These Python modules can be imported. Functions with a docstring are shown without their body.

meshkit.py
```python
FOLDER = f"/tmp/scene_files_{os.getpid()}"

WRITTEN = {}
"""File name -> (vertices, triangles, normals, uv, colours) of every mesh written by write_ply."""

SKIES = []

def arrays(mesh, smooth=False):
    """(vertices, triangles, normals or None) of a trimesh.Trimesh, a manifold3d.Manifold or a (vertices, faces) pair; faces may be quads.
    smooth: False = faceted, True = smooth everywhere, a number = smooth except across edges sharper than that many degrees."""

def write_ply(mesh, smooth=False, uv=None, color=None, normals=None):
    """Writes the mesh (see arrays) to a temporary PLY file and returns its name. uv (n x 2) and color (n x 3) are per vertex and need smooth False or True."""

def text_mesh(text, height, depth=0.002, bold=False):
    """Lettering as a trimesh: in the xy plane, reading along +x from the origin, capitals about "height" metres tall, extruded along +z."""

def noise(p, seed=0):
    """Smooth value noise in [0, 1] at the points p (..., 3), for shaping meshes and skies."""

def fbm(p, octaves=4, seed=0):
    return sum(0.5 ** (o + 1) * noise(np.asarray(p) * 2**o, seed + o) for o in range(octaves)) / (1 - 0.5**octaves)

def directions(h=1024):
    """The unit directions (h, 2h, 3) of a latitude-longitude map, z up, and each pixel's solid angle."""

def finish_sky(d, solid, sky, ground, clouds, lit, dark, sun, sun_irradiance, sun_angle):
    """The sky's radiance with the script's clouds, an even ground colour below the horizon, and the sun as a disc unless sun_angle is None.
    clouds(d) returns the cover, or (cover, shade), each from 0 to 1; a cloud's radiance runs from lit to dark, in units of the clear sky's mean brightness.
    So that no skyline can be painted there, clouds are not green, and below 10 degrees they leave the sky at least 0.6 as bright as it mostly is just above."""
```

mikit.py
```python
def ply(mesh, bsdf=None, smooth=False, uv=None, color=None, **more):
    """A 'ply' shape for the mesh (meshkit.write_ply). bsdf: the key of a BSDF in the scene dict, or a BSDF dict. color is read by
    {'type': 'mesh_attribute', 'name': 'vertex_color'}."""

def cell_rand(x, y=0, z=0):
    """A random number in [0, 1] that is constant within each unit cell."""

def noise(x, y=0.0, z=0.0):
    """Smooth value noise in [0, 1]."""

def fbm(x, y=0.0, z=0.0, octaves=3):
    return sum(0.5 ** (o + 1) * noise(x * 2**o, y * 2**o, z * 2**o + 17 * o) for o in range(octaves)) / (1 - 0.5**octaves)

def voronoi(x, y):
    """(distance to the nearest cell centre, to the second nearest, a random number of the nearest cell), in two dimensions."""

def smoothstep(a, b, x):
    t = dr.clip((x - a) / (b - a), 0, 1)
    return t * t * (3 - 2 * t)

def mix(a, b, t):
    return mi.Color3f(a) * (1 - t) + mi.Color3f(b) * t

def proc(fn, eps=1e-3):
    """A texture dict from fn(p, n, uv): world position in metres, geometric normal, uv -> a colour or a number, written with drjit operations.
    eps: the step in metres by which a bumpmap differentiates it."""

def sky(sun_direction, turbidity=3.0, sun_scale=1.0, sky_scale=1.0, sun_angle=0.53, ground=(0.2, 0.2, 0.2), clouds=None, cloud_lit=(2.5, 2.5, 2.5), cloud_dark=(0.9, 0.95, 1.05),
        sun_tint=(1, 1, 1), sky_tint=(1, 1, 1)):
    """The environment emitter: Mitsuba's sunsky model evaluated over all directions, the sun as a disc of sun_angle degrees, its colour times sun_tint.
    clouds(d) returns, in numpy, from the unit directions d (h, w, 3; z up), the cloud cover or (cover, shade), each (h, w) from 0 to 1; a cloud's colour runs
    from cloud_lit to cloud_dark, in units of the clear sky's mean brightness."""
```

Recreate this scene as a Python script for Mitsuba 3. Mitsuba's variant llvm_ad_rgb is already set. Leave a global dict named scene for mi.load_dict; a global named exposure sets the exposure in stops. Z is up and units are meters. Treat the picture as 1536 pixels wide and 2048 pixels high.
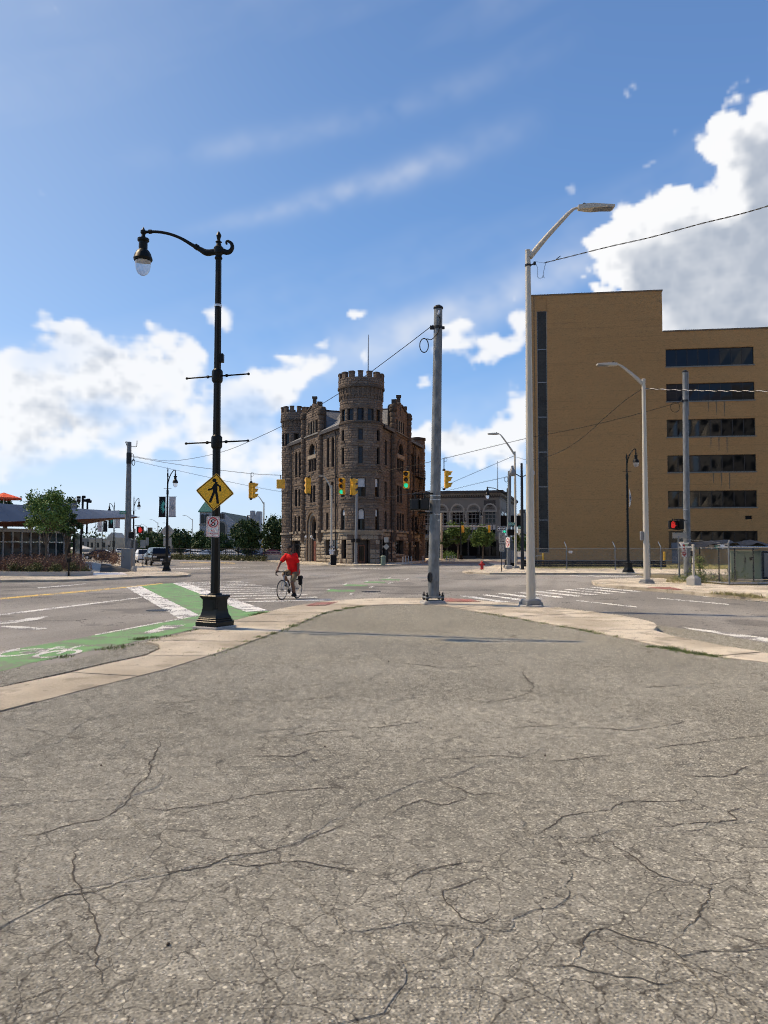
import math, random
import numpy as np
import trimesh
import manifold3d as m3
import shapely
from shapely.geometry import Polygon, LineString, Point, box as sbox
from shapely import affinity
import drjit as dr
import mitsuba as mi
import mikit
import meshkit
from mikit import noise, fbm, voronoi, cell_rand, smoothstep, mix, proc

# ------------------------------------------------------------------ camera, sky, exposure
F_PX, HORIZON, CAM_H = 1538.0, 1096.0, 1.65          # focal length and horizon row of a 1536 x 2048 frame, eye height in metres
PITCH = math.atan((HORIZON - 1024) / F_PX)
T = mi.ScalarTransform4f
scene, labels = {}, {}
scene['camera'] = {'type': 'perspective', 'fov_axis': 'x', 'fov': math.degrees(2 * math.atan(768 / F_PX)), 'near_clip': 0.05, 'far_clip': 6000.0,
                   'to_world': T().look_at(origin=[0, 0, CAM_H], target=[0, math.cos(PITCH), CAM_H + math.sin(PITCH)], up=[0, 0, 1])}
exposure = 1.62
SUN = (-0.629, 0.206, 0.749)


def clouds(d):
    """Cumulus to the left and right of the street and low around the horizon, thin cirrus above."""
    az = np.degrees(np.arctan2(d[..., 0], d[..., 1]))
    el = np.degrees(np.arcsin(np.clip(d[..., 2], -1, 1)))
    # heaps: azimuth, elevation, half width, half height (degrees), weight
    right = [(24.7, 26.4, 1.5, 1.1, 1), (26.9, 26.3, 1.4, 1.5, 1), (25.3, 24.3, 1.6, 2.2, 1), (27.1, 22.9, 3.2, 3.7, 1), (24.8, 21.5, 1.7, 1.8, 1), (22.7, 21.5, 2.2, 1.37, 1), (21.3, 22.8, 1.3, .91, .9), (19.1, 21.4, 2.3, 1.56, 1),
             (17.0, 21.0, 1.5, 1.43, .9), (17.7, 19.1, 2.0, 1.46, .9), (20.4, 19.0, 2.9, 2.23, 1), (23.6, 17.9, 3.7, 2.51, 1), (27.0, 17.5, 3.5, 3.95, 1.3), (22.6, 15.5, 3.7, 2.2, 1.4), (25.7, 14.5, 3.8, 2.6, 1.4), (14.9, 18.1, .84, .4, .9),
             (17.5, 18.1, .86, .49, .7), (31, 21, 4, 8, 1), (36, 18, 5, 6, 1), (31, 12, 5, 4, 1)]
    left = [(-22.8, 15.0, 1.6, .91, .8), (-22.1, 13.5, 2.6, 1.65, 1), (-19.5, 13.1, 3.1, 1.52, 1), (-15.7, 14.4, 2.1, 1.03, .8), (-15.2, 12.7, 1.9, 1.56, .8), (-24.3, 11.8, 2.9, 1.32, .9), (-21.1, 10.6, 4.7, 2.04, 1), (-25.5, 10.3, 2.5, 1.65, .9),
            (-16.7, 10.7, 2.8, 1.74, .85), (-24.9, 8.0, 2.8, 2.0, .95), (-20.4, 7.9, 3.7, 1.73, .7), (-26.0, 5.9, 2.5, 1.33, .6), (-17.3, 7.3, 2.1, 1.41, .55), (-12.4, 16.7, 1.1, 1.02, .95), (-14.0, 14.2, .89, .62, .6), (-9.2, 11.9, 2.0, 1.25, .9),
            (-11.1, 10.8, 2.2, 1.43, .9), (-7.8, 12.3, 1.7, 1.07, .9), (-6.3, 12.9, 1.5, .79, .8), (-4.6, 13.5, 1.3, .64, .95), (-4.8, 15.0, 1.0, .42, .8), (-6.7, 14.1, 1.5, .43, .6), (-12.1, 8.9, 2.2, 1.61, .9), (-9.6, 7.9, 2.2, 1.82, .8),
            (-8.5, 6.1, 1.5, 1.47, .7), (-13.5, 7.1, 2.1, 1.44, .6), (-11.4, 5.0, 2.5, 1.09, .5), (-16.8, 15.7, .87, .41, .6), (-31, 11, 4, 3.5, .9), (-36, 9, 5, 3, .8)]
    mid_ = [(-1.9, 17.2, .91, .38, .9), (-1.1, 14.0, .53, 1.07, .55), (5.1, 14.9, 1.9, 1.23, .9), (6.1, 15.9, 1.0, .49, .7), (4.0, 14.4, .94, .53, .6), (8.1, 14.3, 1.5, .92, .95), (6.8, 13.4, 1.1, .71, .8), (9.8, 15.6, 1.0, 1.18, .9), (10.2, 16.6, .55, .86, .7),
            (2.9, 12.3, .67, .51, .75), (9.0, 9.0, 1.8, 1.45, .95), (10.3, 10.4, 1.1, 2.15, .95), (6.4, 8.0, 2.6, 1.28, .95), (3.4, 8.6, 1.3, .73, .9), (2.7, 8.8, .75, .55, .6), (5.1, 6.5, 2.6, 1.11, .6), (8.6, 6.5, 2.2, 1.1, .7), (17.3, 30.1, .35, .5, .8),
            (17.9, 30.7, .48, .22, .5), (13.7, 24.8, .43, .56, .7), (19.0, 25.7, .75, .27, .55), (20.9, 27.2, .47, .4, .5), (13.9, 28.7, .5, .29, .45), (-24.5, 22.7, .79, .36, .35)]
    band = el < 42

    def billow(s, o, seed):                                            # rounded heads with creases between
        return sum(.5 ** (i + 1) * (1 - np.abs(2 * meshkit.noise(d * s * 2 ** i, seed + i) - 1)) for i in range(o)) / (1 - .5 ** o)
    f1, f2 = meshkit.fbm(d * 13.0 + 3.1, 4, 4) - .5, meshkit.fbm(d * 13.0 + 9.7, 4, 14) - .5
    g1, g2 = meshkit.fbm(d * 46.0 + 1.7, 3, 9) - .5, meshkit.fbm(d * 46.0 + 5.3, 3, 19) - .5
    bil = billow(26.0, 4, 40) - .58
    big = meshkit.fbm(d * 5.0 + 3.1, 4, 3) - .5
    lump = billow(12.0, 4, 60) - .56
    smooth = lambda x: np.clip(x, 0, 1) ** 2 * (3 - 2 * np.clip(x, 0, 1))  # noqa: E731
    wa, we = az + 2.6 * f1 + 1.5 * g1, el + 2.2 * f2 + 1.3 * g2

    b2 = billow(60.0, 3, 70) - .57

    def heaps(blobs, da, de):
        out = np.zeros(az.shape)
        A, E = wa[band] + da, we[band] + de
        s = np.zeros(A.shape)
        for a, e, ra, re, w in blobs:
            s += w * np.exp(-1.15 * (((A - a) / ra) ** 2 + ((E - e) / re) ** 2))
        out[band] = s
        return out
    # the great cumulus on the right: crisp lit heads, grey-blue lee side
    h = heaps(right, 0, 0) + bil * .8 + b2 * .35 + g1 * .3 - .45
    cov_r = smooth(h / .20)
    lee = np.clip((heaps(right, -.9, .75) + .6 * heaps(right, -2.0, 1.6) - .50) / 1.5, 0, 1)
    sh_r = np.clip(lee * 1.0 - (bil * 1.15 + b2 * 1.0) * np.clip(1.15 - lee, .35, 1) + .04 - f1 * .25 - lump * .5, 0, .95)
    # everything else: softer, thinner heaps with blue between
    away = np.clip((np.abs(az) - 36) / 8, 0, 1)
    other = left + mid_
    low = np.clip((16 - el) / 8, 0, 1) * np.clip((4 - az) / 8, 0, 1)
    h = heaps(other, 0, 0) + away * np.clip(big * 4 + f1 * 1.5 - np.abs(el - 12) / 14 + .35, 0, 2)
    h = h + (bil * 1.0 + b2 * .5 + g1 * .9 + f2 * .5) * np.clip(h * 2.2, 0, 1) - .46 + .26 * low * np.clip(h * 3 + .3, 0, 1)
    cov_l = smooth(h / (.62 + .3 * low)) * (1 - .5 * np.clip((el - 20) / 4, 0, 1))
    cov_l *= np.clip(.93 - low * np.clip(.46 - f1 * 2.4 - lump * 2.4, 0, .75), .12, 1)
    lee = np.clip((heaps(other, -.8, .7) - .55) / 1.5, 0, 1)
    sh_l = np.clip(lee * .80 - (bil * 1.2 + b2 * 1.0) * .9 + .10 - lump * 1.1 + .22 * np.clip((11 - el) / 9, 0, 1), 0, .9)
    cover = 1 - (1 - cov_r) * (1 - cov_l)
    shade = np.where(cov_r > cov_l, sh_r, sh_l)
    # cirrus veils drawn out along one direction
    s = np.stack([(az * .95 + el * .30) * .022, (el * .95 - az * .30) * .15, 0 * az], -1)
    veil = np.clip((meshkit.fbm(s + 2.3, 5, 33) - .50) * .7, 0, .16) * (.75 + f1 * 1.2 + g1)
    w = np.exp(-(((el - 17.6) - .30 * (az - 8)) / 1.5) ** 2) * np.clip((az + 9) / 8, 0, 1) * np.clip((19 - az) / 6, 0, 1) * .34 * (.9 + f1 * 1.8 + g1 * .9)
    w2 = np.exp(-(((el - 25.2) - .27 * (az + 3)) / (.45 + .03 * (az + 15))) ** 2) * np.clip((az + 16) / 9, 0, 1) * np.clip((13 - az) / 12, 0, 1) * .24 * (.85 + f2 * 2.6 + g2 * 1.4)
    w3 = np.exp(-(((el - 29.5) - .22 * (az + 3)) / .8) ** 2) * np.clip((az + 22) / 9, 0, 1) * np.clip((16 - az) / 12, 0, 1) * .09 * (.8 + f1 * 3 + g1 * 1.6)
    w2 = np.maximum(w2 + w3, 0)
    haze = np.clip((15 - el) / 15, 0, 1) ** 1.4 * .46
    glow = .17 * np.exp(-((az + 34) / 20) ** 2)
    thin = np.clip(.05 + veil + w + w2 + haze + glow, 0, .6)
    total = 1 - (1 - cover * .97) * (1 - thin)
    sh = (shade * cover + .16 * thin * (1 - cover)) / np.maximum(cover + thin * (1 - cover), 1e-6)
    return total, sh


scene['sky'] = mikit.sky(SUN, turbidity=2.5, ground=(.2, .19, .17), clouds=clouds, cloud_lit=(2.9, 2.9, 2.9), cloud_dark=(1.22, 1.38, 1.64), sky_scale=1.2, sun_tint=(1, .945, .83), sky_tint=(.74, 1.015, 1.24))

# ------------------------------------------------------------------ surveying helpers: the photograph's directions to places in metres
CP, SP = math.cos(PITCH), math.sin(PITCH)


def ray(px, py):
    x, u = (px - 768) / F_PX, (1024 - py) / F_PX
    return np.array([x, CP - u * SP, SP + u * CP])


def gr(px, py, z=0.0):
    r = ray(px, py)
    return np.array([0, 0, CAM_H]) + r * ((z - CAM_H) / r[2])


def at(px, py, D):
    r = ray(px, py)
    return np.array([0, 0, CAM_H]) + r * (D / r[1])


# ------------------------------------------------------------------ mesh helpers: everything is (vertices, triangles)
def arr(m):
    if hasattr(m, 'to_mesh'):
        q = m.to_mesh()
        return np.asarray(q.vert_properties[:, :3], float), np.asarray(q.tri_verts, int)
    if hasattr(m, 'vertices'):
        return np.asarray(m.vertices, float), np.asarray(m.faces, int)
    v, f = np.asarray(m[0], float), np.asarray(m[1], int)
    if f.ndim == 2 and f.shape[1] == 4:
        f = np.vstack([f[:, [0, 1, 2]], f[:, [0, 2, 3]]])
    return v, f


def cat(*ms):
    if len(ms) == 1 and isinstance(ms[0], list):
        ms = ms[0]
    vs, fs, n = [], [], 0
    for m in ms:
        v, f = arr(m)
        vs.append(v)
        fs.append(f + n)
        n += len(v)
    return np.vstack(vs), np.vstack(fs)


def mv(m, M):
    v, f = arr(m)
    M = np.asarray(M, float)
    v = v @ M[:3, :3].T + M[:3, 3]
    if np.linalg.det(M[:3, :3]) < 0:
        f = f[:, ::-1]
    return v, f


def fr(o, x=(1, 0, 0), y=(0, 1, 0), z=None):
    x, y = np.asarray(x, float), np.asarray(y, float)
    z = np.cross(x, y) if z is None else np.asarray(z, float)
    M = np.eye(4)
    M[:3, 0], M[:3, 1], M[:3, 2], M[:3, 3] = x, y, z, o
    return M


def rotz(a, o=(0, 0, 0)):
    c, s = math.cos(a), math.sin(a)
    return fr(o, (c, s, 0), (-s, c, 0), (0, 0, 1))


def upright(o, yaw=0.0, roll=0.0):
    """Frame of an upright plate: x along it, y up, z out of its face; yaw 0 faces -y (the camera's side)."""
    c, s = math.cos(yaw), math.sin(yaw)
    M = fr(o, (c, s, 0), (0, 0, 1))
    return M @ rotz(roll)


CUBE_F = np.array([[0, 1, 3], [0, 3, 2], [4, 6, 7], [4, 7, 5], [0, 4, 5], [0, 5, 1], [2, 3, 7], [2, 7, 6], [0, 2, 6], [0, 6, 4], [1, 5, 7], [1, 7, 3]])


def bx(lo, hi, M=None):
    lo, hi = np.asarray(lo, float), np.asarray(hi, float)
    v = np.array([[(lo, hi)[i][0], (lo, hi)[j][1], (lo, hi)[k][2]] for i in (0, 1) for j in (0, 1) for k in (0, 1)])
    m = (v, CUBE_F)
    return m if M is None else mv(m, M)


def cbx(lo, hi, c=.02, M=None):
    """Box with chamfered edges."""
    lo, hi = np.asarray(lo, float), np.asarray(hi, float)
    c = min(c, .45 * (hi - lo).min())
    pts = []
    for i in (0, 1):
        for j in (0, 1):
            for k in (0, 1):
                p = np.array([(lo, hi)[i][0], (lo, hi)[j][1], (lo, hi)[k][2]])
                inn = np.array([1 - 2 * i, 1 - 2 * j, 1 - 2 * k]) * c
                for a in range(3):
                    q = p + inn
                    q[a] = p[a]
                    pts.append(q)
    m = arr(m3.Manifold.hull_points(np.array(pts)))
    return m if M is None else mv(m, M)


def basis(t):
    t = np.asarray(t, float)
    t = t / np.linalg.norm(t)
    a = np.cross(t, (0, 0, 1) if abs(t[2]) < .95 else (1, 0, 0))
    a /= np.linalg.norm(a)
    return a, np.cross(t, a)


def tube(pts, r, n=8, caps=True):
    p = np.asarray(pts, float)
    r = np.broadcast_to(np.asarray(r, float), (len(p),))
    t = np.gradient(p, axis=0) if len(p) > 2 else np.repeat([p[1] - p[0]], 2, 0)
    a, b = basis(t[0])
    rings = []
    for i in range(len(p)):
        ti = t[i] / (np.linalg.norm(t[i]) + 1e-12)
        a = a - ti * a.dot(ti)
        a /= np.linalg.norm(a)
        b = np.cross(ti, a)
        th = np.arange(n) * 2 * np.pi / n
        rings.append(p[i] + r[i] * (np.cos(th)[:, None] * a + np.sin(th)[:, None] * b))
    v = np.vstack(rings)
    i, j = np.meshgrid(np.arange(len(p) - 1), np.arange(n), indexing='ij')
    q = np.stack([i * n + j, i * n + (j + 1) % n, (i + 1) * n + (j + 1) % n, (i + 1) * n + j], -1).reshape(-1, 4)
    f = np.vstack([q[:, [0, 1, 2]], q[:, [0, 2, 3]]])
    if caps:
        k, e = len(v), len(v) - n
        v = np.vstack([v, p[:1], p[-1:]])
        j = np.arange(n)
        f = np.vstack([f, np.stack([(j + 1) % n, j, j * 0 + k], 1), np.stack([e + j, e + (j + 1) % n, j * 0 + k + 1], 1)])
    return v, f


def cyl(p0, p1, r0, r1=None, n=12):
    return tube([p0, p1], [r0, r0 if r1 is None else r1], n)


def spline(pts, k=8):
    p = np.asarray(pts, float)
    q = np.vstack([2 * p[0] - p[1], p, 2 * p[-1] - p[-2]])
    out = []
    for i in range(1, len(q) - 2):
        for s in np.arange(k) / k:
            a, b, c, d = q[i - 1], q[i], q[i + 1], q[i + 2]
            out.append(.5 * (2 * b + (c - a) * s + (2 * a - 5 * b + 4 * c - d) * s * s + (3 * b - a - 3 * c + d) * s ** 3))
    return np.array(out + [p[-1]])


def lathe(prof, n=16, o=(0, 0, 0), M=None, phase=0.0, flute=0.0):
    """prof: (radius, z) from bottom to top; closed at both ends."""
    prof = np.asarray(prof, float)
    th = np.arange(n) * 2 * np.pi / n + phase
    k = 1 - flute * (np.arange(n) % 2)
    v = np.stack([prof[:, None, 0] * np.cos(th) * k, prof[:, None, 0] * np.sin(th) * k, np.repeat(prof[:, 1:2], n, 1)], -1).reshape(-1, 3)
    m = len(prof)
    i, j = np.meshgrid(np.arange(m - 1), np.arange(n), indexing='ij')
    q = np.stack([i * n + j, i * n + (j + 1) % n, (i + 1) * n + (j + 1) % n, (i + 1) * n + j], -1).reshape(-1, 4)
    v = np.vstack([v, [[0, 0, prof[0, 1]], [0, 0, prof[-1, 1]]]])
    j = np.arange(n)
    f = np.vstack([q[:, [0, 1, 2]], q[:, [0, 2, 3]], np.stack([(j + 1) % n, j, j * 0 + m * n], 1), np.stack([(m - 1) * n + j, (m - 1) * n + (j + 1) % n, j * 0 + m * n + 1], 1)])
    v = v + np.asarray(o, float)
    return (v, f) if M is None else mv((v, f), M)


def ball(c, r, n=12, s=(1, 1, 1)):
    a = np.linspace(-np.pi / 2, np.pi / 2, n // 2 + 1)
    m = lathe(np.stack([np.cos(a), np.sin(a)], 1), n)
    return m[0] * np.asarray(s) * r + np.asarray(c), m[1]


def extr(poly, h, M=None, z0=0.0):
    """Polygon(s) in xy extruded from z0 to z0+h."""
    if not hasattr(poly, 'geom_type'):
        poly = Polygon(poly)
    poly = poly.buffer(0)
    out = []
    for g in getattr(poly, 'geoms', [poly]):
        if g.geom_type == 'Polygon' and g.area > 1e-9:
            v, f = arr(trimesh.creation.extrude_polygon(g, h, engine='earcut'))
            out.append((v + [0, 0, z0], f))
    if not out:
        return None
    m = cat(out)
    return m if M is None else mv(m, M)


def sheet(poly, z, M=None):
    """A flat, upward-facing sheet."""
    if not hasattr(poly, 'geom_type'):
        poly = Polygon(poly)
    out = []
    for g in getattr(poly.buffer(0), 'geoms', [poly.buffer(0)]):
        v, f = trimesh.creation.triangulate_polygon(g, engine='earcut')
        v = np.column_stack([v, np.full(len(v), z)])
        a, b, c = v[f[:, 0]], v[f[:, 1]], v[f[:, 2]]
        flip = np.cross(b - a, c - a)[:, 2] < 0
        f = np.where(flip[:, None], f[:, ::-1], f)
        out.append((v, f))
    m = cat(out)
    return m if M is None else mv(m, M)


def hull(points):
    return arr(m3.Manifold.hull_points(np.asarray(points, float)))


def text(s, h, M, depth=.004, bold=True):
    m = arr(meshkit.text_mesh(s, h, depth, bold))
    return m


def ctext(s, h, M, depth=.004, bold=True, width=None):
    """Lettering centred on the frame's origin, squeezed to width when it is given."""
    v, f = arr(meshkit.text_mesh(s, h, depth, bold))
    v = v - [(v[:, 0].min() + v[:, 0].max()) / 2, (v[:, 1].min() + v[:, 1].max()) / 2, 0]
    if width:
        v[:, 0] *= width / (v[:, 0].max() - v[:, 0].min())
    return mv((v, f), M)


# ------------------------------------------------------------------ entries
def numbered(key):
    if key not in scene and key not in labels:
        return key
    i = 1
    while f'{key}_{i:03d}' in scene or f'{key}_{i:03d}' in labels:
        i += 1
    return f'{key}_{i:03d}'


_count = {}


def newkey(key):
    i = _count.get(key)
    _count[key] = 0 if i is None else i + 1
    return key if i is None else f'{key}_{i + 1:03d}'


def thing(name, label, cat_, group=None, kind=None):
    key = newkey(name)
    labels[key] = {'label': label, 'category': cat_}
    if group:
        labels[key]['group'] = group
    if kind:
        labels[key]['kind'] = kind
    return key


def part(parent, name, mesh, mat, smooth=False, label=None, kind=None, **kw):
    if mesh is None:
        return None
    key = newkey(parent + '__' + name)
    scene[key] = mikit.ply(arr(mesh), mat, smooth, **kw)
    e = {}
    if label:
        e['label'] = label
    if kind:
        e['kind'] = kind
    if e:
        labels[key] = e
    return key


def single(name, mesh, mat, label, cat_, smooth=False, group=None, kind=None, **kw):
    key = thing(name, label, cat_, group, kind)
    scene[key] = mikit.ply(arr(mesh), mat, smooth, **kw)
    return key


def struct(name, mesh, mat, label=None, smooth=False):
    key = newkey(name)
    scene[key] = mikit.ply(arr(mesh), mat, smooth)
    labels[key] = {'kind': 'structure'}
    if label:
        labels[key]['label'] = label
    return key

# ------------------------------------------------------------------ materials
def mat(name, color, rough=.6, metal=0.0, spec=.4, **kw):
    base = proc(color) if callable(color) else {'type': 'rgb', 'value': list(map(float, color))}
    rg = proc(rough) if callable(rough) else float(rough)
    b = {'type': 'principled', 'base_color': base, 'roughness': rg, 'metallic': float(metal), 'specular': float(spec), **kw}
    scene[name] = {'type': 'twosided', 'bsdf': b}
    return name


def bumped(name, color, height, scale, rough=.85, spec=.3, eps=2e-3):
    scene[name] = {'type': 'twosided', 'bsdf': {'type': 'bumpmap', 'arbitrary': proc(height, eps), 'scale': float(scale),
                   'bsdf': {'type': 'principled', 'base_color': proc(color), 'roughness': float(rough), 'specular': float(spec)}}}
    return name


def cracks(x, y, size, width, wob=.5, seed=0.0):
    wx = x / size + (fbm(x * 1.7 / size + seed, y * 1.7 / size, 0, 4) - .5) * wob * 2
    wy = y / size + (fbm(x * 1.7 / size, y * 1.7 / size + seed, 7, 4) - .5) * wob * 2
    a, b, c = voronoi(wx + seed, wy)
    return 1 - smoothstep(0, width / size, b - a), c


def lot_color(p, n, uv):
    x, y = p.x, p.y
    d1, d2, r1 = voronoi(x * 58, y * 58)
    b1, b2, r3 = voronoi(x * 21 + 4, y * 21)
    patch = fbm(x * .55, y * .55, 1, 4)
    patch2 = fbm(x * 3.1, y * 3.1, 4, 3)
    base = mix((.203, .194, .163), (.286, .274, .233), smoothstep(.25, .75, patch) * .6 + patch2 * .25)
    grain = .60 + .75 * noise(x * 115, y * 115)
    stone = smoothstep(.46, .30, d1)
    light = smoothstep(.70, .95, r1) * stone
    dark = smoothstep(.30, .06, r1) * stone
    chip = smoothstep(.24, .14, b1) * smoothstep(.72, .9, r3)             # bigger pale stones
    pit = smoothstep(.20, .10, b1) * smoothstep(.2, .08, r3)
    away = smoothstep(3.5, 9.0, y)
    mott = (.92 + .16 * noise(x * 9, y * 9, 21)) * (1 + (noise(x * 27, y * 14, 27) - .5) * (.14 + .42 * away))
    col = base * grain * mott * (.86 + .28 * r3)
    col = mix(col, mi.Color3f(.58, .55, .46), dr.maximum(light * .75, chip * .8))
    col = mix(col, mi.Color3f(.05, .045, .04), dr.maximum(dark * .6, pit * .75))
    wv = .45 + 1.1 * noise(x * 1.6, y * 1.6, 8)                            # cracks open and close along their run
    c1, _ = cracks(x, y, 1.5, .013, .30, 3.0)
    c2, _ = cracks(x, y, .62, .0155, .36, 11.0)
    c3, _ = cracks(x, y * .8, .27, .0105, .45, 23.0)
    c4, _ = cracks(x * .8, y, 2.1, .045, .30, 31.0)
    far = smoothstep(5.0, 8.5, y)
    z2 = smoothstep(.32, .43, fbm(x * .42 + 4, y * .42, 9, 3))
    z3 = smoothstep(.43, .53, fbm(x * .37 + 2, y * .37, 15, 3))
    m1 = smoothstep(.30, .46, fbm(x * .6 + 1, y * .6, 3, 3))
    cr = dr.maximum(dr.maximum(c1 * m1 * .6, c2 * z2 * .95), dr.maximum(c3 * z3 * .95, c4 * far * .35)) * dr.minimum(wv, 1.0)
    edge = smoothstep(11.5, 15.0, y + (noise(x * .8, y * .8) - .5) * 4) * .22
    col = mix(col, mi.Color3f(.30, .27, .19), edge)
    return mix(col, mi.Color3f(.030, .026, .022), cr * .70)


def lot_height(p, n, uv):
    d1, d2, r1 = voronoi(p.x * 58, p.y * 58)
    c1, _ = cracks(p.x, p.y, 1.5, .016, .34, 3.0)
    return smoothstep(.5, .1, d1) * r1 + noise(p.x * 130, p.y * 130) * .6 - c1 * 1.5


bumped('old_asphalt', lot_color, lot_height, .006, .9, .25, 1.5e-3)


def road_color(p, n, uv):
    x, y = p.x, p.y
    a = fbm(x * .18, y * .18, 0, 4)
    # wheel paths and patching run along the carriageways
    b = fbm((x * .97 - y * .24) * .9, (x * .24 + y * .97) * .07, 3, 3)
    g = noise(x * 45, y * 45) * .5 + noise(x * 120, y * 120, 2) * .5
    col = mix((.172, .161, .143), (.268, .252, .226), smoothstep(.3, .7, a * .55 + b * .45)) * (.74 + .52 * g)
    c1, r = cracks(x, y, 2.6, .035, .7, 5.0)
    m = smoothstep(.42, .55, fbm(x * .21 + 8, y * .21, 3, 3))
    near = smoothstep(.58, .66, fbm(x * .11, y * .11, 12, 2))
    c2, _ = cracks(x, y, .5, .03, .7, 2.0)
    right = smoothstep(4.2, 6.0, x) * smoothstep(22, 17, y)
    col = mix(col, mi.Color3f(.03, .028, .026), dr.maximum(c1 * m, c2 * dr.maximum(near * .6, right * .9)) * .8)
    spot = smoothstep(.74, .8, noise(x * .9, y * .9, 5)) * .35
    return mix(col, mi.Color3f(.05, .047, .045), spot)


bumped('road_asphalt', road_color, lambda p, n, uv: noise(p.x * 70, p.y * 70) + noise(p.x * 24, p.y * 24, 3), .004, .85, .3, 3e-3)


def concrete_color(p, n, uv):
    a = fbm(p.x * .9, p.y * .9, p.z * 2, 4)
    g = noise(p.x * 60, p.y * 60, p.z * 60)
    s = smoothstep(.56, .72, fbm(p.x * 2.3 + 5, p.y * 2.3, p.z * 2, 4))
    col = mix((.34, .295, .225), (.48, .425, .335), smoothstep(.3, .7, a)) * (.84 + .3 * g)
    c1, _ = cracks(p.x, p.y, 1.9, .014, .6, 1.0)
    col = mix(col, mi.Color3f(.11, .09, .07), c1 * smoothstep(.55, .6, fbm(p.x * .4, p.y * .4, 2, 2)) * .8)
    d1, d2, r1 = voronoi(p.x * 2.6, p.y * 2.6)
    spot = smoothstep(.10, .05, d1) * smoothstep(.55, .7, r1)
    col = mix(col, mi.Color3f(.13, .115, .095), spot * .6)
    return mix(col, mi.Color3f(.21, .18, .14), s * .62)


mat('concrete', concrete_color, .9, 0, .25)
mat('grey_concrete', lambda p, n, uv: mix((.27, .265, .25), (.40, .39, .37), fbm(p.x * 1.5, p.y * 1.5, p.z * 1.5, 4)) * (.85 + .3 * noise(p.x * 40, p.y * 40, p.z * 40)), .9, 0, .25)


def worn(color, under, amount):
    def f(p, n, uv):
        w = smoothstep(amount, amount + .1, fbm(p.x * 3.2, p.y * 3.2, 2, 5) + (noise(p.x * 55, p.y * 55) - .5) * .32)
        t = .86 + .28 * fbm(p.x * 1.1, p.y * 1.1, 6, 3)
        return mix(mi.Color3f(*color) * t, mi.Color3f(*under), w)
    return f


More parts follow.
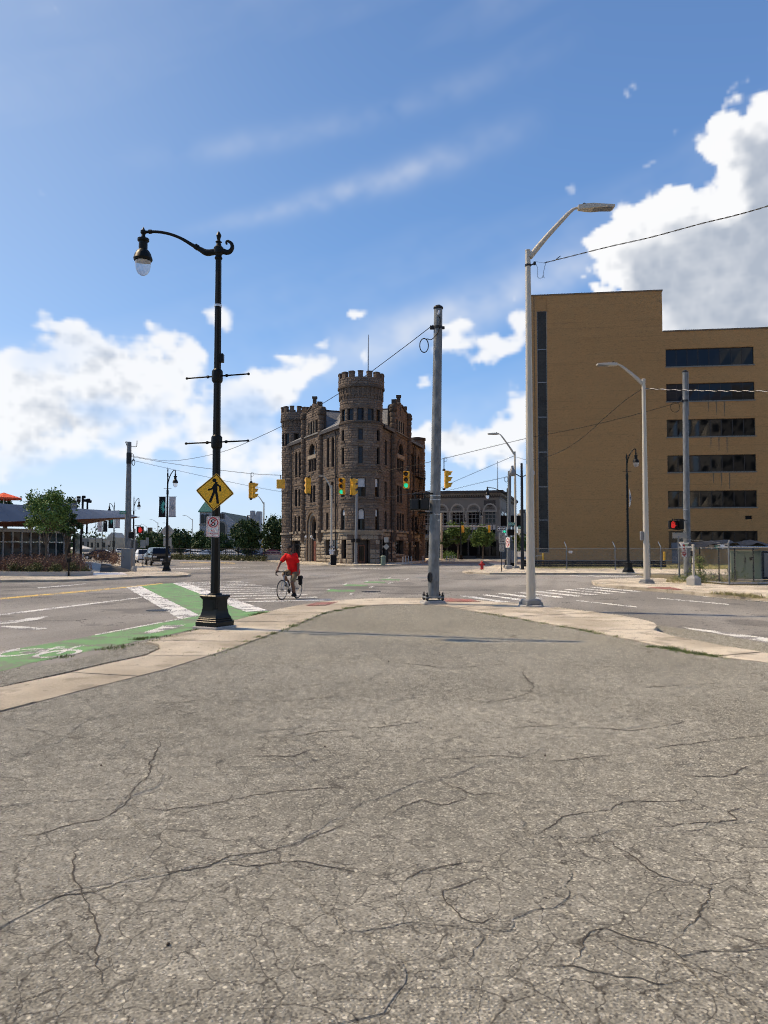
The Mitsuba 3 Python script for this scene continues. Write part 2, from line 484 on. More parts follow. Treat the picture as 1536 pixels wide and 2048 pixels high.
mat('white_paint', worn((.62, .61, .57), (.20, .19, .175), .555), .7)
mat('worn_white_paint', worn((.55, .54, .50), (.19, .18, .17), .47), .75)
mat('yellow_paint', worn((.62, .40, .10), (.2, .19, .17), .58), .7)
mat('green_paint', worn((.138, .28, .108), (.155, .18, .125), .52), .75)
mat('tactile_red', worn((.36, .15, .125), (.3, .22, .18), .56), .8)
mat('dirt', lambda p, n, uv: mix((.10, .085, .055), (.20, .17, .11), fbm(p.x * .8, p.y * .8, 0, 4)) * (.75 + .5 * noise(p.x * 20, p.y * 20)), .95, 0, .1)
mat('verge', lambda p, n, uv: mix((.075, .085, .03), (.20, .17, .075), fbm(p.x * .9, p.y * .9, 0, 4)) * (.6 + .8 * noise(p.x * 14, p.y * 14)), .95, 0, .1)

mat('black_paint', lambda p, n, uv: mix((.003, .004, .004), (.009, .010, .009), fbm(p.x * 5, p.y * 5, p.z * 3, 3)), .42, 0, .22)
mat('black_plain', (.006, .006, .007), .6, 0, .2)
mat('galvanized', lambda p, n, uv: mix((.115, .125, .132), (.215, .228, .235), smoothstep(.3, .7, fbm(p.x * 9, p.y * 9, p.z * 3.5, 4)) * .7 + noise(p.x * 30, p.y * 30, p.z * 14) * .4), .6, .25, .35)
mat('pole_white', lambda p, n, uv: mix((.46, .42, .345), (.52, .475, .395), fbm(p.x * 3, p.y * 3, p.z * .8, 2)), .5, .1, .4)
mat('grey_metal', (.22, .225, .23), .5, .4)
mat('dark_metal', (.022, .024, .027), .5, .3, .3)
mat('silver_metal', (.55, .55, .55), .35, .8)
mat('signal_yellow', lambda p, n, uv: mix((.60, .29, .015), (.74, .40, .03), fbm(p.x * 4, p.y * 4, p.z * 4, 2)), .42)
mat('sign_yellow', lambda p, n, uv: mix((.70, .37, .012), (.80, .45, .02), fbm(p.x * 3, p.y * 3, p.z * 3, 3)), .45)
mat('sign_white', lambda p, n, uv: mix((.60, .56, .53), (.74, .72, .69), fbm(p.x * 5, p.y * 5, p.z * 5, 3)), .45)
mat('sign_red', (.42, .025, .03), .45)
mat('sign_green', (.005, .19, .115), .45)
mat('sign_back', (.36, .34, .30), .5, .3)
mat('hydrant_red', (.38, .015, .012), .45)
mat('orange_cloth', (.72, .10, .035), .8)
mat('white_cloth', (.62, .60, .54), .85)
mat('signal_glass', (.02, .02, .02), .2)


def rad(name, color, k):
    mat(name, color, .3)
    return {'emitter': {'type': 'area', 'radiance': {'type': 'rgb', 'value': [float(c * k) for c in color]}}}


GREEN_LIT, RED_LIT = rad('lens_green', (.015, .62, .33), .27), rad('lens_red', (.8, .025, .02), .13)


# brown rock-faced sandstone
def stone_noise(p):
    return fbm(p.x * 1.3, p.y * 1.3, p.z * 1.3, 3) * .6 + noise(p.x * 9, p.y * 9, p.z * 9) * .4


scene['rock_stone'] = {'type': 'twosided', 'bsdf': {'type': 'principled', 'roughness': .95, 'specular': .15, 'base_color': {'type': 'mesh_attribute', 'name': 'vertex_color'}}}
mat('brown_stone', lambda p, n, uv: mix((.085, .066, .053), (.165, .130, .102), stone_noise(p)), .95, 0, .15)
mat('mortar', lambda p, n, uv: mix((.056, .046, .039), (.112, .092, .077), stone_noise(p)), .95, 0, .1)
mat('dark_stone', lambda p, n, uv: mix((.055, .045, .038), (.11, .088, .07), stone_noise(p)), .95, 0, .15)
mat('pale_stone', lambda p, n, uv: mix((.20, .17, .132), (.34, .295, .235), stone_noise(p)), .95, 0, .2)
mat('slate', lambda p, n, uv: mix((.10, .105, .11), (.21, .21, .205), noise(p.x * 2.2, p.y * 2.2, p.z * 5) * .5 + cell_rand(p.x * 3, p.y * 3, p.z * 5) * .5), .7, 0, .35)
mat('dark_trim', (.035, .028, .025), .6)
mat('window_frame', (.030, .026, .026), .5)
mat('door_red', lambda p, n, uv: mix((.11, .035, .022), (.17, .06, .038), noise(p.x * 3, p.y * 3, p.z * 1.5)), .6)
mat('dark_glass', (.004, .005, .006), .04, 0, .30)
mat('blue_glass', (.004, .008, .018), .04, 0, .28)
mat('blind', lambda p, n, uv: mix((.42, .43, .44), (.56, .57, .58), noise(p.x * 3, p.y * 3, p.z * 3)), .8)


# tan brick in courses
def brick_color(p, n, uv):
    u = p.x * .9983 - p.y * .058
    row = dr.floor(p.z / .076)
    bu = u / .215 + row * .5
    r = cell_rand(bu, row, 3)
    big = fbm(p.x * .10, p.y * .1, p.z * .10, 4)
    streak = noise(u * .35, p.z * 6.0, 2) * .5 + noise(u * .12, p.z * 2.7, 5) * .5
    col = mix((.345, .186, .074), (.49, .282, .122), .30 * r + .22 * streak + .45 * big)
    fz = p.z / .076 - row
    fu = bu - dr.floor(bu)
    joint = dr.maximum(smoothstep(.10, .02, dr.minimum(fz, 1 - fz)), smoothstep(.045, .01, dr.minimum(fu, 1 - fu)))
    gap = dr.select(cell_rand(row, 7, 1) > .93, 1.0, 0.0) * smoothstep(.45, .6, noise(u * .22, row, 8))
    col = mix(col, mi.Color3f(.075, .052, .034), dr.maximum(joint * .30, gap * .18))
    dark_brick = dr.select(cell_rand(bu, row, 9) > .965, .22, 0.0)
    return mix(col, mi.Color3f(.085, .055, .035), dark_brick)


mat('tan_brick', brick_color, .9, 0, .2)
mat('brick_trim', (.17, .12, .075), .8)
mat('office_glass', (.004, .005, .006), .03, 0, .55)
mat('pale_wall', (.66, .62, .54), .9, 0, .2)
mat('glass_block', lambda p, n, uv: mix((.035, .036, .034), (.075, .078, .074), noise(p.x * 2, p.y * 2, p.z * 1.3) * .6 + cell_rand(p.x * 4.9, p.y * 0, p.z * 4.9) * .4), .65, 0, .12)
mat('limestone', lambda p, n, uv: mix((.165, .16, .148), (.235, .228, .21), fbm(p.x * .6, p.y * .6, p.z * .6, 4)), .9, 0, .2)
mat('limestone_trim', (.34, .33, .30), .9, 0, .2)
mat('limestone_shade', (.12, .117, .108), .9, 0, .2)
mat('limestone_dark', lambda p, n, uv: mix((.05, .048, .045), (.09, .085, .08), fbm(p.x * .6, p.y * .6, p.z * .6, 4)), .9, 0, .2)
mat('church_stone', lambda p, n, uv: mix((.23, .24, .26), (.34, .35, .37), fbm(p.x * .5, p.y * .5, p.z * .5, 4)), .9, 0, .2)
mat('church_roof', (.075, .10, .095), .7)
mat('copper_green', (.06, .20, .16), .6)
mat('tan_wall', (.33, .29, .22), .9)
mat('beige_roof', (.36, .33, .28), .9)
mat('panel_grey', lambda p, n, uv: mix((.105, .12, .15), (.14, .16, .195), noise(p.x * .7, p.y * .4, p.z)), .45, .3, .5)
mat('soffit_wood', lambda p, n, uv: mix((.085, .03, .017), (.15, .056, .03), noise(p.x * 9, p.y * .7, 0)), .6)
mat('mullion', (.36, .37, .375), .5, .1)
mat('cafe_glass', lambda p, n, uv: mix((.018, .030, .036), (.06, .085, .09), smoothstep(.45, .7, noise(p.x * .9, p.y * .9, p.z * 2.2))), .08, 0, .25)

for nm, c0, c1 in (('leaf_bright', (.058, .115, .027), (.155, .24, .062)), ('leaf_dark', (.018, .042, .014), (.055, .10, .032)), ('leaf_red', (.085, .045, .032), (.22, .125, .085)),
                   ('leaf_olive', (.055, .065, .022), (.14, .14, .055)), ('weed_green', (.085, .13, .035), (.20, .23, .085)), ('dry_grass', (.24, .21, .085), (.42, .36, .17))):
    mat(nm, (lambda a, b: lambda p, n, uv: mix(a, b, noise(p.x * 1.9, p.y * 1.9, p.z * 1.9) * .55 + cell_rand(p.x * 9, p.y * 9, p.z * 9) * .45))(c0, c1), .6, 0, .25)
mat('bark', lambda p, n, uv: mix((.06, .045, .032), (.15, .12, .09), noise(p.x * 12, p.y * 12, p.z * 4)), .95)

mat('car_black', (.008, .008, .010), .18, .1, .6, clearcoat=1.0, clearcoat_gloss=.95)
mat('car_silver', (.36, .38, .40), .25, .6, .6, clearcoat=1.0, clearcoat_gloss=.95)
mat('car_white', (.66, .66, .65), .25, 0, .5, clearcoat=1.0, clearcoat_gloss=.95)
mat('car_red', (.20, .012, .012), .22, 0, .5, clearcoat=1.0, clearcoat_gloss=.95)
mat('car_blue', (.03, .05, .10), .22, .2, .5, clearcoat=1.0, clearcoat_gloss=.95)
mat('tyre', (.014, .014, .014), .85)
mat('lamp_lens', (.62, .62, .60), .15)
mat('tail_red', (.28, .01, .01), .25)

mat('shirt_red', lambda p, n, uv: mi.Color3f(.66, .010, .012) * (.85 + .25 * noise(p.x * 14, p.y * 14, p.z * 14)), .8, 0, .2)
mat('shorts_tan', (.20, .155, .095), .85, 0, .2)
mat('skin', (.15, .075, .05), .5, 0, .4)
mat('cloth_black', (.012, .012, .014), .85, 0, .2)
mat('bike_grey', (.30, .31, .33), .3, .3)
mat('rubber', (.012, .012, .012), .7)

mat('cabinet_green', lambda p, n, uv: mix((.155, .205, .155), (.195, .25, .19), fbm(p.x * 1.5, p.y * 1.5, p.z * 1.5, 3)), .5)
mat('tarp', lambda p, n, uv: mix((.004, .004, .005), (.020, .021, .024), noise(p.x * 3, p.y * 3, p.z * 9)), .5)
mat('screen_green', (.012, .028, .022), .85)
scene['lamp_glass'] = {'type': 'principled', 'base_color': {'type': 'rgb', 'value': [.93, .94, .95]}, 'roughness': .12, 'spec_trans': .72, 'eta': 1.12}
mat('frosted', (.62, .64, .66), .3)

# ------------------------------------------------------------------ the ground, carriageways, pavements and painted markings
ROAD = -0.12


def gpoly(pts, z=0.0, extra=()):
    return Polygon([tuple(gr(x, y, z)[:2]) for x, y in pts] + list(extra)).buffer(0)


struct('ground', sheet(sbox(-1500, -300, 1500, 3000), -.20), 'dirt')
struct('road', sheet(sbox(-160, -60, 160, 420), ROAD), 'road_asphalt', 'grey asphalt carriageways meeting at the wide crossing')

KERB_L = [(0, 1375), (130, 1348), (205, 1330), (290, 1312), (320, 1298), (316, 1289), (292, 1284), (340, 1273), (390, 1262), (467, 1242), (530, 1226), (565, 1217), (600, 1210), (645, 1204), (700, 1199), (768, 1196),
          (885, 1196), (960, 1201), (1008, 1206), (1068, 1209), (1148, 1220), (1183, 1224), (1240, 1231), (1283, 1239), (1308, 1246), (1316, 1252), (1308, 1261), (1343, 1272), (1443, 1292), (1536, 1307)]
LOT_E = [(0, 1425), (150, 1385), (330, 1340), (400, 1318), (470, 1296), (560, 1263), (610, 1243), (650, 1226), (690, 1217), (730, 1212), (790, 1209), (850, 1210), (900, 1214), (958, 1225), (1030, 1236), (1088, 1247),
         (1168, 1261), (1258, 1280), (1340, 1297), (1448, 1316), (1536, 1326)]
lot = gpoly(LOT_E, 0, [(19.0, -12.0), (-8.5, -12.0)])
struct('asphalt_lot', extr(lot, .2, z0=-.2), 'old_asphalt', 'old cracked asphalt with exposed pale gravel in the foreground')
island = gpoly(KERB_L, 0, [(20.5, -12.0), (-9.5, -12.0)]).difference(lot.buffer(.001))

rs = np.random.RandomState(4)


def slabs(holder, region, centre_line, pitch, z, thick, m='concrete', gap=.013, width=4.0):
    """Cuts a pavement into slabs across a line of places; each slab is a piece of its own with open joints."""
    line = LineString(centre_line)
    n = max(1, int(line.length / pitch))
    cuts = []
    for i in range(n + 1):
        s = line.length * i / n
        a, b = np.array(line.interpolate(max(0, s - .05)).coords[0]), np.array(line.interpolate(min(line.length, s + .05)).coords[0])
        t = (b - a) / np.linalg.norm(b - a)
        nrm = np.array([-t[1], t[0]])
        c = np.array(line.interpolate(s).coords[0])
        cuts.append((c + nrm * width, c - nrm * width))
    out = 0
    for i in range(n):
        q = Polygon([cuts[i][0], cuts[i][1], cuts[i + 1][1], cuts[i + 1][0]]).buffer(0)
        g = region.intersection(q).buffer(-gap)
        region = region.difference(q.buffer(.001))
        for h in getattr(g, 'geoms', [g]):
            if h.geom_type == 'Polygon' and h.area > .02:
                part(holder, 'slab', extr(h, thick, z0=z - thick + rs.uniform(-.006, .004)), m)
                out += 1
    for h in getattr(region, 'geoms', [region]):
        if h.geom_type == 'Polygon' and h.area > .05:
            part(holder, 'slab', extr(h.buffer(-gap), thick, z0=z - thick - .002), m)


key = struct('pavement', extr(island.buffer(-.02), .1, z0=-.125), 'dirt', 'tan concrete pavement round the near corner')
mid = [tuple(((gr(*a)[:2] + gr(*b)[:2]) / 2)) for a, b in (((0, 1375), (0, 1425)), ((130, 1348), (150, 1385)), ((290, 1310), (330, 1340)), ((390, 1262), (470, 1296)), ((467, 1242), (560, 1263)), ((600, 1210), (650, 1226)),
                                                           ((768, 1196), (790, 1209)), ((885, 1196), (900, 1214)), ((1008, 1206), (1030, 1236)), ((1183, 1224), (1168, 1261)), ((1308, 1246), (1258, 1280)), ((1443, 1292), (1448, 1316)), ((1536, 1307), (1536, 1326)))]
mid = [(-6.5, -4.0)] + mid + [(13.5, 0.0)]
slabs(key, island, mid, 1.75, 0.012, .13, width=3.2)

gut = island.buffer(.10).difference(island.buffer(.004)).difference(lot)
struct('gutter_line', sheet(gut, ROAD + .002), 'dirt', 'thin line of dirt along the near kerb')

# the repaired strip of dark asphalt between the kerb and the lane
patch = gpoly([(0, 1377), (0, 1347), (130, 1327), (245, 1298), (292, 1284.5), (316, 1289), (320, 1298), (290, 1312), (205, 1330), (130, 1348)], -.05)
struct('asphalt_patch', extr(patch.difference(island.buffer(.004)), .10, z0=-.125), 'old_asphalt', 'patch of darker asphalt beside the kerb at lower left')
patch = gpoly([(1308, 1252), (1316, 1251), (1400, 1262), (1536, 1288), (1536, 1307), (1443, 1292), (1343, 1272), (1308, 1261)], ROAD)
struct('gutter', extr(patch.difference(island.buffer(.004)), .03, z0=-.145), 'old_asphalt', 'crumbling asphalt gutter beside the kerb at right')

far_left = gpoly([(-60, 1160), (0, 1160), (130, 1159), (234, 1155), (292, 1152), (350, 1151.5), (376, 1149.5), (381, 1147.5), (372, 1145.5), (330, 1139), (285, 1128), (250, 1118), (225, 1109)], 0, [(-75, 190), (-80, 60)])
key = struct('pavement', extr(far_left, .21, z0=-.21), 'concrete', 'tan pavement corner in front of the glass pavilion')
castle_side = gpoly([(540, 1121), (555, 1123), (600, 1126), (640, 1129), (707, 1130.5), (770, 1130), (800, 1128.5), (830, 1125.5), (850, 1122), (862, 1117)], 0, [(15, 150), (-26, 150), (-25, 122)])
struct('pavement', extr(castle_side, .21, z0=-.21), 'concrete', 'pavement round the foot of the stone castle')
far_mid = gpoly([(925, 1142), (932, 1143.5), (980, 1145.5), (1050, 1146), (1180, 1146), (1300, 1147), (1536, 1150), (1700, 1152), (1700, 1140), (1536, 1139), (1300, 1137), (1080, 1136.5), (1020, 1128), (985, 1121), (975, 1119), (965, 1121), (990, 1130), (960, 1137)], 0)
struct('pavement', extr(far_mid, .21, z0=-.21), 'concrete', 'pavement with the red hydrant before the tan building')
lawn = gpoly([(1050, 1136.4), (1080, 1136.4), (1300, 1136.9), (1536, 1138.9), (1700, 1139.8), (1700, 1128), (1300, 1127), (1060, 1126)], 0)
struct('lawn', extr(lawn, .2, z0=-.2), 'verge', 'dry grass strip along the foot of the tan building')
corner = gpoly([(1183, 1161.5), (1185, 1164), (1192, 1167), (1230, 1171), (1300, 1176.5), (1370, 1182), (1420, 1187), (1480, 1192), (1536, 1196), (1700, 1208), (1900, 1222), (1900, 1168), (1536, 1160), (1360, 1157), (1300, 1155.5), (1240, 1157), (1200, 1158.5)], 0)
key = struct('pavement', extr(corner.buffer(-.02), .1, z0=-.125), 'dirt', 'pavement corner by the chain link compound')
slabs(key, corner, [tuple(gr(x, y)[:2]) for x, y in ((1183, 1162), (1250, 1165), (1330, 1169), (1420, 1177), (1536, 1184), (1900, 1195))], 1.9, .006, .13, width=7)
plaza = gpoly([(868, 1121), (900, 1117.5), (960, 1114), (1000, 1112), (1012, 1111), (1012, 1108), (860, 1108), (856, 1116)], 0)
struct('pavement', extr(plaza, .2, z0=-.2), 'concrete', 'far pavement below the limestone hall')
verge = gpoly([(225, 1107), (262, 1109), (340, 1112), (420, 1115.5), (520, 1118.5), (562, 1119), (562, 1116), (520, 1113.5), (420, 1111), (340, 1108.5), (262, 1106.5)], 0)
struct('grass_verge', extr(verge, .28, z0=-.2), 'verge', 'thin grass verge along the far side of the avenue')

# painted markings, each a piece of the road
Z1, Z2, Z3 = ROAD + .004, ROAD + .008, ROAD + .012


def mark(pts, m, z=Z1, name='marking', label=None, dep=ROAD):
    g = gpoly(pts, dep)
    g = g.difference(island.buffer(.02))
    part('road', name, sheet(g, z), m, label=label)


mark([(-40, 1352), (0, 1343.5), (65, 1326), (150, 1308), (245, 1289), (292, 1279), (345, 1268), (395, 1257), (470, 1240), (510, 1230), (545, 1222), (492, 1224), (345, 1166), (282, 1172), (397, 1231.5), (190, 1271), (40, 1297), (0, 1306), (-40, 1314)], 'green_paint', Z1, 'bike_lane', 'green painted cycle lane and waiting box')
mark([(252, 1175), (280, 1172), (397, 1230), (357, 1237)], 'white_paint', Z2, 'stop_line', 'broad white stop line before the green box')
mark([(345, 1166.5), (367, 1165), (535, 1221), (492, 1224)], 'white_paint', Z2, 'stop_line', 'broad white stop line beyond the green box')
mark([(-40, 1202), (0, 1196.3), (250, 1174.2), (325, 1166.4), (325, 1167.6), (250, 1176), (0, 1198.8), (-40, 1205)], 'yellow_paint', Z1, 'centre_line', 'yellow centre line')
mark([(-40, 1234), (0, 1228.6), (285, 1194.2), (285, 1195.6), (0, 1231.3), (-40, 1237)], 'white_paint', Z1, 'lane_line')
mark([(75, 1175.3), (172, 1167.4), (172, 1168.4), (75, 1176.7)], 'white_paint', Z1, 'lane_line')
mark([(190, 1269.5), (405, 1229), (405, 1230.4), (190, 1271.6)], 'white_paint', Z2, 'lane_line')
mark([(-40, 1313), (0, 1304.5), (40, 1297), (40, 1299), (0, 1307), (-40, 1316)], 'white_paint', Z2, 'lane_line')
mark([(-20, 1246), (20, 1241), (40, 1240), (58, 1236), (97, 1232.5), (76, 1240), (62, 1241.5), (30, 1246), (-20, 1250)], 'worn_white_paint', Z1, 'road_arrow', 'worn white turn arrow on the asphalt')
mark([(-10, 1252), (30, 1252), (60, 1254), (95, 1255.5), (94, 1258), (64, 1260), (34, 1260), (40, 1257), (-10, 1256)], 'worn_white_paint', Z1, 'road_arrow', 'worn tail of the white turn arrow')
mark([(284, 1266), (318, 1256), (325, 1252), (371, 1250), (350, 1257), (336, 1260), (330, 1261.5), (296, 1268.5)], 'worn_white_paint', Z2, 'lane_arrow', 'white arrow on the green cycle lane')

# bicycle symbol, drawn across the lane
o = gr(78, 1307, ROAD)[:2]
e2 = np.array([.215, .977])
e1 = np.array([.977, -.215])


def ring(c, r0, r1, k=1.0):
    return affinity.scale(Point(c).buffer(r1).difference(Point(c).buffer(r0)), 1, k, origin=c)


def stroke(pts, w):
    return LineString(pts).buffer(w / 2, cap_style=2)


sym = shapely.union_all([ring((-.36, 0), .22, .30, 1.75), ring((.36, 0), .22, .30, 1.75), stroke([(-.36, 0), (-.16, .62), (.18, .62), (.36, 0)], .075), stroke([(-.16, .62), (.02, 0), (.2, .62)], .075), stroke([(-.36, 0), (.02, 0)], .075),
                         stroke([(.15, .62), (.12, 1.0), (.3, 1.12)], .075), stroke([(-.24, .78), (-.06, .78)], .09), stroke([(-.17, .6), (-.15, .8)], .06)])
v, f = sheet(sym, Z2)
v = np.column_stack([o + v[:, :1] * e1 + v[:, 1:2] * e2, v[:, 2]])
part('road', 'bicycle_symbol', (v, f), 'worn_white_paint', label='white bicycle symbol on the green lane')


def bars(c0, step, n, d, half, w, name, m='white_paint', jitter=0.0):
    d = np.array(d) / np.linalg.norm(d)
    nr = np.array([-d[1], d[0]])
    for i in range(n):
        c = np.array(c0) + np.array(step) * i
        h0, h1 = half * (1 + rs.uniform(-jitter, jitter)), half * (1 + rs.uniform(-jitter, jitter))
        g = Polygon([c - d * h0 - nr * w / 2, c + d * h1 - nr * w / 2, c + d * h1 + nr * w / 2, c - d * h0 + nr * w / 2]).difference(island.buffer(.02))
        part('road', name, sheet(g, Z1), m)


bars((-3.27, 25.9), (-.56, 1.42), 11, (2.86, 1.0), 1.55, .40, 'crosswalk_stripe', jitter=.03)
bars((3.45, 26.95), (.80, .77), 13, (.30, -1.0), 1.75, .36, 'crosswalk_stripe', jitter=.03)
bars(gr(352, 1137.5, ROAD)[:2], (gr(470, 1135.5, ROAD)[:2] - gr(352, 1137.5, ROAD)[:2]) / 7, 8, (-1.0, .5), 1.5, .5, 'crosswalk_stripe', jitter=.06)
bars(gr(1175, 1153, ROAD)[:2], (.95, .12), 9, (1.0, -2.0), 1.4, .4, 'crosswalk_stripe', 'worn_white_paint', .1)
mark([(1153, 1200.5), (1273, 1213.2), (1273, 1214.8), (1153, 1201.8)], 'white_paint', Z1, 'lane_line')
mark([(1313, 1195.6), (1458, 1208.3), (1458, 1209.7), (1313, 1196.8)], 'white_paint', Z1, 'lane_line')
mark([(1403, 1191.6), (1540, 1202.7), (1540, 1204.3), (1403, 1192.8)], 'white_paint', Z1, 'lane_line')
mark([(1367, 1255), (1440, 1263), (1540, 1277), (1540, 1286), (1440, 1268), (1380, 1259)], 'worn_white_paint', Z1, 'stop_line', 'worn white stop line at the right edge')
mark([(1284, 1148.8), (1300, 1149.5), (1355, 1156), (1355, 1158), (1300, 1151.2), (1284, 1150.2)], 'white_paint', Z1, 'stop_line', 'white stop line beyond the far corner')
mark([(360, 1124.2), (420, 1124.6), (470, 1126), (470, 1127), (420, 1125.6), (360, 1125.4)], 'yellow_paint', Z1, 'centre_line')
mark([(700, 1137), (760, 1136.2), (760, 1136.9), (700, 1137.8)], 'white_paint', Z1, 'lane_line')
for a in ([(650, 1183), (664, 1178.5), (712, 1180), (706, 1184)], [(686, 1171.5), (694, 1168.8), (736, 1170), (730, 1172.6)], [(726, 1165.6), (734, 1163), (774, 1164), (768, 1166.4)], [(758, 1160.2), (766, 1158), (802, 1158.6), (798, 1160.8)]):
    mark(a, 'green_paint', Z1, 'bike_lane')
for x, y in ((656, 1179), (700, 1188.5), (688, 1169), (742, 1174), (732, 1163), (778, 1166.5), (775, 1156.5), (812, 1158.5)):
    mark([(x - 4, y + .8), (x + 3, y - 1.4), (x + 8, y - 1.2), (x + 1, y + 1.1)], 'white_paint', Z2, 'dash_line')

# red tactile plates with domes
for i, pts in enumerate(([(612, 1212.5), (630, 1206.5), (676, 1205), (650, 1212)], [(884, 1204), (886, 1196.8), (938, 1198.6), (962, 1205)], [(1306, 1180), (1296, 1176), (1340, 1175), (1366, 1180.5)])):
    g = gpoly(pts, 0).intersection((corner if i == 2 else island).buffer(-.03))
    hold = 'pavement' if i < 2 else [k for k in labels if k.startswith('pavement')][-2]
    k = part(hold, 'tactile_plate', extr(g, .01, z0=.013), 'tactile_red', label='red tactile paving plate')
    x0, y0, x1, y1 = g.bounds
    ds = [bx((x - .018, y - .018, .023), (x + .018, y + .018, .028)) for x in np.arange(x0, x1, .08) for y in np.arange(y0, y1, .08) if g.contains(Point(x, y))]
    if ds:
        part(k, 'domes', cat(ds), 'tactile_red', kind='stuff')
part('road', 'manhole_cover', lathe([(.36, 0), (.36, .008), (.33, .010), (0.001, .010)], 20, gr(318, 1221, ROAD) + [0, 0, .001]), 'dark_metal', label='iron cover in the asphalt before the stop line')
part('road', 'manhole_cover', lathe([(.40, 0), (.40, .008), (.37, .010), (0.001, .010)], 20, gr(742, 1199.5 - 16, ROAD) + [0, 0, .001]), 'dark_metal')


# grass tufts in the joints and along kerbs: nobody could count the blades
def blades(spots, n, h, spread, seed, lean=.6, w=.006):
    r = np.random.RandomState(seed)
    V, Fc, k = [], [], 0
    for (c, s) in spots:
        for _ in range(int(n * s)):
            b = np.array(c) + np.r_[r.normal(0, spread, 2), 0]
            a = r.uniform(0, 2 * np.pi)
            t = np.array([math.cos(a), math.sin(a), 0])
            hh = h * s ** .5 * r.uniform(.4, 1.2)
            l = r.uniform(.1, 1) * lean * hh
            q = r.uniform(0, 2 * np.pi)
            sd = np.array([math.cos(q), math.sin(q), 0]) * w * r.uniform(.7, 1.8)
            V += [b - sd, b + sd, b + t * l * .4 + [0, 0, hh * .6] + sd * .7, b + t * l * .4 + [0, 0, hh * .6] - sd * .7, b + t * l + [0, 0, hh]]
            Fc += [[k, k + 1, k + 2], [k, k + 2, k + 3], [k + 3, k + 2, k + 4]]
            k += 5
    return np.array(V), np.array(Fc)


def along(pts, n, seed, jit=3.0):
    r = np.random.RandomState(seed)
    line = LineString([tuple(gr(x, y)[:2]) for x, y in pts])
    out = []
    for _ in range(n):
        q = line.interpolate(r.uniform(0, 1), normalized=True).coords[0]
        out.append(((q[0] + r.normal(0, .03), q[1] + r.normal(0, .03), 0), r.uniform(.15, 1) ** 1.5))
    return out


g = blades(along([(1168, 1261), (1258, 1280)], 12, 1) + along([(1290, 1293), (1330, 1296), (1380, 1306), (1448, 1316)], 70, 2) + along([(958, 1225), (1088, 1247), (1168, 1261)], 26, 3), 34, .045, .06, 5)
single('grass_tufts', g, 'weed_green', 'green weeds growing along the edge of the cracked asphalt at right', 'grass', kind='stuff')
g = blades(along([(400, 1318), (470, 1296), (560, 1263), (610, 1243), (650, 1226)], 40, 4) + along([(270, 1280), (300, 1276), (316, 1274)], 16, 5) + along([(500, 1232), (535, 1225)], 18, 6) + along([(200, 1305), (330, 1276), (470, 1240)], 26, 7) + along([(0, 1345), (150, 1310), (240, 1292)], 14, 17)
           + along([(690, 1217), (730, 1212), (650, 1226)], 24, 8), 30, .05, .06, 6)
single('grass_tufts', g, 'weed_green', 'green weeds in the pavement joints round the ornate lamp', 'grass', kind='stuff')
g = blades(along([(1418, 1188), (1450, 1189), (1490, 1193), (1520, 1197)], 60, 9), 26, .17, .12, 7, w=.007) if True else None
single('kerb_weeds', g, 'dry_grass', 'dry weeds along the kerb before the chain link compound', 'grass', kind='stuff')
g = blades(along([(1060, 1134), (1200, 1133), (1330, 1134), (1400, 1136)], 220, 10) + along([(1100, 1130), (1500, 1131)], 160, 30), 22, .16, .5, 8, w=.02)
single('lawn_grass', g, 'dry_grass', 'patchy dry grass below the tan building', 'grass', kind='stuff')

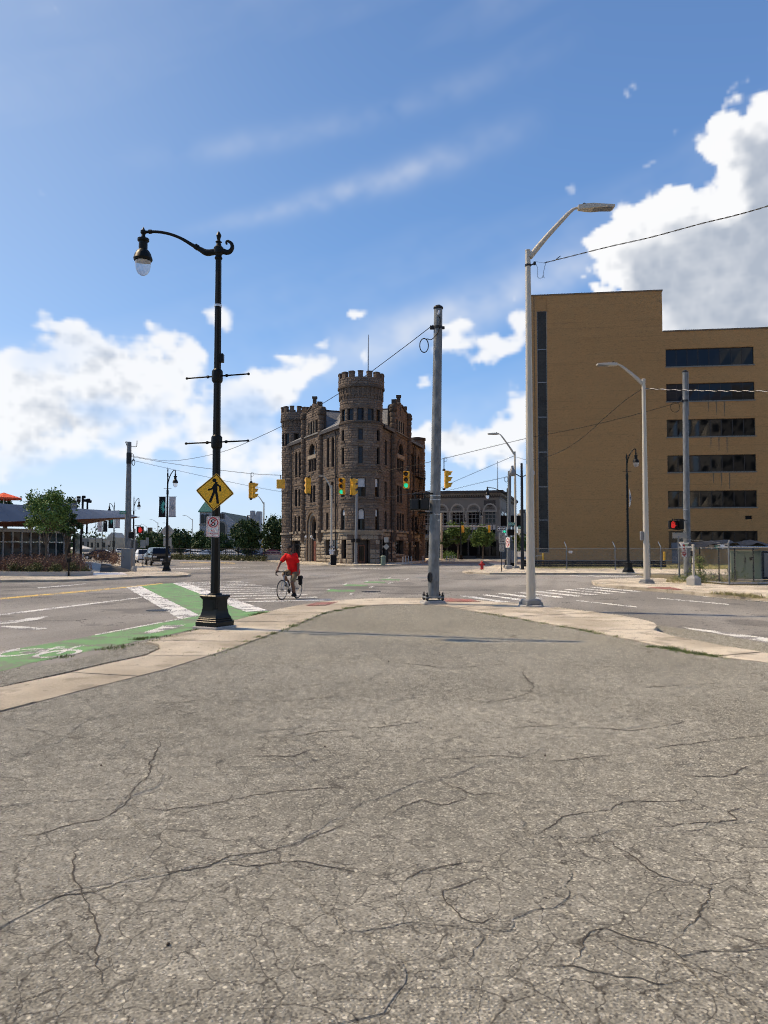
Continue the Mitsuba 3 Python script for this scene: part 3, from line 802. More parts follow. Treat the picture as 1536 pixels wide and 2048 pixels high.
# the long open cracks across the lot, each a ragged dark seam of its own
mat('crack_dark', (.080, .073, .063), .95, 0, .05)
rc = np.random.RandomState(41)
for pts in ([(-20, 1846), (30, 1817), (130, 1790), (195, 1780), (270, 1755), (350, 1742), (420, 1732), (450, 1718), (530, 1702), (600, 1687), (665, 1662), (720, 1645)], [(0, 1676), (80, 1670), (155, 1647), (220, 1632), (250, 1610), (290, 1552), (300, 1515), (325, 1475)],
            [(250, 1611), (320, 1622), (417, 1611), (510, 1591), (590, 1580), (740, 1570)], [(150, 1687), (160, 1740), (155, 1760), (185, 1830), (197, 1895), (185, 1925), (215, 1985)], [(420, 1733), (530, 1732), (610, 1730), (690, 1745), (768, 1757)], [(100, 1900), (198, 1897)],
            [(0, 2020), (60, 2000), (140, 1965), (185, 1942)], [(768, 1760), (813, 1764), (843, 1745), (888, 1732), (990, 1718)], [(1048, 1675), (1088, 1655), (1128, 1630), (1208, 1620), (1248, 1607), (1328, 1601), (1420, 1600)], [(980, 1750), (903, 1785), (898, 1805), (938, 1845), (1048, 1825)],
            [(938, 1845), (958, 1875), (928, 1940)], [(1138, 1937), (1153, 1885), (1213, 1852), (1268, 1875), (1333, 1892), (1348, 1900), (1413, 1937), (1468, 1960), (1540, 2012)], [(1028, 1922), (1138, 1937), (1238, 1960), (1318, 1975), (1393, 1952)],
            [(1333, 1892), (1393, 1852), (1438, 1805), (1443, 1775), (1373, 1760), (1308, 1740), (1228, 1680), (1100, 1690)], [(1443, 1775), (1510, 1788)], [(1268, 1377), (1343, 1371), (1453, 1366)], [(943, 1407), (1008, 1402), (1068, 1387), (1075, 1375), (1048, 1340)],
            [(870, 1560), (945, 1590), (1040, 1588)], [(1300, 1500), (1320, 1493), (1400, 1483), (1536, 1470)], [(1350, 1552), (1450, 1556), (1490, 1535), (1540, 1520)], [(1500, 1612), (1460, 1625), (1478, 1640), (1415, 1650), (1330, 1653), (1230, 1655)], [(480, 1511), (590, 1514), (640, 1495)],
            [(780, 1630), (840, 1598), (880, 1608), (950, 1590)], [(560, 1478), (640, 1462), (760, 1455), (860, 1440)], [(300, 1410), (420, 1400), (560, 1405), (700, 1392)], [(1000, 1460), (1120, 1450), (1260, 1462), (1400, 1440)], [(620, 1330), (760, 1322), (900, 1336), (1040, 1326)], [(880, 1520), (1000, 1512), (1110, 1525), (1240, 1508)]):
    P_ = np.array([gr(x, y)[:2] for x, y in pts])
    seg = np.linalg.norm(np.diff(P_, axis=0), axis=1)
    s_ = np.r_[0, np.cumsum(seg)]
    n_ = max(6, int(s_[-1] / .035))
    t_ = np.linspace(0, s_[-1], n_)
    q_ = np.stack([np.interp(t_, s_, P_[:, k_]) for k_ in (0, 1)], 1)
    dn = np.gradient(q_, axis=0)
    dn = np.stack([-dn[:, 1], dn[:, 0]], 1) / (np.linalg.norm(dn, axis=1, keepdims=True) + 1e-9)
    wob = np.cumsum(rc.normal(0, .008, n_))
    wob = wob - np.linspace(wob[0], wob[-1], n_) + rc.normal(0, .004, n_)
    q_ = q_ + dn * wob[:, None]
    dist = np.linalg.norm(q_, axis=1)
    wd = (.0004 + .00078 * np.clip(dist, 2, 12)) * np.clip(.55 + .9 * meshkit.noise(np.stack([t_ * 5, t_ * 0 + s_[-1], t_ * 0], 1)) + rc.normal(0, .18, n_), .15, 2) * np.minimum(1, np.minimum(t_, s_[-1] - t_) / .25 + .1)
    V_ = np.vstack([np.column_stack([q_ + dn * wd[:, None], np.full(n_, .0035)]), np.column_stack([q_ - dn * wd[:, None], np.full(n_, .0035)])])
    Q_ = np.array([[i_ + n_, i_ + n_ + 1, i_ + 1, i_] for i_ in range(n_ - 1)])
    part('asphalt_lot', 'crack', (V_, Q_), 'crack_dark')

# small litter on the asphalt
for i, (x, y) in enumerate(((777, 1324), (202, 1532), (336, 1890), (1400, 1518), (1090, 1512), (650, 1494))):
    c = gr(x, y)
    r = np.random.RandomState(60 + i)
    wh = ('near the tip of the lot', 'at far left', 'low at left', 'at right', 'right of the middle', 'left of the middle')[i]
    m = ball(c + [0, 0, .006], .007 if i else .014, 6, (1.2, 1, .6))
    single('pebble', (m[0] + r.normal(0, .003, m[0].shape), m[1]), 'dark_stone', 'dark pebble on the cracked asphalt ' + wh, 'pebble', group='dark pebbles on the asphalt')

# ------------------------------------------------------------------ the stone castle building on the wedge between two streets
class Flat:
    """A plane of a facade: u along it, z up, d outward."""

    def __init__(s, A, B, side):
        s.A, s.B = np.array(A, float), np.array(B, float)
        s.L = np.linalg.norm(s.B - s.A)
        s.e = (s.B - s.A) / s.L
        s.n = np.array([s.e[1], -s.e[0]]) * side
        s.side = side

    def map(s, u, z, d):
        u, z, d = np.broadcast_arrays(np.asarray(u, float), z, d)
        q = s.A + u[..., None] * s.e + d[..., None] * s.n
        return np.concatenate([q, z[..., None]], -1)

    def p(s, px, py):
        r = ray(px, py)
        t, u = np.linalg.solve(np.array([[r[0], -s.e[0]], [r[1], -s.e[1]]]), s.A)
        return u, CAM_H + r[2] * t

    strip = None


class Round:
    def __init__(s, C, R):
        s.C, s.R, s.side = np.array(C, float), R, 1

    def map(s, u, z, d):
        u, z, d = np.broadcast_arrays(np.asarray(u, float), z, d)
        a = u / s.R
        r = s.R + d
        return np.stack([s.C[0] + r * np.sin(a), s.C[1] - r * np.cos(a), z], -1)

    strip = .26


def wall(S, poly, d0, d1):
    """A wall of the given outline (u, z), between depths d0 and d1, bent onto the surface."""
    pieces = [poly]
    if S.strip:
        x0, _, x1, _ = poly.bounds
        n = int(math.ceil((x1 - x0) / S.strip))
        xs = np.linspace(x0, x1, n + 1)
        pieces = [poly.intersection(sbox(xs[i], -99, xs[i + 1], 99)) for i in range(n)]
    out = []
    for g in pieces:
        m = extr(g, d1 - d0, z0=d0)
        if m:
            out.append((S.map(m[0][:, 0], m[0][:, 1], m[0][:, 2]), m[1]))
    return cat(out)


def opening(u0, u1, z0, z1, arch):
    u0, u1 = min(u0, u1), max(u0, u1)
    if not arch:
        return sbox(u0, z0, u1, z1)
    r = (u1 - u0) / 2
    th = np.linspace(0, np.pi, 13)
    return Polygon([(u0, z0), (u1, z0)] + [((u0 + u1) / 2 + r * math.cos(t), z1 - r + r * math.sin(t)) for t in th])


def courses(S, poly, holes, hr, wr, seed, bulge, tones, z_lo=None):
    """Rock-faced blocks filling a wall outline round its openings: one mesh, a tone per block."""
    r = np.random.RandomState(seed)
    u0, z0, u1, z1 = poly.bounds
    free = poly.difference(shapely.union_all([h.buffer(.03) for h in holes])) if holes else poly
    B = []
    z = z0
    while z < z1 - .08:
        h = min(r.uniform(*hr), z1 - z)
        cut = free.intersection(LineString([(u0 - 1, z + h * .5), (u1 + 1, z + h * .5)]))
        segs = [g for g in getattr(cut, 'geoms', [cut]) if g.geom_type == 'LineString' and g.length > .04]
        for g in segs:
            a, b = sorted(c[0] for c in g.coords[:2])
            n = max(1, int(round((b - a) / r.uniform(*wr))))
            xs = np.linspace(a, b, n + 1)
            if n > 1:
                xs[1:-1] += r.uniform(-.22, .22, n - 1) * (b - a) / n
            for i in range(n):
                B.append((xs[i], xs[i + 1], z, z + h))
        z += h
    B = np.array(B)
    n = len(B)
    j = .010
    ru = lambda a, b: r.uniform(a, b, n)  # noqa: E731
    a, b, c, d = B[:, 0] + j, B[:, 1] - j, B[:, 2] + j, B[:, 3] - j
    iu, iz = np.minimum((b - a) * .3, ru(.05, .14)), np.minimum((d - c) * .3, ru(.04, .12))
    hh = bulge * ru(.35, 1.3)
    P = []
    for uu, zz, dd in ((a, c, 0 * a), (b, c, 0 * a), (b, d, 0 * a), (a, d, 0 * a)):
        P.append(S.map(uu, zz, dd))
    for uu, zz in ((a + iu, c + iz), (b - iu, c + iz), (b - iu, d - iz), (a + iu, d - iz)):
        P.append(S.map(uu + ru(-.03, .03), zz + ru(-.03, .03), hh * ru(.6, 1.3)))
    V = np.stack(P, 1).reshape(-1, 3)
    q = np.array([[0, 1, 5, 4], [1, 2, 6, 5], [2, 3, 7, 6], [3, 0, 4, 7], [4, 5, 6, 7]])
    Q = (q[None] + 8 * np.arange(n)[:, None, None]).reshape(-1, 4)
    Fc = np.vstack([Q[:, [0, 1, 2]], Q[:, [0, 2, 3]]])
    tones = np.array(tones)
    t = r.uniform(0, 1, n)
    col = tones[r.choice(len(tones), n)] * r.uniform(.88, 1.08, n)[:, None]
    return V, Fc, np.repeat(col, 8, 0)


BROWN = [(.166, .135, .112), (.150, .121, .099), (.175, .144, .118), (.143, .115, .094), (.164, .129, .106), (.156, .131, .110)]
castle = thing('castle_building', 'brown rock faced stone castle with round battlemented corner tower on the wedge between two streets', 'building')
LF = Flat((-4.42, 84.0), (-12.67, 101.0), -1)
RF = Flat((-.27, 84.0), (5.14, 102.7), 1)
TW = Round((-2.48, 82.95), 2.3)
win_n = [0]


def window(S, u0, u1, z0, z1, arch, depth=.26, pane='dark_glass', bars=(.5,), mull=(), blind=0.0, sill=True, sill_mat='brown_stone', fr_w=.06):
    u0, u1 = min(u0, u1), max(u0, u1)
    o = opening(u0, u1, z0, z1, arch)
    frame = o.difference(o.buffer(-fr_w))
    for b in bars:
        frame = frame.union(o.intersection(sbox(u0, z0 + (z1 - z0) * b - .03, u1, z0 + (z1 - z0) * b + .03)))
    for b in mull:
        frame = frame.union(o.intersection(sbox(u0 + (u1 - u0) * b - .035, z0, u0 + (u1 - u0) * b + .035, z1)))
    k = part(castle, 'window', wall(S, frame, -depth, -depth + .07), 'window_frame')
    part(k, 'pane', wall(S, o, -depth - .04, -depth + .015), pane)
    if blind:
        part(k, 'blind', wall(S, o.intersection(sbox(u0 + fr_w, z0 + (z1 - z0) * (1 - blind), u1 - fr_w, z1 - fr_w)), -depth + .018, -depth + .024), 'blind')
    if sill:
        part(castle, 'sill', wall(S, sbox(u0 - .12, z0 - .2, u1 + .12, z0 - .005), -.05, .13), sill_mat)
    return o


def facade(S, wins, top, gable, arch_big, entrance, shops, cols, door=None):
    holes = []
    for (x0, x1, y0, y1, a, kw) in wins:
        xm = (x0 + x1) / 2
        ua, ub = S.p(x0, 1000)[0], S.p(x1, 1000)[0]
        za, zb = S.p(xm, y1)[1], S.p(xm, y0)[1]
        holes.append(window(S, ua, ub, za, zb, a, **kw))
    g0, g1, gpx, gpy = gable                                            # gable feet, apex
    ua, ub = sorted((S.p(g0, 1000)[0], S.p(g1, 1000)[0]))
    um, zp = S.p(gpx, gpy)
    um = (ua + ub) / 2
    zs = top + 2.9
    outline = sbox(0, 0, S.L, top).union(Polygon([(ua, top - .1), (ub, top - .1), (ub, zs), (um + .45, zp - .35), (um + .3, zp), (um - .3, zp), (um - .45, zp - .35), (ua, zs)]))
    # the great arched window: a recess with transom and three lights below
    x0, x1, yt, yb, ytr = arch_big
    xm = (x0 + x1) / 2
    u0, u1 = sorted((S.p(x0, 1000)[0], S.p(x1, 1000)[0]))
    zt, zb, ztr = S.p(xm, yt)[1], S.p(xm, yb)[1], S.p(xm, ytr)[1]
    w = u1 - u0
    holes.append(window(S, u0, u1, ztr, zt, True, bars=(), mull=(.33, .67), sill=False))
    part(castle, 'transom', wall(S, sbox(u0 - .35, ztr - .45, u1 + .35, ztr - .01), -.1, .12), 'pale_stone')
    for k in range(3):
        a, b = u0 - .3 + (w + .6) * k / 3 + .09, u0 - .3 + (w + .6) * (k + 1) / 3 - .09
        holes.append(window(S, a, b, zb, ztr - .47, False, bars=(.55,), sill=k == 1))
    c, r0 = (u0 + u1) / 2, w / 2
    for k in range(13):
        t0, t1 = np.pi * k / 13, np.pi * (k + 1) / 13 - .02
        q = [(c + rr * math.cos(t), zt - r0 + rr * math.sin(t)) for rr, t in ((r0 + .01, t0), (r0 + .5, t0), (r0 + .52, (t0 + t1) / 2), (r0 + .5, t1), (r0 + .01, t1))]
        part(castle, 'voussoir', wall(S, Polygon(q), -.02, .09 + .03 * (k % 2)), 'brown_stone')
    holes.append(Point(c, zt - r0).buffer(r0 + .5).intersection(sbox(c - 9, zt - r0, c + 9, 99)))
    cut = list(holes[:-1])
    # gable lights and slits
    gy0, gy1, gx0, gx1 = gable_lights[S.side]
    ga, gb = sorted((S.p(gx0, 1000)[0], S.p(gx1, 1000)[0]))
    za, zb2 = S.p((gx0 + gx1) / 2, gy1)[1], S.p((gx0 + gx1) / 2, gy0)[1]
    for k in range(4):
        a, b = ga + (gb - ga) * k / 4 + .12, ga + (gb - ga) * (k + 1) / 4 - .12
        o = window(S, a, b, za, zb2, False, bars=(), sill=False)
        holes.append(o)
        cut.append(o)
        if k:
            part(castle, 'colonnette', cyl(S.map(ga + (gb - ga) * k / 4, za, .02), S.map(ga + (gb - ga) * k / 4, zb2, .02), .085, n=8), 'pale_stone', 40)
    o = sbox(um - .11, zb2 + .5, um + .11, zb2 + 1.7)
    part(castle, 'slit', wall(S, o, -.3, -.2), 'dark_glass')
    holes.append(o)
    cut.append(o)
    part(castle, 'string_course', wall(S, sbox(ua + .3, za - .24, ub - .3, za - .03), -.05, .12), 'brown_stone')
    # coping up the gable and its finial
    for sgn in (-1, 1):
        q0, q1 = (um + sgn * (ub - ua) / 2, zs), (um + sgn * .4, zp - .3)
        d = np.array(q1) - q0
        nn = np.array([-d[1], d[0]]) / np.linalg.norm(d) * .13 * -sgn
        part(castle, 'coping', wall(S, Polygon([q0, q1, (q1[0] + nn[0], q1[1] + nn[1]), (q0[0] + nn[0], q0[1] + nn[1])]).buffer(.02), -.45, .14), 'dark_stone')
        kx = um + sgn * (ub - ua) * .33
        part(castle, 'kneeler', wall(S, sbox(kx - .15, zs + .45, kx + .15, zs + .95), -.4, .2), 'dark_stone')
    part(castle, 'finial', cat(bx((-.22, -.22, 0), (.22, .22, .8), rotz(0, S.map(um, zp - .1, -.2))), bx((-.3, -.3, .7), (.3, .3, .95), rotz(0, S.map(um, zp - .1, -.2)))), 'dark_stone')
    # entrance or ground openings
    for (x0, x1, y0, y1, a, kind) in shops:
        xm = (x0 + x1) / 2
        ua_, ub_ = S.p(x0, 1000)[0], S.p(x1, 1000)[0]
        zt_ = S.p(xm, y0)[1]
        zb_ = max(.0, S.p(xm, y1)[1])
        if kind == 'shop':
            o = window(S, ua_, ub_, zb_, zt_, a, .45, bars=(.78,), mull=(.25, .5, .75), sill_mat='pale_stone', fr_w=.1)
        elif kind == 'door':
            o = window(S, ua_, ub_, .02, zt_, a, .5, bars=(.75,), mull=(.5,), sill=False, fr_w=.12)
        holes.append(o)
        cut.append(o)
    if entrance:
        x0, x1, yt = entrance
        u0, u1 = sorted((S.p(x0, 1000)[0], S.p(x1, 1000)[0]))
        zt = S.p((x0 + x1) / 2, yt)[1]
        for k in range(3):                                              # three receding orders
            s = .34 * k
            o1, o2 = opening(u0 + s, u1 - s, 0, zt - s, True), opening(u0 + s + .34, u1 - s - .34, 0, zt - s - .34, True)
            part(castle, 'arch_order', wall(S, o1.difference(o2), -.75, .02 - .20 * k), ('brown_stone', 'pale_stone', 'brown_stone')[k])
        s = 1.02
        o = opening(u0 + s, u1 - s, 0, zt - s, True)
        k = part(castle, 'doorway', wall(S, o.difference(o.buffer(-.12)).union(o.intersection(sbox(u0, 2.55, u1, 2.75))), -.70, -.62), 'window_frame')
        part(k, 'fanlight', wall(S, o, -.77, -.70), 'dark_glass')
        cu = (u0 + u1) / 2
        wd = (u1 - u0) / 2 - 1.14
        for sgn in (-1, 1):
            d_ = part(castle, 'door', wall(S, sbox(cu + (.02 if sgn > 0 else -wd), .05, cu + (wd if sgn > 0 else -.02), 2.5), -.68, -.60), 'door_red')
            for i in range(3):
                part(d_, 'panel', wall(S, sbox(cu + sgn * (.1 if sgn > 0 else wd - .08) if sgn > 0 else cu - wd + .08, .2 + .75 * i, cu + wd - .08 if sgn > 0 else cu - .1, .82 + .75 * i), -.60, -.575), 'door_red')
            part(castle, 'globe_lamp', cat(ball(S.map(cu + sgn * .95, 3.0, .35), .17, 10), tube([S.map(cu + sgn * .95, 2.85, .35), S.map(cu + sgn * 1.2, 2.7, .1)], .04, 6)), 'frosted', 50)
        full = opening(u0, u1, -1, zt, True)
        holes.append(full)
        cut.append(full)
    # masonry: mortar wall with the openings cut, pale ground storey, rock-faced courses
    wl = outline.difference(shapely.union_all(cut))
    part(castle, 'wall', wall(S, wl, -.55, -.012), 'mortar')
    z1 = 3.38
    up = outline.intersection(sbox(-1, z1 + .35, 99, 99))
    V, Fc, C = courses(S, up, holes, (.22, .36), (.45, 1.0), 11 + S.side, .055, BROWN)
    part(castle, 'wall_stones', (V, Fc), 'rock_stone', kind='stuff', color=C)
    # pale frieze above the shop windows, cornice
    part(castle, 'cornice', wall(S, sbox(-.3, z1 + .06, S.L + .3, z1 + .34).difference(shapely.union_all(holes)), -.05, .22), 'pale_stone')
    low = sbox(0, .02, S.L, z1 + .05)
    lowfree = low.difference(shapely.union_all([h.buffer(.02) for h in holes]))
    n = 0
    z = .02
    r = np.random.RandomState(8 + S.side)
    while z < z1:
        h = .42 if z < 2.6 else z1 + .04 - z
        cutl = lowfree.intersection(LineString([(-1, z + h / 2), (99, z + h / 2)]))
        for g in getattr(cutl, 'geoms', [cutl]):
            if g.geom_type != 'LineString' or g.length < .12:
                continue
            a, b = sorted(c_[0] for c_ in g.coords[:2])
            k = max(1, int(round((b - a) / 1.5)))
            for i in range(k):
                ca, cb = a + (b - a) * i / k + .012, a + (b - a) * (i + 1) / k - .012
                m = courses(S, sbox(ca, z + .012, cb, z + h - .012), [], (h, h + .01), (9, 10), r.randint(9999), .15 if z < 2.6 else .05, [(1, 1, 1)])
                part(castle, 'ground_stone', m[:2], 'pale_stone' if (S.side < 0 or z > 2.6 or r.rand() < .4) else 'brown_stone')
        z += h
    # engaged round columns in drums with caps
    for (cx, ytop) in cols:
        u = S.p(cx, 1000)[0]
        zt = S.p(cx, ytop)[1]
        c = S.map(u, 0, .12)
        part(castle, 'corbel', lathe([(.22, 2.3), (.34, 2.7), (.48, 3.2), (.52, 3.4)], 14, (c[0], c[1], 0)), 'brown_stone', 40)
        z = 3.42
        while z < zt - .7:
            h = r.uniform(.5, .72)
            rr = .36 + r.uniform(-.02, .02)
            ph = r.uniform(0, 1)
            m = lathe([(rr - .05, z + .012), (rr + .02, z + h * .25), (rr + .03, z + h * .7), (rr - .05, z + h - .012)], 9, (c[0], c[1], 0), phase=ph)
            part(castle, 'drum', m, 'brown_stone')
            z += h
        part(castle, 'column_cap', lathe([(.38, z), (.48, z + .1), (.48, z + .32), (.40, z + .4), (.45, z + .5), (.43, z + .66), (.28, z + .86), (.05, z + .95)], 14, (c[0], c[1], 0)), 'dark_stone', 30)
    # string courses
    for zz in string_z[S.side]:
        seg = sbox(.1, zz, S.L - .1, zz + .2).difference(shapely.union_all(holes).buffer(.02))
        part(castle, 'string_course', wall(S, seg, -.05, .10), 'brown_stone')
    part(castle, 'eave', wall(S, sbox(0, top - .34, S.L, top + .02).difference(sbox(ua + .2, 0, ub - .2, 99)), -.05, .42), 'dark_trim')
    # drain pipes
    for px in pipes[S.side]:
        u = S.p(px, 1000)[0]
        part(castle, 'drain_pipe', tube([S.map(u, .15, .2), S.map(u, top - .9, .2), S.map(u, top - .45, .35)], .085, 8), 'dark_trim', 40)


K = dict
gable_lights = {-1: (843, 868.5, 615.5, 635.5), 1: (842, 870, 791.4, 808.5)}
string_z = {-1: (6.35, 9.55), 1: (6.35, 9.55)}
pipes = {-1: (674.5, 586.0), 1: (779.5, 825.0)}
wl = [(653.5, 658, 876, 936, True, K(bars=(.62,))), (663, 668, 874, 934, True, K(bars=(.62,))), (589.8, 594.4, 904, 956, True, K(bars=(.62,))), (597.2, 601.6, 902, 955, True, K(bars=(.62,))),
      (652.5, 658, 965, 1002, False, K()), (662.3, 667, 963, 1001, False, K()), (589.5, 594.0, 979.5, 1013, False, K()), (597, 601.2, 978.5, 1012.5, False, K()), (620.2, 624.4, 971, 1006.5, False, K()), (626.2, 630.6, 970.5, 1006, False, K()),
      (652.4, 657.2, 1023.5, 1063, True, K()), (589.0, 593.4, 1031.5, 1068, True, K()), (596.2, 600.4, 1031, 1067.5, True, K())]
facade(LF, wl, 15.2, (608.5, 643.5, 628.4, 806), (618.6, 631.0, 888, 944, 910), (612.3, 634.6, 1019), [(571.5, 602.5, 1081, 1117, False, 'shop'), (652, 677.0, 1078.5, 1112, False, 'shop')], [(608.8, 838), (643.3, 820.5)])
wr = [(769.3, 773.8, 879, 932, True, K(bars=(.6,))), (769.2, 773.4, 963, 1000.5, False, K()), (769.2, 773.4, 1022.5, 1062.5, True, K()), (794.0, 798.4, 970, 1006.5, False, K()), (800.0, 803.8, 971, 1006, False, K()),
      (794.0, 797.4, 1025, 1064.5, True, K()), (799.0, 802.4, 1026, 1064.5, True, K()), (804.2, 807.6, 1027, 1065, True, K()), (821.8, 826.2, 906, 946, True, K()), (828.4, 832.4, 909, 947, True, K()), (835.2, 839, 911, 948, True, K()),
      (822, 826, 980, 1012, False, K()), (829.5, 833, 982, 1013, False, K()), (836, 839.4, 984, 1014, False, K()), (822, 826, 1033, 1068, False, K()), (830, 834, 1034, 1068, False, K())]
facade(RF, wr, 15.2, (784.5, 815.5, 797.8, 803), (795, 806.0, 888, 943, 910), None, [(762.5, 776.5, 1080, 1122, False, 'door'), (789.6, 806.5, 1081.5, 1108, False, 'shop'), (816.5, 822.5, 1083, 1118, False, 'door'), (829, 838, 1084, 1117, False, 'door')], [(784.4, 818), (815.4, 838)])
# plain rear wall closing the wedge
BW = Flat(RF.B, LF.B, 1)
part(castle, 'wall', wall(BW, sbox(0, 0, BW.L, 15.2), -.4, 0), 'mortar')

# the corner tower
R = TW.R
deg = math.radians
cut, holes = [], []
circ = 2 * np.pi * R


def tw(a, w_, z0, z1, arch=False, **kw):
    o = window(TW, R * deg(a - w_ / 2), R * deg(a + w_ / 2), z0, z1, arch, depth=.22, **kw)
    holes.append(o)
    cut.append(o)


for a in (-84, -56, -28, 0, 28, 56, 84):
    tw(a, 17.6, 15.12, 16.5, sill=False, pane='blue_glass' if abs(a) < 30 else 'dark_glass')
for a in (-57, 0, 55):
    tw(a, 12, 13.05, 14.22, pane='blue_glass' if a == 0 else 'dark_glass')
    tw(a, 12, 10.55, 12.32, pane='blue_glass' if a == 0 else 'dark_glass')
tw(-57, 20, 7.05, 9.05)
tw(2, 23, 7.05, 9.05, blind=.48)
tw(50, 16, 7.05, 9.05, blind=.45)
tw(-57, 20, 3.56, 5.8, True, blind=.3)
tw(2, 18, 3.56, 5.8, True, blind=.5)
tw(50, 14, 3.56, 5.8, True, blind=.35)
dz = opening(R * deg(-20), R * deg(26), 0, 2.7, False)
cut.append(dz)
holes.append(dz)
# shop door set back in the tower
k = part(castle, 'doorway', wall(TW, dz.difference(sbox(R * deg(-17), -1, R * deg(10), 2.05)), -.75, -.65), 'window_frame')
part(k, 'pane', wall(TW, dz, -.80, -.72), 'dark_glass')
k = part(castle, 'door', wall(TW, sbox(R * deg(-8), .03, R * deg(16), 1.95).difference(sbox(R * deg(-5), .3, R * deg(13), 1.85)), -.68, -.58), 'soffit_wood')
part(k, 'pane', wall(TW, sbox(R * deg(-5), .3, R * deg(13), 1.85), -.66, -.62), 'dark_glass')
o = window(TW, R * deg(-62), R * deg(-42), .55, 2.68, False, depth=.35, sill=False)
cut.append(o)
holes.append(o)
o = window(TW, R * deg(62), R * deg(86), .05, 2.68, False, depth=.35, sill=False)
cut.append(o)
holes.append(o)
TP = 18.0
full = sbox(-circ / 2, 0, circ / 2, TP)
part(castle, 'tower_wall', wall(TW, full.difference(shapely.union_all(cut)), -.5, -.012), 'mortar')
vis = sbox(-R * deg(140), 3.6, R * deg(140), TP)
V, Fc, C = courses(TW, vis, holes, (.21, .33), (.40, .75), 77, .055, BROWN)
part(castle, 'tower_stones', (V, Fc), 'rock_stone', kind='stuff', color=C)
lowr = sbox(-R * deg(110), .02, R * deg(110), 3.05)
r = np.random.RandomState(5)
for z in np.arange(.02, 2.9, .5):
    cutl = lowr.difference(shapely.union_all([h.buffer(.02) for h in holes])).intersection(LineString([(-9, z + .25), (9, z + .25)]))
    for g in getattr(cutl, 'geoms', [cutl]):
        if g.geom_type != 'LineString' or g.length < .1:
            continue
        a, b = sorted(c_[0] for c_ in g.coords[:2])
        n = max(1, int(round((b - a) / .75)))
        for i in range(n):
            m = courses(TW, sbox(a + (b - a) * i / n + .01, z + .012, a + (b - a) * (i + 1) / n - .01, z + .49), [], (.47, .48), (9, 10), r.randint(9999), .06, [(1, 1, 1)])
            part(castle, 'ground_stone', m[:2], 'pale_stone' if r.rand() < .75 else 'brown_stone')
for z0, z1, d, m in ((3.05, 3.36, .10, 'pale_stone'), (3.36, 3.52, .24, 'pale_stone'), (6.45, 6.68, .12, 'brown_stone'), (9.75, 9.98, .12, 'brown_stone'), (14.86, 15.08, .14, 'dark_stone'), (16.52, 16.8, .06, 'brown_stone')):
    part(castle, 'string_course', wall(TW, sbox(-circ / 2, z0, circ / 2, z1), -.1, d), m)


def battlement(C, R, z0, z_cren, z_top, n, holder, phase=0.0, mw=.5):
    """Corbels, parapet and merlons; each merlon and corbel a stone of its own."""
    P = Round(C, R + .16)
    cc = 2 * np.pi * P.R
    for i in range(n * 2):
        a = 2 * np.pi * (i + .5) / (n * 2)
        a = (a + np.pi) % (2 * np.pi) - np.pi
        u = P.R * a
        if abs(a) < 2.6:
            part(holder, 'corbel', wall(P, sbox(u - .11, z0 - .75, u + .11, z0 - .05), -.2, -.03), 'brown_stone')
    part(holder, 'parapet', wall(P, sbox(-cc / 2, z0, cc / 2, z_cren), -.5, -.01), 'mortar')
    V, Fc, Cc = courses(P, sbox(-cc / 2, z0, cc / 2, z_cren), [], (.24, .34), (.4, .8), 31, .06, BROWN[:4])
    part(holder, 'parapet_stones', (V, Fc), 'rock_stone', kind='stuff', color=Cc)
    part(holder, 'string_course', wall(P, sbox(-cc / 2, z0 - .04, cc / 2, z0 + .16), -.3, .1), 'dark_stone')
    for i in range(n):
        u = cc * ((i + phase) / n - .5)
        w_ = cc / n * mw
        m = wall(P, sbox(u - w_ / 2, z_cren, u + w_ / 2, z_top - .12), -.48, .02)
        k = part(holder, 'merlon', m, 'brown_stone')
        part(k, 'cap', wall(P, sbox(u - w_ / 2 - .04, z_top - .12, u + w_ / 2 + .04, z_top), -.52, .07), 'dark_stone')
    return lathe([(R - .3, z0), (R - .3, z0 + .3)], 24, (C[0], C[1], 0))


part(castle, 'tower_roof', battlement(TW.C, R, 18.75, 19.78, 20.42, 15, castle, .5), 'slate')
part(castle, 'tower_neck', wall(TW, sbox(-circ / 2, TP - .02, circ / 2, 18.8), -.5, .05), 'brown_stone')
for i in range(16):
    a = 2 * np.pi * (i + .5) / 16 - np.pi
    if abs(a) < 2.2:
        part(castle, 'corbel_arch', wall(TW, sbox(R * a - .3, 17.55, R * a + .3, 18.1).difference(opening(R * a - .2, R * a + .2, 17.5, 17.95, True)), -.05, .13), 'brown_stone')
fp = part(castle, 'flagpole', tube([(TW.C[0] + .75, TW.C[1], 18.9), (TW.C[0] + .78, TW.C[1], 24.9)], [.07, .04], 8), 'grey_metal', 40)

# the round tower at the far left end
c2 = LF.map(LF.L + .0, 0, -.9)
T2 = Round(c2[:2], 1.62)
full = sbox(-np.pi * T2.R, 0, np.pi * T2.R, 18.3)
w2 = []
for a, z0, z1 in ((-62, 14.9, 16.6), (-30, 14.9, 16.6), (15, 14.9, 16.6), (-75, 10.4, 12.6), (-75, 7, 9), (-75, 3.7, 6)):
    w2.append(window(T2, T2.R * deg(a - 11), T2.R * deg(a + 11), z0, z1, False, depth=.2, sill=False))
part(castle, 'tower_wall', wall(T2, full.difference(shapely.union_all(w2)), -.4, -.012), 'mortar')
V, Fc, C = courses(T2, sbox(-T2.R * deg(120), .05, T2.R * deg(120), 18.3), w2, (.26, .42), (.45, .8), 78, .07, BROWN[:4])
part(castle, 'tower_stones', (V, Fc), 'rock_stone', kind='stuff', color=C)
part(castle, 'tower_roof', battlement(T2.C, T2.R, 18.3, 19.45, 20.2, 11, castle, .35), 'slate')
part(castle, 'string_course', wall(T2, sbox(-np.pi * T2.R, 3.36, np.pi * T2.R, 3.62), -.1, .2), 'pale_stone')
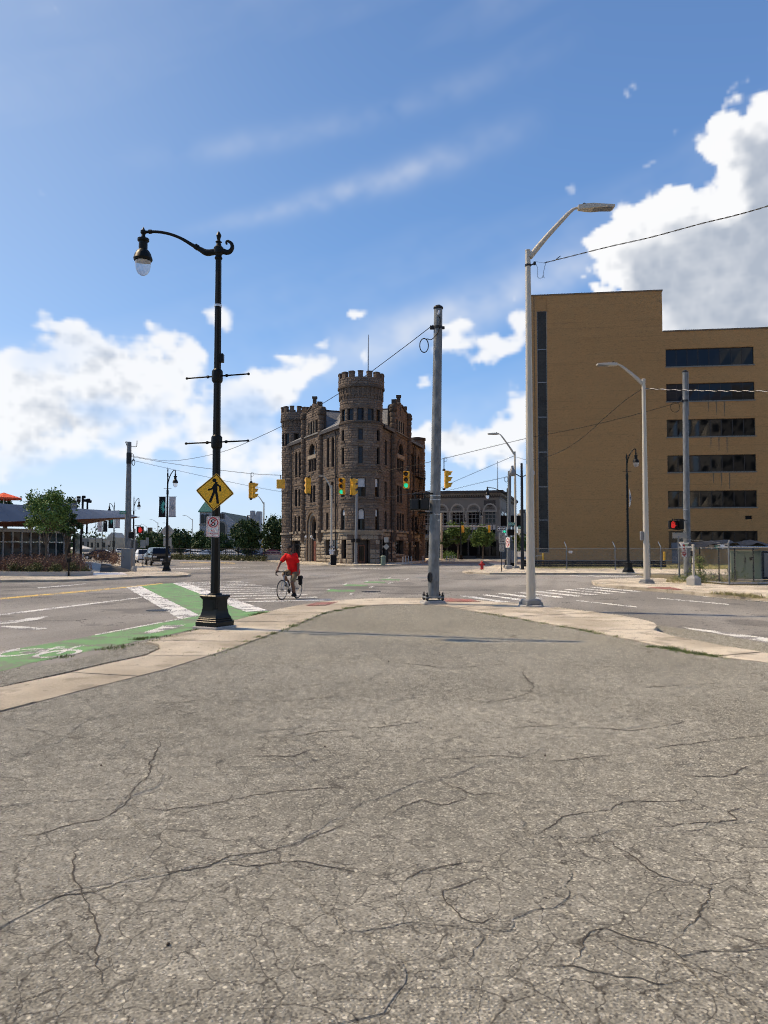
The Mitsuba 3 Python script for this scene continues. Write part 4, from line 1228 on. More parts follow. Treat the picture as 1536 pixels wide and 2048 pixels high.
# the stump of a round turret at the far right end
c3 = RF.map(RF.L - .6, 0, -.55)
T3 = Round(c3[:2], 1.0)
part(castle, 'turret', wall(T3, sbox(-np.pi, 0, np.pi, 16.0), -.4, -.012), 'mortar')
V, Fc, C = courses(T3, sbox(-deg(130), .05, deg(130), 16.0), [], (.26, .42), (.4, .7), 79, .06, BROWN[:4])
part(castle, 'turret_stones', (V, Fc), 'rock_stone', kind='stuff', color=C)
part(castle, 'turret_cap', lathe([(.9, 15.9), (1.14, 16.0), (1.14, 16.28), (.6, 16.4)], 20, (c3[0], c3[1], 0)), 'dark_stone', 30)

# roofs
foot = [LF.map(0.2, 0, .25), LF.map(LF.L - 1, 0, .25), RF.map(RF.L - 1, 0, .25), RF.map(.2, 0, .25)]
base = [np.r_[q[:2], 15.22] for q in foot] + [np.r_[q[:2], 15.32] for q in foot]
rid = [(-3.0, 90.5, 18.0), (-3.9, 98.0, 18.7), (-3.0, 98.0, 18.7)]
roof = part(castle, 'roof', hull(base + rid), 'slate')
for S, (g0, g1, gx, gy) in ((LF, (608.5, 643.5, 628.4, 806)), (RF, (784.5, 815.5, 797.8, 803))):
    ua, ub = sorted((S.p(g0, 1000)[0], S.p(g1, 1000)[0]))
    um, zp = (ua + ub) / 2, S.p(gx, gy)[1] - .75
    pts = [S.map(u, z, d) for d in (-.5, -7.5) for u, z in ((ua + .1, 15.0), (ub - .1, 15.0), (ua + .1, 15.9), (ub - .1, 15.9), (um, zp))]
    part(castle, 'roof', hull(pts), 'slate')
    part(roof, 'ridge', tube([S.map(um, zp + .02, -.5), S.map(um, zp + .02, -7.2)], .1, 6), 'dark_trim')

# iron fire escape on the right-hand face
def grate(u0, u1, z):
    k = part(castle, 'fire_escape', wall(RF, sbox(u0, z - .06, u1, z), .05, .75), 'black_plain')
    rails = [tube([RF.map(u0, z + h, 0.7), RF.map(u1, z + h, .7)], .03, 5) for h in (.5, 1.0)] + [tube([RF.map(u, z + h, .1), RF.map(u, z + h, .7)], .03, 5) for u in (u0, u1) for h in (.5, 1.0)]
    rails += [tube([RF.map(u, z, .7), RF.map(u, z + 1.0, .7)], .025, 5) for u in np.linspace(u0, u1, 6)]
    part(k, 'railing', cat(rails), 'black_plain')
    return k


fu0, fu1 = RF.p(827, 1000)[0], RF.p(841, 1000)[0]
lv = [RF.p(838, y)[1] for y in (1066, 1012, 957)]
for z in lv:
    k = grate(fu0, fu1, z)
for z0, z1 in ((lv[0], lv[1]), (lv[1], lv[2])):
    a, b = (fu0 + .6, z0), (fu0 + 2.6, z1)
    m = [tube([RF.map(a[0], a[1], d), RF.map(b[0], b[1], d)], .05, 5) for d in (.3, .9)]
    for i in range(12):
        t = (i + .5) / 12
        m.append(wall(RF, sbox(a[0] + (b[0] - a[0]) * t - .12, a[1] + (b[1] - a[1]) * t - .02, a[0] + (b[0] - a[0]) * t + .12, a[1] + (b[1] - a[1]) * t + .02), .15, .65))
    part(castle, 'fire_stair', cat(m), 'black_plain')
z1 = RF.p(828, 925)[1]
m = [tube([RF.map(fu0 - .1 + d, lv[2], .25), RF.map(fu0 - .1 + d, z1 + 2, .25)], .035, 5) for d in (0, .5)] + [tube([RF.map(fu0 - .1, z, .25), RF.map(fu0 + .4, z, .25)], .022, 5) for z in np.arange(lv[2] + .3, z1 + 2, .36)]
part(castle, 'ladder', cat(m), 'black_plain')
# bills pasted in the shop windows of the left face
us, zs = LF.p(656, 1090)
for i in range(4):
    part(castle, 'window_bill', wall(LF, sbox(us - .55, .9 + .42 * i, us + .55, 1.2 + .42 * i), -.41, -.40), 'blind')
us, zs = LF.p(601, 1090)
for i in range(3):
    part(castle, 'window_bill', wall(LF, sbox(us - .1, .9 + .5 * i, us + .9, 1.25 + .5 * i), -.41, -.40), 'blind')

# ------------------------------------------------------------------ ornate black street lamps
def lamp_head(key, P, s=1.0):
    """Teardrop luminaire hanging at P."""
    h = .80 * s
    part(key, 'lamp_housing', lathe([(q * s, z * h) for q, z in ((.04, -.62), (.185, -.60), (.20, -.55), (.185, -.50), (.165, -.42), (.125, -.34), (.09, -.30), (.09, -.10), (.12, -.07), (.12, -.01), (.05, .02), (.035, .10), (.06, .14), (.06, .2), (.03, .24), (.0, .32))], 16, P), 'black_paint', 30)
    part(key, 'globe', lathe([(q * s, z * h) for q, z in ((.0, -1.0), (.05, -.985), (.1, -.94), (.135, -.86), (.155, -.75), (.162, -.62))], 18, P), 'lamp_glass', 60)
    part(key, 'reflector', lathe([(.0, -.625 * h), (.15 * s, -.625 * h), (.15 * s, -.615 * h)], 14, P), 'sign_back')


def lamp_base(key, P, yaw, s=1.0):
    M = rotz(yaw, P)
    part(key, 'footing', cbx((-.32, -.32, -.02), (.32, .32, .05), .015, M), 'grey_concrete')
    lay = [(.278, .05, .15), (.259, .15, .19), (.24, .19, .225)]
    ms = [cbx((-h, -h, a), (h, h, b), .012, M) for h, a, b in lay]
    prof = [(.232, .225), (.205, .27), (.189, .33), (.182, .40)]
    sq = lathe([(q * math.sqrt(2), z) for q, z in prof], 4, phase=math.pi / 4)
    ms += [mv(sq, M), cbx((-.182, -.182, .40), (.182, .182, .60), .012, M), cbx((-.20, -.20, .59), (.20, .20, .625), .01, M), cbx((-.225, -.225, .62), (.225, .225, .68), .02, M), lathe([(.155, .67), (.14, .70), (.115, .715)], 16, P)]
    k = part(key, 'pedestal', cat(ms), 'black_paint', 25)
    for q in range(4):
        part(k, 'panel', bx((-.115, -.188, .36), (.115, -.15, .57), M @ rotz(q * math.pi / 2)), 'black_paint')


def street_lamp(label, P, H, arm, yaw=0.0, kind='long', group=None, banners=None, lean=(0, 0)):
    key = thing('street_lamp', label, 'street lamp', group)
    P = np.array(P, float)
    lamp_base(key, P, yaw)
    a = np.array([arm[0], arm[1], 0.0])
    a /= np.linalg.norm(a)
    if kind == 'long':
        zt = H - .50
        part(key, 'post', lathe([(.098, .70), (.094, 1.5), (.062, zt - .06)], 16, P, flute=.09), 'black_paint')
        ms = [lathe([(.06, zt - .12), (.085, zt - .09), (.065, zt - .04), (.075, zt), (.10, zt + .02), (.10, zt + .14), (.06, zt + .18), (.045, zt + .24), (.07, zt + .26), (.03, zt + .30), (.045, zt + .36), (.055, zt + .40), (.035, zt + .45), (.0, zt + .50)], 12, P)]
        part(key, 'finial', cat(ms), 'black_paint', 30)
        zj = zt + .09
        # arm: swells at the junction, rises in a bow and levels out
        pts = [(0, zj - .02), (.22, zj - .05), (.36, zj + .02), (.52, zj + .12), (.75, zj + .27), (.98, zj + .37), (1.2, zj + .42), (1.38, zj + .43), (1.50, zj + .42)]
        rad_ = [.06, .07, .055, .038, .032, .03, .03, .03, .03]
        q = spline([(u, z) for u, z in pts], 6)
        rr = np.interp(np.linspace(0, 1, len(q)), np.linspace(0, 1, len(rad_)), rad_)
        part(key, 'arm', tube([P + a * u + [0, 0, z] for u, z in q * [1.075, 1]], rr, 10), 'black_paint', 50)
        part(key, 'collar', cyl(P + a * .44 + [0, 0, zj + .055], P + a * .50 + [0, 0, zj + .095], .06, n=10), 'black_paint', 40)
        part(key, 'collar', cyl(P + a * 1.44 + [0, 0, zj + .43], P + a * 1.50 + [0, 0, zj + .43], .045, n=10), 'black_paint', 40)
        sc = [P - a * (.02 + .1 * 0) + [0, 0, zj]] + [P - a * (.19 + .115 * math.cos(t) * (1 - .12 * i / 6)) + [0, 0, zj + .075 + .13 * math.sin(t) * (1 - .10 * i / 6)] for i, t in enumerate(np.linspace(-1.75, 1.15, 12))]
        sc += [P - a * (.19 + .03 * math.cos(t)) + [0, 0, zj + .155 + .035 * math.sin(t)] for t in np.linspace(1.4, 4.4, 7)]
        rr = np.r_[.06, np.linspace(.058, .03, 12), np.linspace(.028, .02, 7)]
        part(key, 'scroll', tube(sc, rr, 8), 'black_paint', 50)
        lamp_head(key, P + a * 1.617 + [0, 0, zj + .29], 1.0)
    else:
        z0 = H - 1.55
        tip = [(.05, H * .84), (.042, H - .8), (.06, H - .55), (.03, H - .4), (.05, H - .3), (.0, H)] if kind == 'hook' else [(.05, H * .84), (.045, z0 + .6), (.07, z0 + .75), (.03, z0 + .9), (.0, z0 + 1.0)]
        part(key, 'post', cat(lathe([(.13, .70), (.10, .95), (.085, 1.6), (.075, H * .6), (.095, H * .6 + .05), (.075, H * .6 + .1), (.06, H * .72), (.085, H * .74), (.085, H * .77), (.05, H * .78)], 12, P), lathe([(.05, H * .77)] + tip, 10, P)), 'black_paint', 35)
        pts = spline([(0, z0), (.06, z0 + .5), (.22, z0 + .95), (.42, z0 + 1.22), (.57, z0 + 1.27), (.6, z0 + 1.08)], 6)
        part(key, 'arm', tube([P + a * u + [0, 0, z] for u, z in pts], .035, 8), 'black_paint', 50)
        part(key, 'brace', tube([P + [0, 0, z0 + .82], P + a * .2 + [0, 0, z0 + .84]], .022, 6), 'black_paint')
        lamp_head(key, P + a * .6 + [0, 0, H - .69], 1.0)
        part(key, 'ladder_bar', tube([P - a * .3 + [0, 0, H * .79], P + a * .3 + [0, 0, H * .79]], .018, 6), 'black_paint')
    return key


def banner(P, d, w, z0, z1, m, label, group=None):
    """Cloth banner hanging beside a post: P post foot, d its direction."""
    d = np.array([d[0], d[1], 0.0]) / np.hypot(d[0], d[1])
    a, b = P + d * .12, P + d * (.12 + w)
    k = thing('banner', label, 'banner', group)
    n = np.array([d[1], -d[0], 0]) * .006
    us, zs = np.linspace(0, 1, 7), np.linspace(z0, z1, 9)
    g = lambda u, z: a + (b - a) * u + np.array([0, 0, z]) + np.array([d[1], -d[0], 0]) * .03 * math.sin(3.1 * u + 2.3 * z)  # noqa: E731
    V = [g(u, z) - n for u in us for z in zs] + [g(u, z) + n for u in us for z in zs]
    N, W = len(us) * len(zs), len(zs)
    Q = [[i * W + j, (i + 1) * W + j, (i + 1) * W + j + 1, i * W + j + 1] for i in range(len(us) - 1) for j in range(W - 1)]
    Q += [[N + i * W + j, N + i * W + j + 1, N + (i + 1) * W + j + 1, N + (i + 1) * W + j] for i in range(len(us) - 1) for j in range(W - 1)]
    part(k, 'cloth', (np.array(V), np.array(Q)), m, True)
    part(k, 'rod', cat(*[tube([P + [0, 0, z], b + d * .04 + [0, 0, z]], .016, 6) for z in (z0 - .01, z1 + .01)]), 'black_paint')
    return k, a, b, n


P1 = gr(429.5, 1256, .012)
lamp1 = street_lamp('tall ornate black lamp with teardrop globe, large in the left foreground', P1, 8.29, (-1, .06), -.52)
for z in (3.83, 5.21):
    d = np.array([-.955, .297, 0])
    part(lamp1, 'banner_bracket', cat(tube([P1 + d * .72 + [0, 0, z], P1 - d * .72 + [0, 0, z + .0]], .016, 8), ball(P1 + d * .72 + [0, 0, z], .03, 8), ball(P1 - d * .72 + [0, 0, z], .03, 8), lathe([(.085, z - .14), (.115, z - .1), (.115, z + .1), (.085, z + .14)], 12, P1),
                                      cyl(P1 + d * .2 + [0, 0, z], P1 + d * .24 + [0, 0, z], .032, n=8), cyl(P1 - d * .2 + [0, 0, z], P1 - d * .24 + [0, 0, z], .032, n=8)), 'black_paint', 40)
part(lamp1, 'strap', lathe([(.078, 6.67), (.078, 6.72)], 16, P1), 'silver_metal')
part(lamp1, 'control_box', cbx((.05, -.06, 5.5), (.13, .06, 5.68), .01, rotz(0, P1)), 'black_paint')

P_l = gr(333, 1143, 0)
lamp2 = street_lamp('black shepherd crook lamp with two banners on the pavilion corner', P_l, 7.41, (.97, -.25), .2, 'hook')
bl, bg, bw = 'black_plain', 'sign_white', None
mat('banner_grey', (.42, .40, .41), .85)
mat('banner_green', lambda p, n, uv: mix((.05, .25, .10), (.10, .42, .36), smoothstep(2.6, 4.6, p.z)), .8)
for P, zz, dk, nm, H in ((P_l, (3.85, 5.25), (-1, .12), 'near the pavilion corner', 0), (gr(227, 1122, 0), (4.2, 6.4), (-1, .1), 'on the second lamp down the street', 1), (gr(204, 1112, 0), (5.0, 7.2), (1, .1), 'on the third lamp down the street', 2)):
    w_ = (.50, .66, .85)[H]
    k, a, b, n = banner(P, dk, w_, zz[0], zz[1], 'cloth_black' if H != 2 else 'cloth_black', 'black banner with green starburst ' + nm if H < 2 else 'plain black banner ' + nm)
    if H < 2:
        # rays fan out from the post side
        d = (b - a) / np.linalg.norm(b - a)
        nn = np.array([d[1], -d[0], 0]) if True else None
        rays = []
        hc = (zz[0] + zz[1]) / 2
        o_ = a + d * (w_ * .02) + [0, 0, hc]
        for t in np.radians([-62, -44, -26, -9, 9, 26, 44, 62]):
            L = w_ * .86
            e_ = np.array([math.cos(t), math.sin(t) * 1.35])
            q = np.array([-e_[1], e_[0]]) * .035
            for s in (-1, 1):
                pl = [e_ * .12 - q * .4, e_ * .5 * L - q, e_ * L, e_ * .5 * L + q, e_ * .12 + q * .4]
                rays.append((np.array([o_ + d * x_ + [0, 0, y_] + s * np.array([d[1], -d[0], 0]) * .042 for x_, y_ in pl]), np.array([[0, 1, 2], [0, 2, 3], [0, 3, 4]])))
        part(k, 'starburst', cat(rays), 'banner_green')
    k, a, b, n = banner(P, (-dk[0], -dk[1]), w_, zz[0], zz[1], 'banner_grey', 'pale grey banner with a small ring emblem ' + nm)
    d = (b - a) / np.linalg.norm(b - a)
    cc = (a + b) / 2 + [0, 0, (zz[0] + zz[1]) / 2 - .05]
    em = extr(ring((0, 0), w_ * .13, w_ * .2).difference(Polygon([(0, 0), (1, .5), (1, -.5)])).union(ring((w_ * .26, 0), w_ * .05, w_ * .1)), .004, upright(cc + np.array([0, -.05, 0])))
    part(k, 'emblem', em, 'grey_metal')
for i, (px, py, H, sd) in enumerate(((266, 1126.5, 7.3, 1), (227, 1122, 7.6, -1), (204, 1112, 8.2, 1), (190, 1109, 8.2, 1))):
    street_lamp(('black crook lamp just behind the grey utility pole', 'black crook lamp right of the far sidewalk, second with banners', 'slim black crook lamp farther down the left street', 'farthest black crook lamp under the pavilion canopy')[i], gr(px, py, 0), H, (sd, -.2), .2, 'hook')
lampR = street_lamp('black crook lamp with a curved blue sign before the tan brick wall', gr(1256.8, 1146, 0), 8.5, (1, -.1), .3, 'hook2')
Pq = gr(1256.8, 1146, 0)
k = thing('blade_sign', 'small curved white and blue sign on the black lamp post', 'sign')
th = np.linspace(-1, 1, 9)
pl = [(.10 + .22 * math.cos(t * 1.1) - .1, 4.95 + .62 * t) for t in th] + [(.10, 4.95 + .6), (.10, 4.95 - .6)]
part(k, 'plate', extr(Polygon(pl), .03, upright(Pq + np.array([0, -.1, 0]))), 'sign_white')
part(k, 'panel', extr(affinity.scale(Polygon(pl), .55, .5), .04, upright(Pq + np.array([0, -.1, 0]))), 'car_blue')
part(k, 'bracket', cat(*[tube([Pq + [0, -.08, z], Pq + [.14, -.08, z]], .015, 5) for z in (4.4, 5.5)]), 'black_paint')
# two ornate lamps by the signs in the middle distance
Pc = gr(1020, 1136.5, 0)
k = street_lamp('ornate black lamp reaching left over the far right turn signs', Pc + np.array([-.1, .5, 0]), 6.62, (-1, .1), .2, 'long')
Pt = gr(1045, 1139, 0)
k = thing('twin_lamp', 'dark post with a pair of pale dome lamps beside the white pole', 'street lamp')
part(k, 'post', tube([Pt, Pt + [0, 0, 8.2]], [.13, .09], 10), 'dark_metal', 40)
for s in (-1, 1):
    e_ = Pt + [s * .72, 0, 7.5]
    part(k, 'arm', tube([Pt + [0, 0, 7.1], e_ + [-.1 * s, 0, -.05]], .04, 6), 'dark_metal')
    part(k, 'dome', lathe([(.0, -.32), (.2, -.27), (.28, -.12), (.24, .1), (.12, .3), (.10, .5), (.0, .52)], 12, e_), 'frosted' if s > 0 else 'grey_metal', 40)

# ------------------------------------------------------------------ signs on the ornate lamp
def rounded(w, h, r):
    return sbox(-w / 2 + r, -h / 2 + r, w / 2 - r, h / 2 - r).buffer(r, 4)


WALKER = [stroke([(-.005, .145), (.0, .02)], .085), stroke([(-.01, .16), (-.06, .06), (-.135, .03)], .036), stroke([(.02, .16), (.085, .12), (.10, .02)], .036), stroke([(-.005, .04), (-.045, -.10), (-.08, -.22)], .05), stroke([(.01, .04), (.05, -.09), (.075, -.23)], .05), Point(-.03, .232).buffer(.04),
          stroke([(-.02, .18), (.03, .17)], .06)]
WALKER = shapely.union_all(WALKER)


def walk_sign(M, s, label):
    k = thing('warning_sign', label, 'sign')
    dia = affinity.rotate(rounded(.76 * s, .76 * s, .04 * s), 45, origin=(0, 0))
    part(k, 'plate', extr(dia, .004, M), 'sign_back')
    part(k, 'face', extr(dia.buffer(-.003 * s), .003, M, z0=.004), 'sign_yellow')
    part(k, 'border', extr(dia.buffer(-.018 * s).difference(dia.buffer(-.04 * s)), .002, M, z0=.0065), 'black_plain')
    part(k, 'walking_figure', extr(affinity.scale(WALKER, 1.45 * s, 1.40 * s, origin=(0, 0)), .002, M, z0=.0065), 'black_plain')
    return k


c = at(430, 984, 15.5)
walk_sign(upright(c, 0.04, -.085), .72, 'yellow diamond sign with walking figure on the tall ornate lamp')
c = at(426, 1053.5, 15.5)
M = upright(c, .05, -.025)
k = thing('no_standing_sign', 'white no standing sign with red crossed circle on the ornate lamp', 'sign')
pl = rounded(.265, .415, .022)
part(k, 'plate', extr(pl, .004, M), 'sign_white')
part(k, 'border', extr(pl.buffer(-.012).difference(pl.buffer(-.02)), .002, M, z0=.004), 'sign_red')
Mc = M @ fr((0, .085, 0))
part(k, 'letter', ctext('S', .125, Mc @ fr((0, 0, .004)), .002, width=.095), 'black_plain')
part(k, 'prohibition_ring', cat(extr(ring((0, 0), .082, .102), .003, Mc, z0=.0045), extr(stroke([(-.062, -.062), (.062, .062)], .018), .003, Mc, z0=.0065)), 'sign_red')
part(k, 'lettering', cat(ctext('NO', .038, M @ fr((0, -.078, .004)), .002, True), ctext('STANDING', .036, M @ fr((0, -.138, .004)), .002, True, width=.215)), 'sign_red')
part(k, 'arrow', extr(Polygon([(-.02, -.168), (0, -.182), (.02, -.168)]), .002, M, z0=.004), 'sign_red')

# ------------------------------------------------------------------ plain poles
P2 = gr(866.5, 1207.5, .012)
k = pole_grey = thing('utility_pole', 'thick galvanized steel pole leaning slightly right, in the centre foreground', 'pole')
TOP2 = P2 + np.array([.176, 0, 8.84])
part(k, 'footing', cat(cbx((-.34, -.34, -.02), (.34, .34, .06), .02, rotz(.15, P2)), cbx((-.3, -.3, .05), (.3, .3, .1), .02, rotz(.15, P2))), 'grey_concrete')
part(k, 'base_plate', cbx((-.28, -.28, .17), (.28, .28, .22), .015, rotz(.15, P2)), 'galvanized')
for i, (sx, sy) in enumerate(((-1, -1), (1, -1), (1, 1), (-1, 1))):
    part(k, 'anchor_bolt', cat(cyl((sx * .23, sy * .23, .08), (sx * .23, sy * .23, .34), .022, n=8), lathe([(.045, .22), (.045, .27)], 6, (sx * .23, sy * .23, 0)), lathe([(.045, .12), (.045, .17)], 6, (sx * .23, sy * .23, 0))), 'dark_metal') if False else \
        part(k, 'anchor_bolt', mv(cat(cyl((sx * .23, sy * .23, .08), (sx * .23, sy * .23, .34), .022, n=8), lathe([(.045, .22), (.045, .27)], 6, (sx * .23, sy * .23, 0)), lathe([(.045, .12), (.045, .17)], 6, (sx * .23, sy * .23, 0))), rotz(.15, P2)), 'dark_metal')
part(k, 'shaft', tube([P2 + [0, 0, .22], P2 + [.08, 0, 3.5], TOP2], [.168, .152, .124], 24), 'galvanized', 40)
part(k, 'cap', lathe([(.135, -.06), (.15, -.02), (.13, .02), (.07, .06), (.0, .08)], 20, TOP2), 'dark_metal', 40)
part(k, 'handhole', cat(mv(extr(affinity.scale(ring((0, 0), .055, .075), 1, 2.0), .03), upright(P2 + np.array([-.10, -.15, .78]), -.6)), mv(extr(affinity.scale(Point(0, 0).buffer(.055), 1, 2.0), .012), upright(P2 + np.array([-.10, -.15, .78]), -.6))), 'dark_metal', 30)
for z in (2.45, 2.62, 3.05, 3.17):
    part(k, 'strap', lathe([(.1565, z), (.1565, z + .02)], 24, P2 + np.array([.023 * z, 0, 0])), 'silver_metal')
q = TOP2 + np.array([-.01, 0, -.62])
part(k, 'clamp', cat(lathe([(.14, -.04), (.14, .04)], 20, q), cbx((-.24, -.05, -.05), (-.12, .05, .06), .01, fr(q)), cbx((.12, -.04, -.04), (.20, .04, .04), .01, fr(q))), 'dark_metal', 30)
part(k, 'weatherhead', tube([TOP2 + np.array([.02, -.13, -.14]), TOP2 + np.array([-.02, -.17, -.28])], [.035, .025], 8), 'silver_metal', 40)
part(k, 'drip_loop', tube(spline([TOP2 + np.array(v_) for v_ in ((0, -.13, -.3), (.05, -.14, -.42), (.0, -.14, -.75), (-.2, -.12, -1.0), (-.36, -.1, -.98))], 6), .013, 6), 'black_plain', 50)
part(k, 'cable_coil', tube([q + np.array([-.42 + .13 * math.cos(t), -.05, -.55 + .21 * math.sin(t)]) for t in np.linspace(0, 2 * np.pi, 25)], .016, 6), 'black_plain', 50)

# pedestrian signal seen from behind, fixed to the grey pole
k = thing('pedestrian_signal', 'black pedestrian signal head seen from behind on the thick grey pole', 'pedestrian signal')
for i, px in enumerate((829.5, 848)):
    c = at(px, 1009, 22.55)
    M = rotz((-.12, .12)[i], c)
    b_ = part(k, 'housing', cbx((-.135, -.10, -.165), (.135, .14, .165), .02, M), 'black_paint')
    part(b_, 'back_panel', cbx((-.10, -.112, -.135), (.10, -.098, .15), .008, M), 'dark_metal')
    part(b_, 'visor', cat(bx((-.14, .14, .14), (.14, .30, .155), M), bx((-.14, .14, -.14), (-.125, .30, .155), M), bx((.125, .14, -.14), (.14, .30, .155), M)), 'black_plain')
a_, b_ = at(826, 989, 22.55), at(866, 987, 22.6)
part(k, 'bracket', cat(tube([a_, b_], .022, 8), tube([at(836, 1025, 22.55), at(866, 1026, 22.6)], .022, 8), *[tube([at(px, 989, 22.55), at(px, 998, 22.55)], .02, 8) for px in (831, 849)], *[ball(at(px, 988, 22.55), .035, 8) for px in (831, 849)]), 'black_paint', 40)


def cobra_lamp(label, P, H, D, armlen, rise, head, s=1.0, group=None, rb=.131, rt=.074, sides=12):
    k = thing('street_light', label, 'street light', group)
    P, D = np.array(P, float), np.array([D[0], D[1], 0.0]) / np.hypot(D[0], D[1])
    part(k, 'footing', lathe([(.36, -.02), (.36, .03), (.3, .045)], 16, P), 'grey_concrete', 30)
    part(k, 'base', cat(cbx((-.22, -.22, .04), (.22, .22, .2), .03, rotz(.3, P)), *[cbx((sx * .2 - .05, sy * .2 - .05, .03), (sx * .2 + .05, sy * .2 + .05, .12), .012, rotz(.3, P)) for sx in (-1, 1) for sy in (-1, 1)]), 'grey_metal', 30)
    part(k, 'shaft', tube([P + [0, 0, .18], P + [0, 0, H]], [rb, rt], sides), 'pole_white', 35)
    part(k, 'cap', lathe([(rt, H - .01), (rt * 1.08, H), (rt * 1.08, H + .03), (.0, H + .06)], 14, P), 'pole_white', 30)
    pts = [P + D * (rt * .7) + [0, 0, H - .18]] + [P + D * (armlen * t) + [0, 0, H - .18 + (rise + .18) * r_] for t, r_ in ((.35, .41), (.70, .82), (.80, .925), (.88, .985), (1.0, 1.0))]
    part(k, 'arm', tube(spline(pts, 4), np.interp(np.linspace(0, 1, 21), [0, .5, .8, 1], [.085, .052, .036, .033]), 10), 'pole_white', 50)
    e_ = P + D * armlen + [0, 0, H + rise]
    M = fr(e_, D, (-D[1], D[0], 0), (0, 0, 1))
    hd = part(k, 'luminaire', cat(hull([(x, y, z) for x, hw, z0, z1 in ((-.10, .08, -.06, .06), (.12, .13, -.07, .07), (.3, .17, -.065, .065), (head, .15, -.03, .03)) for y in (-hw, hw) for z in (z0, z1)]), cyl((.1, 0, .06), (.1, 0, .13), .045, n=10)), 'pole_white')
    mv_ = [k_ for k_ in (hd,)]
    v, f = arr(cat(hull([(x, y, z) for x, hw, z0, z1 in ((-.10, .08, -.06, .06), (.12, .13, -.07, .07), (.3, .17, -.065, .065), (head, .15, -.03, .03)) for y in (-hw, hw) for z in (z0, z1)])))
    scene[hd] = mikit.ply(mv((v, f), M), 'pole_white')
    part(hd, 'lens', mv(bx((.32, -.12, -.067), (head - .06, .12, -.05)), M), 'grey_metal')
    part(hd, 'photocell', mv(lathe([(.045, .06), (.045, .12), (.02, .14)], 10, (.08, 0, 0)), M), 'black_plain')
    return k


P3 = gr(1062, 1212.5, .012)
wl1 = cobra_lamp('tallest white street light with flat head at right of centre', P3, 10.17, (1, -.02), 1.55, 1.26, .92)
part(wl1, 'handhole', mv(extr(affinity.scale(ring((0, 0), .05, .06), 1, 1.7), .008), upright(P3 + np.array([.07, -.115, .56]), .5)), 'pole_white')
q = P3 + np.array([0, 0, 9.75])
part(wl1, 'clamp', cat(lathe([(.09, -.03), (.09, .03)], 14, q), tube([q + [.08, -.02, 0], q + [.2, -.04, .06]], .02, 6), cbx((.15, -.06, 0), (.22, .0, .1), .01, fr(q))), 'dark_metal', 30)
part(wl1, 'hanging_wires', cat(tube(spline([q + np.array(v_) for v_ in ((.2, -.03, .08), (.27, -.03, -.1), (.26, -.03, -.3), (.3, -.03, -.38), (.4, -.04, -.37), (.42, -.04, -.3))], 5), .006, 5),
                               tube(spline([q + np.array(v_) for v_ in ((.52, -.04, .1), (.46, -.04, -.1), (.43, -.04, -.33), (.47, -.04, -.38))], 5), .007, 5)), 'black_plain')
P4 = gr(1293.5, 1167, .006)
wl2 = cobra_lamp('white street light on the fenced corner, arm reaching left before the brick wall', P4, 9.54, (-1, .05), 1.3, .74, .85, rb=.15, rt=.085)
part(wl2, 'switch_box', cbx((-.27, -.08, 2.0), (-.13, .06, 2.42), .02, fr(P4)), 'grey_metal')
P5 = gr(1031.5, 1137, 0)
wl3 = cobra_lamp('white street light standing over the far right turn signs', P5, 9.43, (-1, -.05), 1.4, 1.47, .8, rb=.125)
P6 = gr(527, 1118.5, ROAD)
wl4 = cobra_lamp('white street light behind the cyclist, with a small pedestrian sign', P6, 8.95, (-1, 0), 1.1, 1.1, .5, rb=.16, rt=.10)
walk_sign(upright(P6 + np.array([0, -.2, 2.7]), 0, 0), .80, 'small yellow diamond pedestrian sign on the white street light')
k = thing('arrow_plaque', 'yellow plaque with black arrow under the small pedestrian sign', 'sign')
M = upright(P6 + np.array([0, -.2, 1.95]))
part(k, 'plate', extr(rounded(.78, .4, .03), .01, M), 'sign_yellow')
part(k, 'arrow', extr(Polygon([(-.2, -.14), (-.2, .04), (-.12, -.02), (.14, .14), (.2, .05), (-.05, -.1), (0, -.14)]), .004, M, z0=.01), 'black_plain')
for i, (px, py, H, d) in enumerate(((384, 1108, 9.6, -1), (315, 1106, 10.0, -1), (293, 1104, 10.5, -1), (338, 1104, 11.0, -1))):
    cobra_lamp(('grey street light beyond the silver car', 'grey street light behind the black pickup', 'farther grey street light up the avenue', 'farthest grey street light behind the banner lamp')[i], gr(px, py, 0), H, (d, 0), 2.0, 1.0, .7, rb=.16, rt=.10)

# right-hand galvanized pole inside the compound
P7 = gr(1375, 1160.3, 0)
k = pole_right = thing('utility_pole', 'galvanized pole rising from the fenced compound at right', 'pole')
TOP7 = P7 + np.array([.07, 0, 10.80])
part(k, 'shaft', tube([P7, TOP7], [.185, .125], 20), 'galvanized', 40)
part(k, 'cap', lathe([(.13, -.02), (.15, .02), (.06, .1), (.0, .11)], 16, TOP7), 'dark_metal', 30)
part(k, 'conduit', tube([TOP7 + np.array([.12, -.1, 0]), TOP7 + np.array([.12, -.1, -2.3])], .02, 6), 'grey_metal')
q = TOP7 + np.array([0, 0, -1.52])
part(k, 'clamp', cat(lathe([(.15, -.05), (.15, .05)], 16, q), cbx((-.22, -.06, -.05), (-.12, .06, .05), .01, fr(q))), 'dark_metal', 30)
part(k, 'cable_coil', tube([q + np.array([-.62 + .24 * math.cos(t), -.2, -.36 + .26 * math.sin(t)]) for t in np.linspace(0, 2 * np.pi, 25)], .014, 5), 'black_plain', 50)
for z in (1.9, 2.2, 3.6):
    part(k, 'strap', lathe([(.188 - .006 * z, z), (.188 - .006 * z, z + .025)], 20, P7), 'silver_metal')
c = at(1353, 1071, 39.2)
part(k, 'sign_back_plate', cbx((-.36, -.01, -.14), (.36, .01, .14), .004, fr(c + np.array([.2, .1, 0]))), 'sign_back')

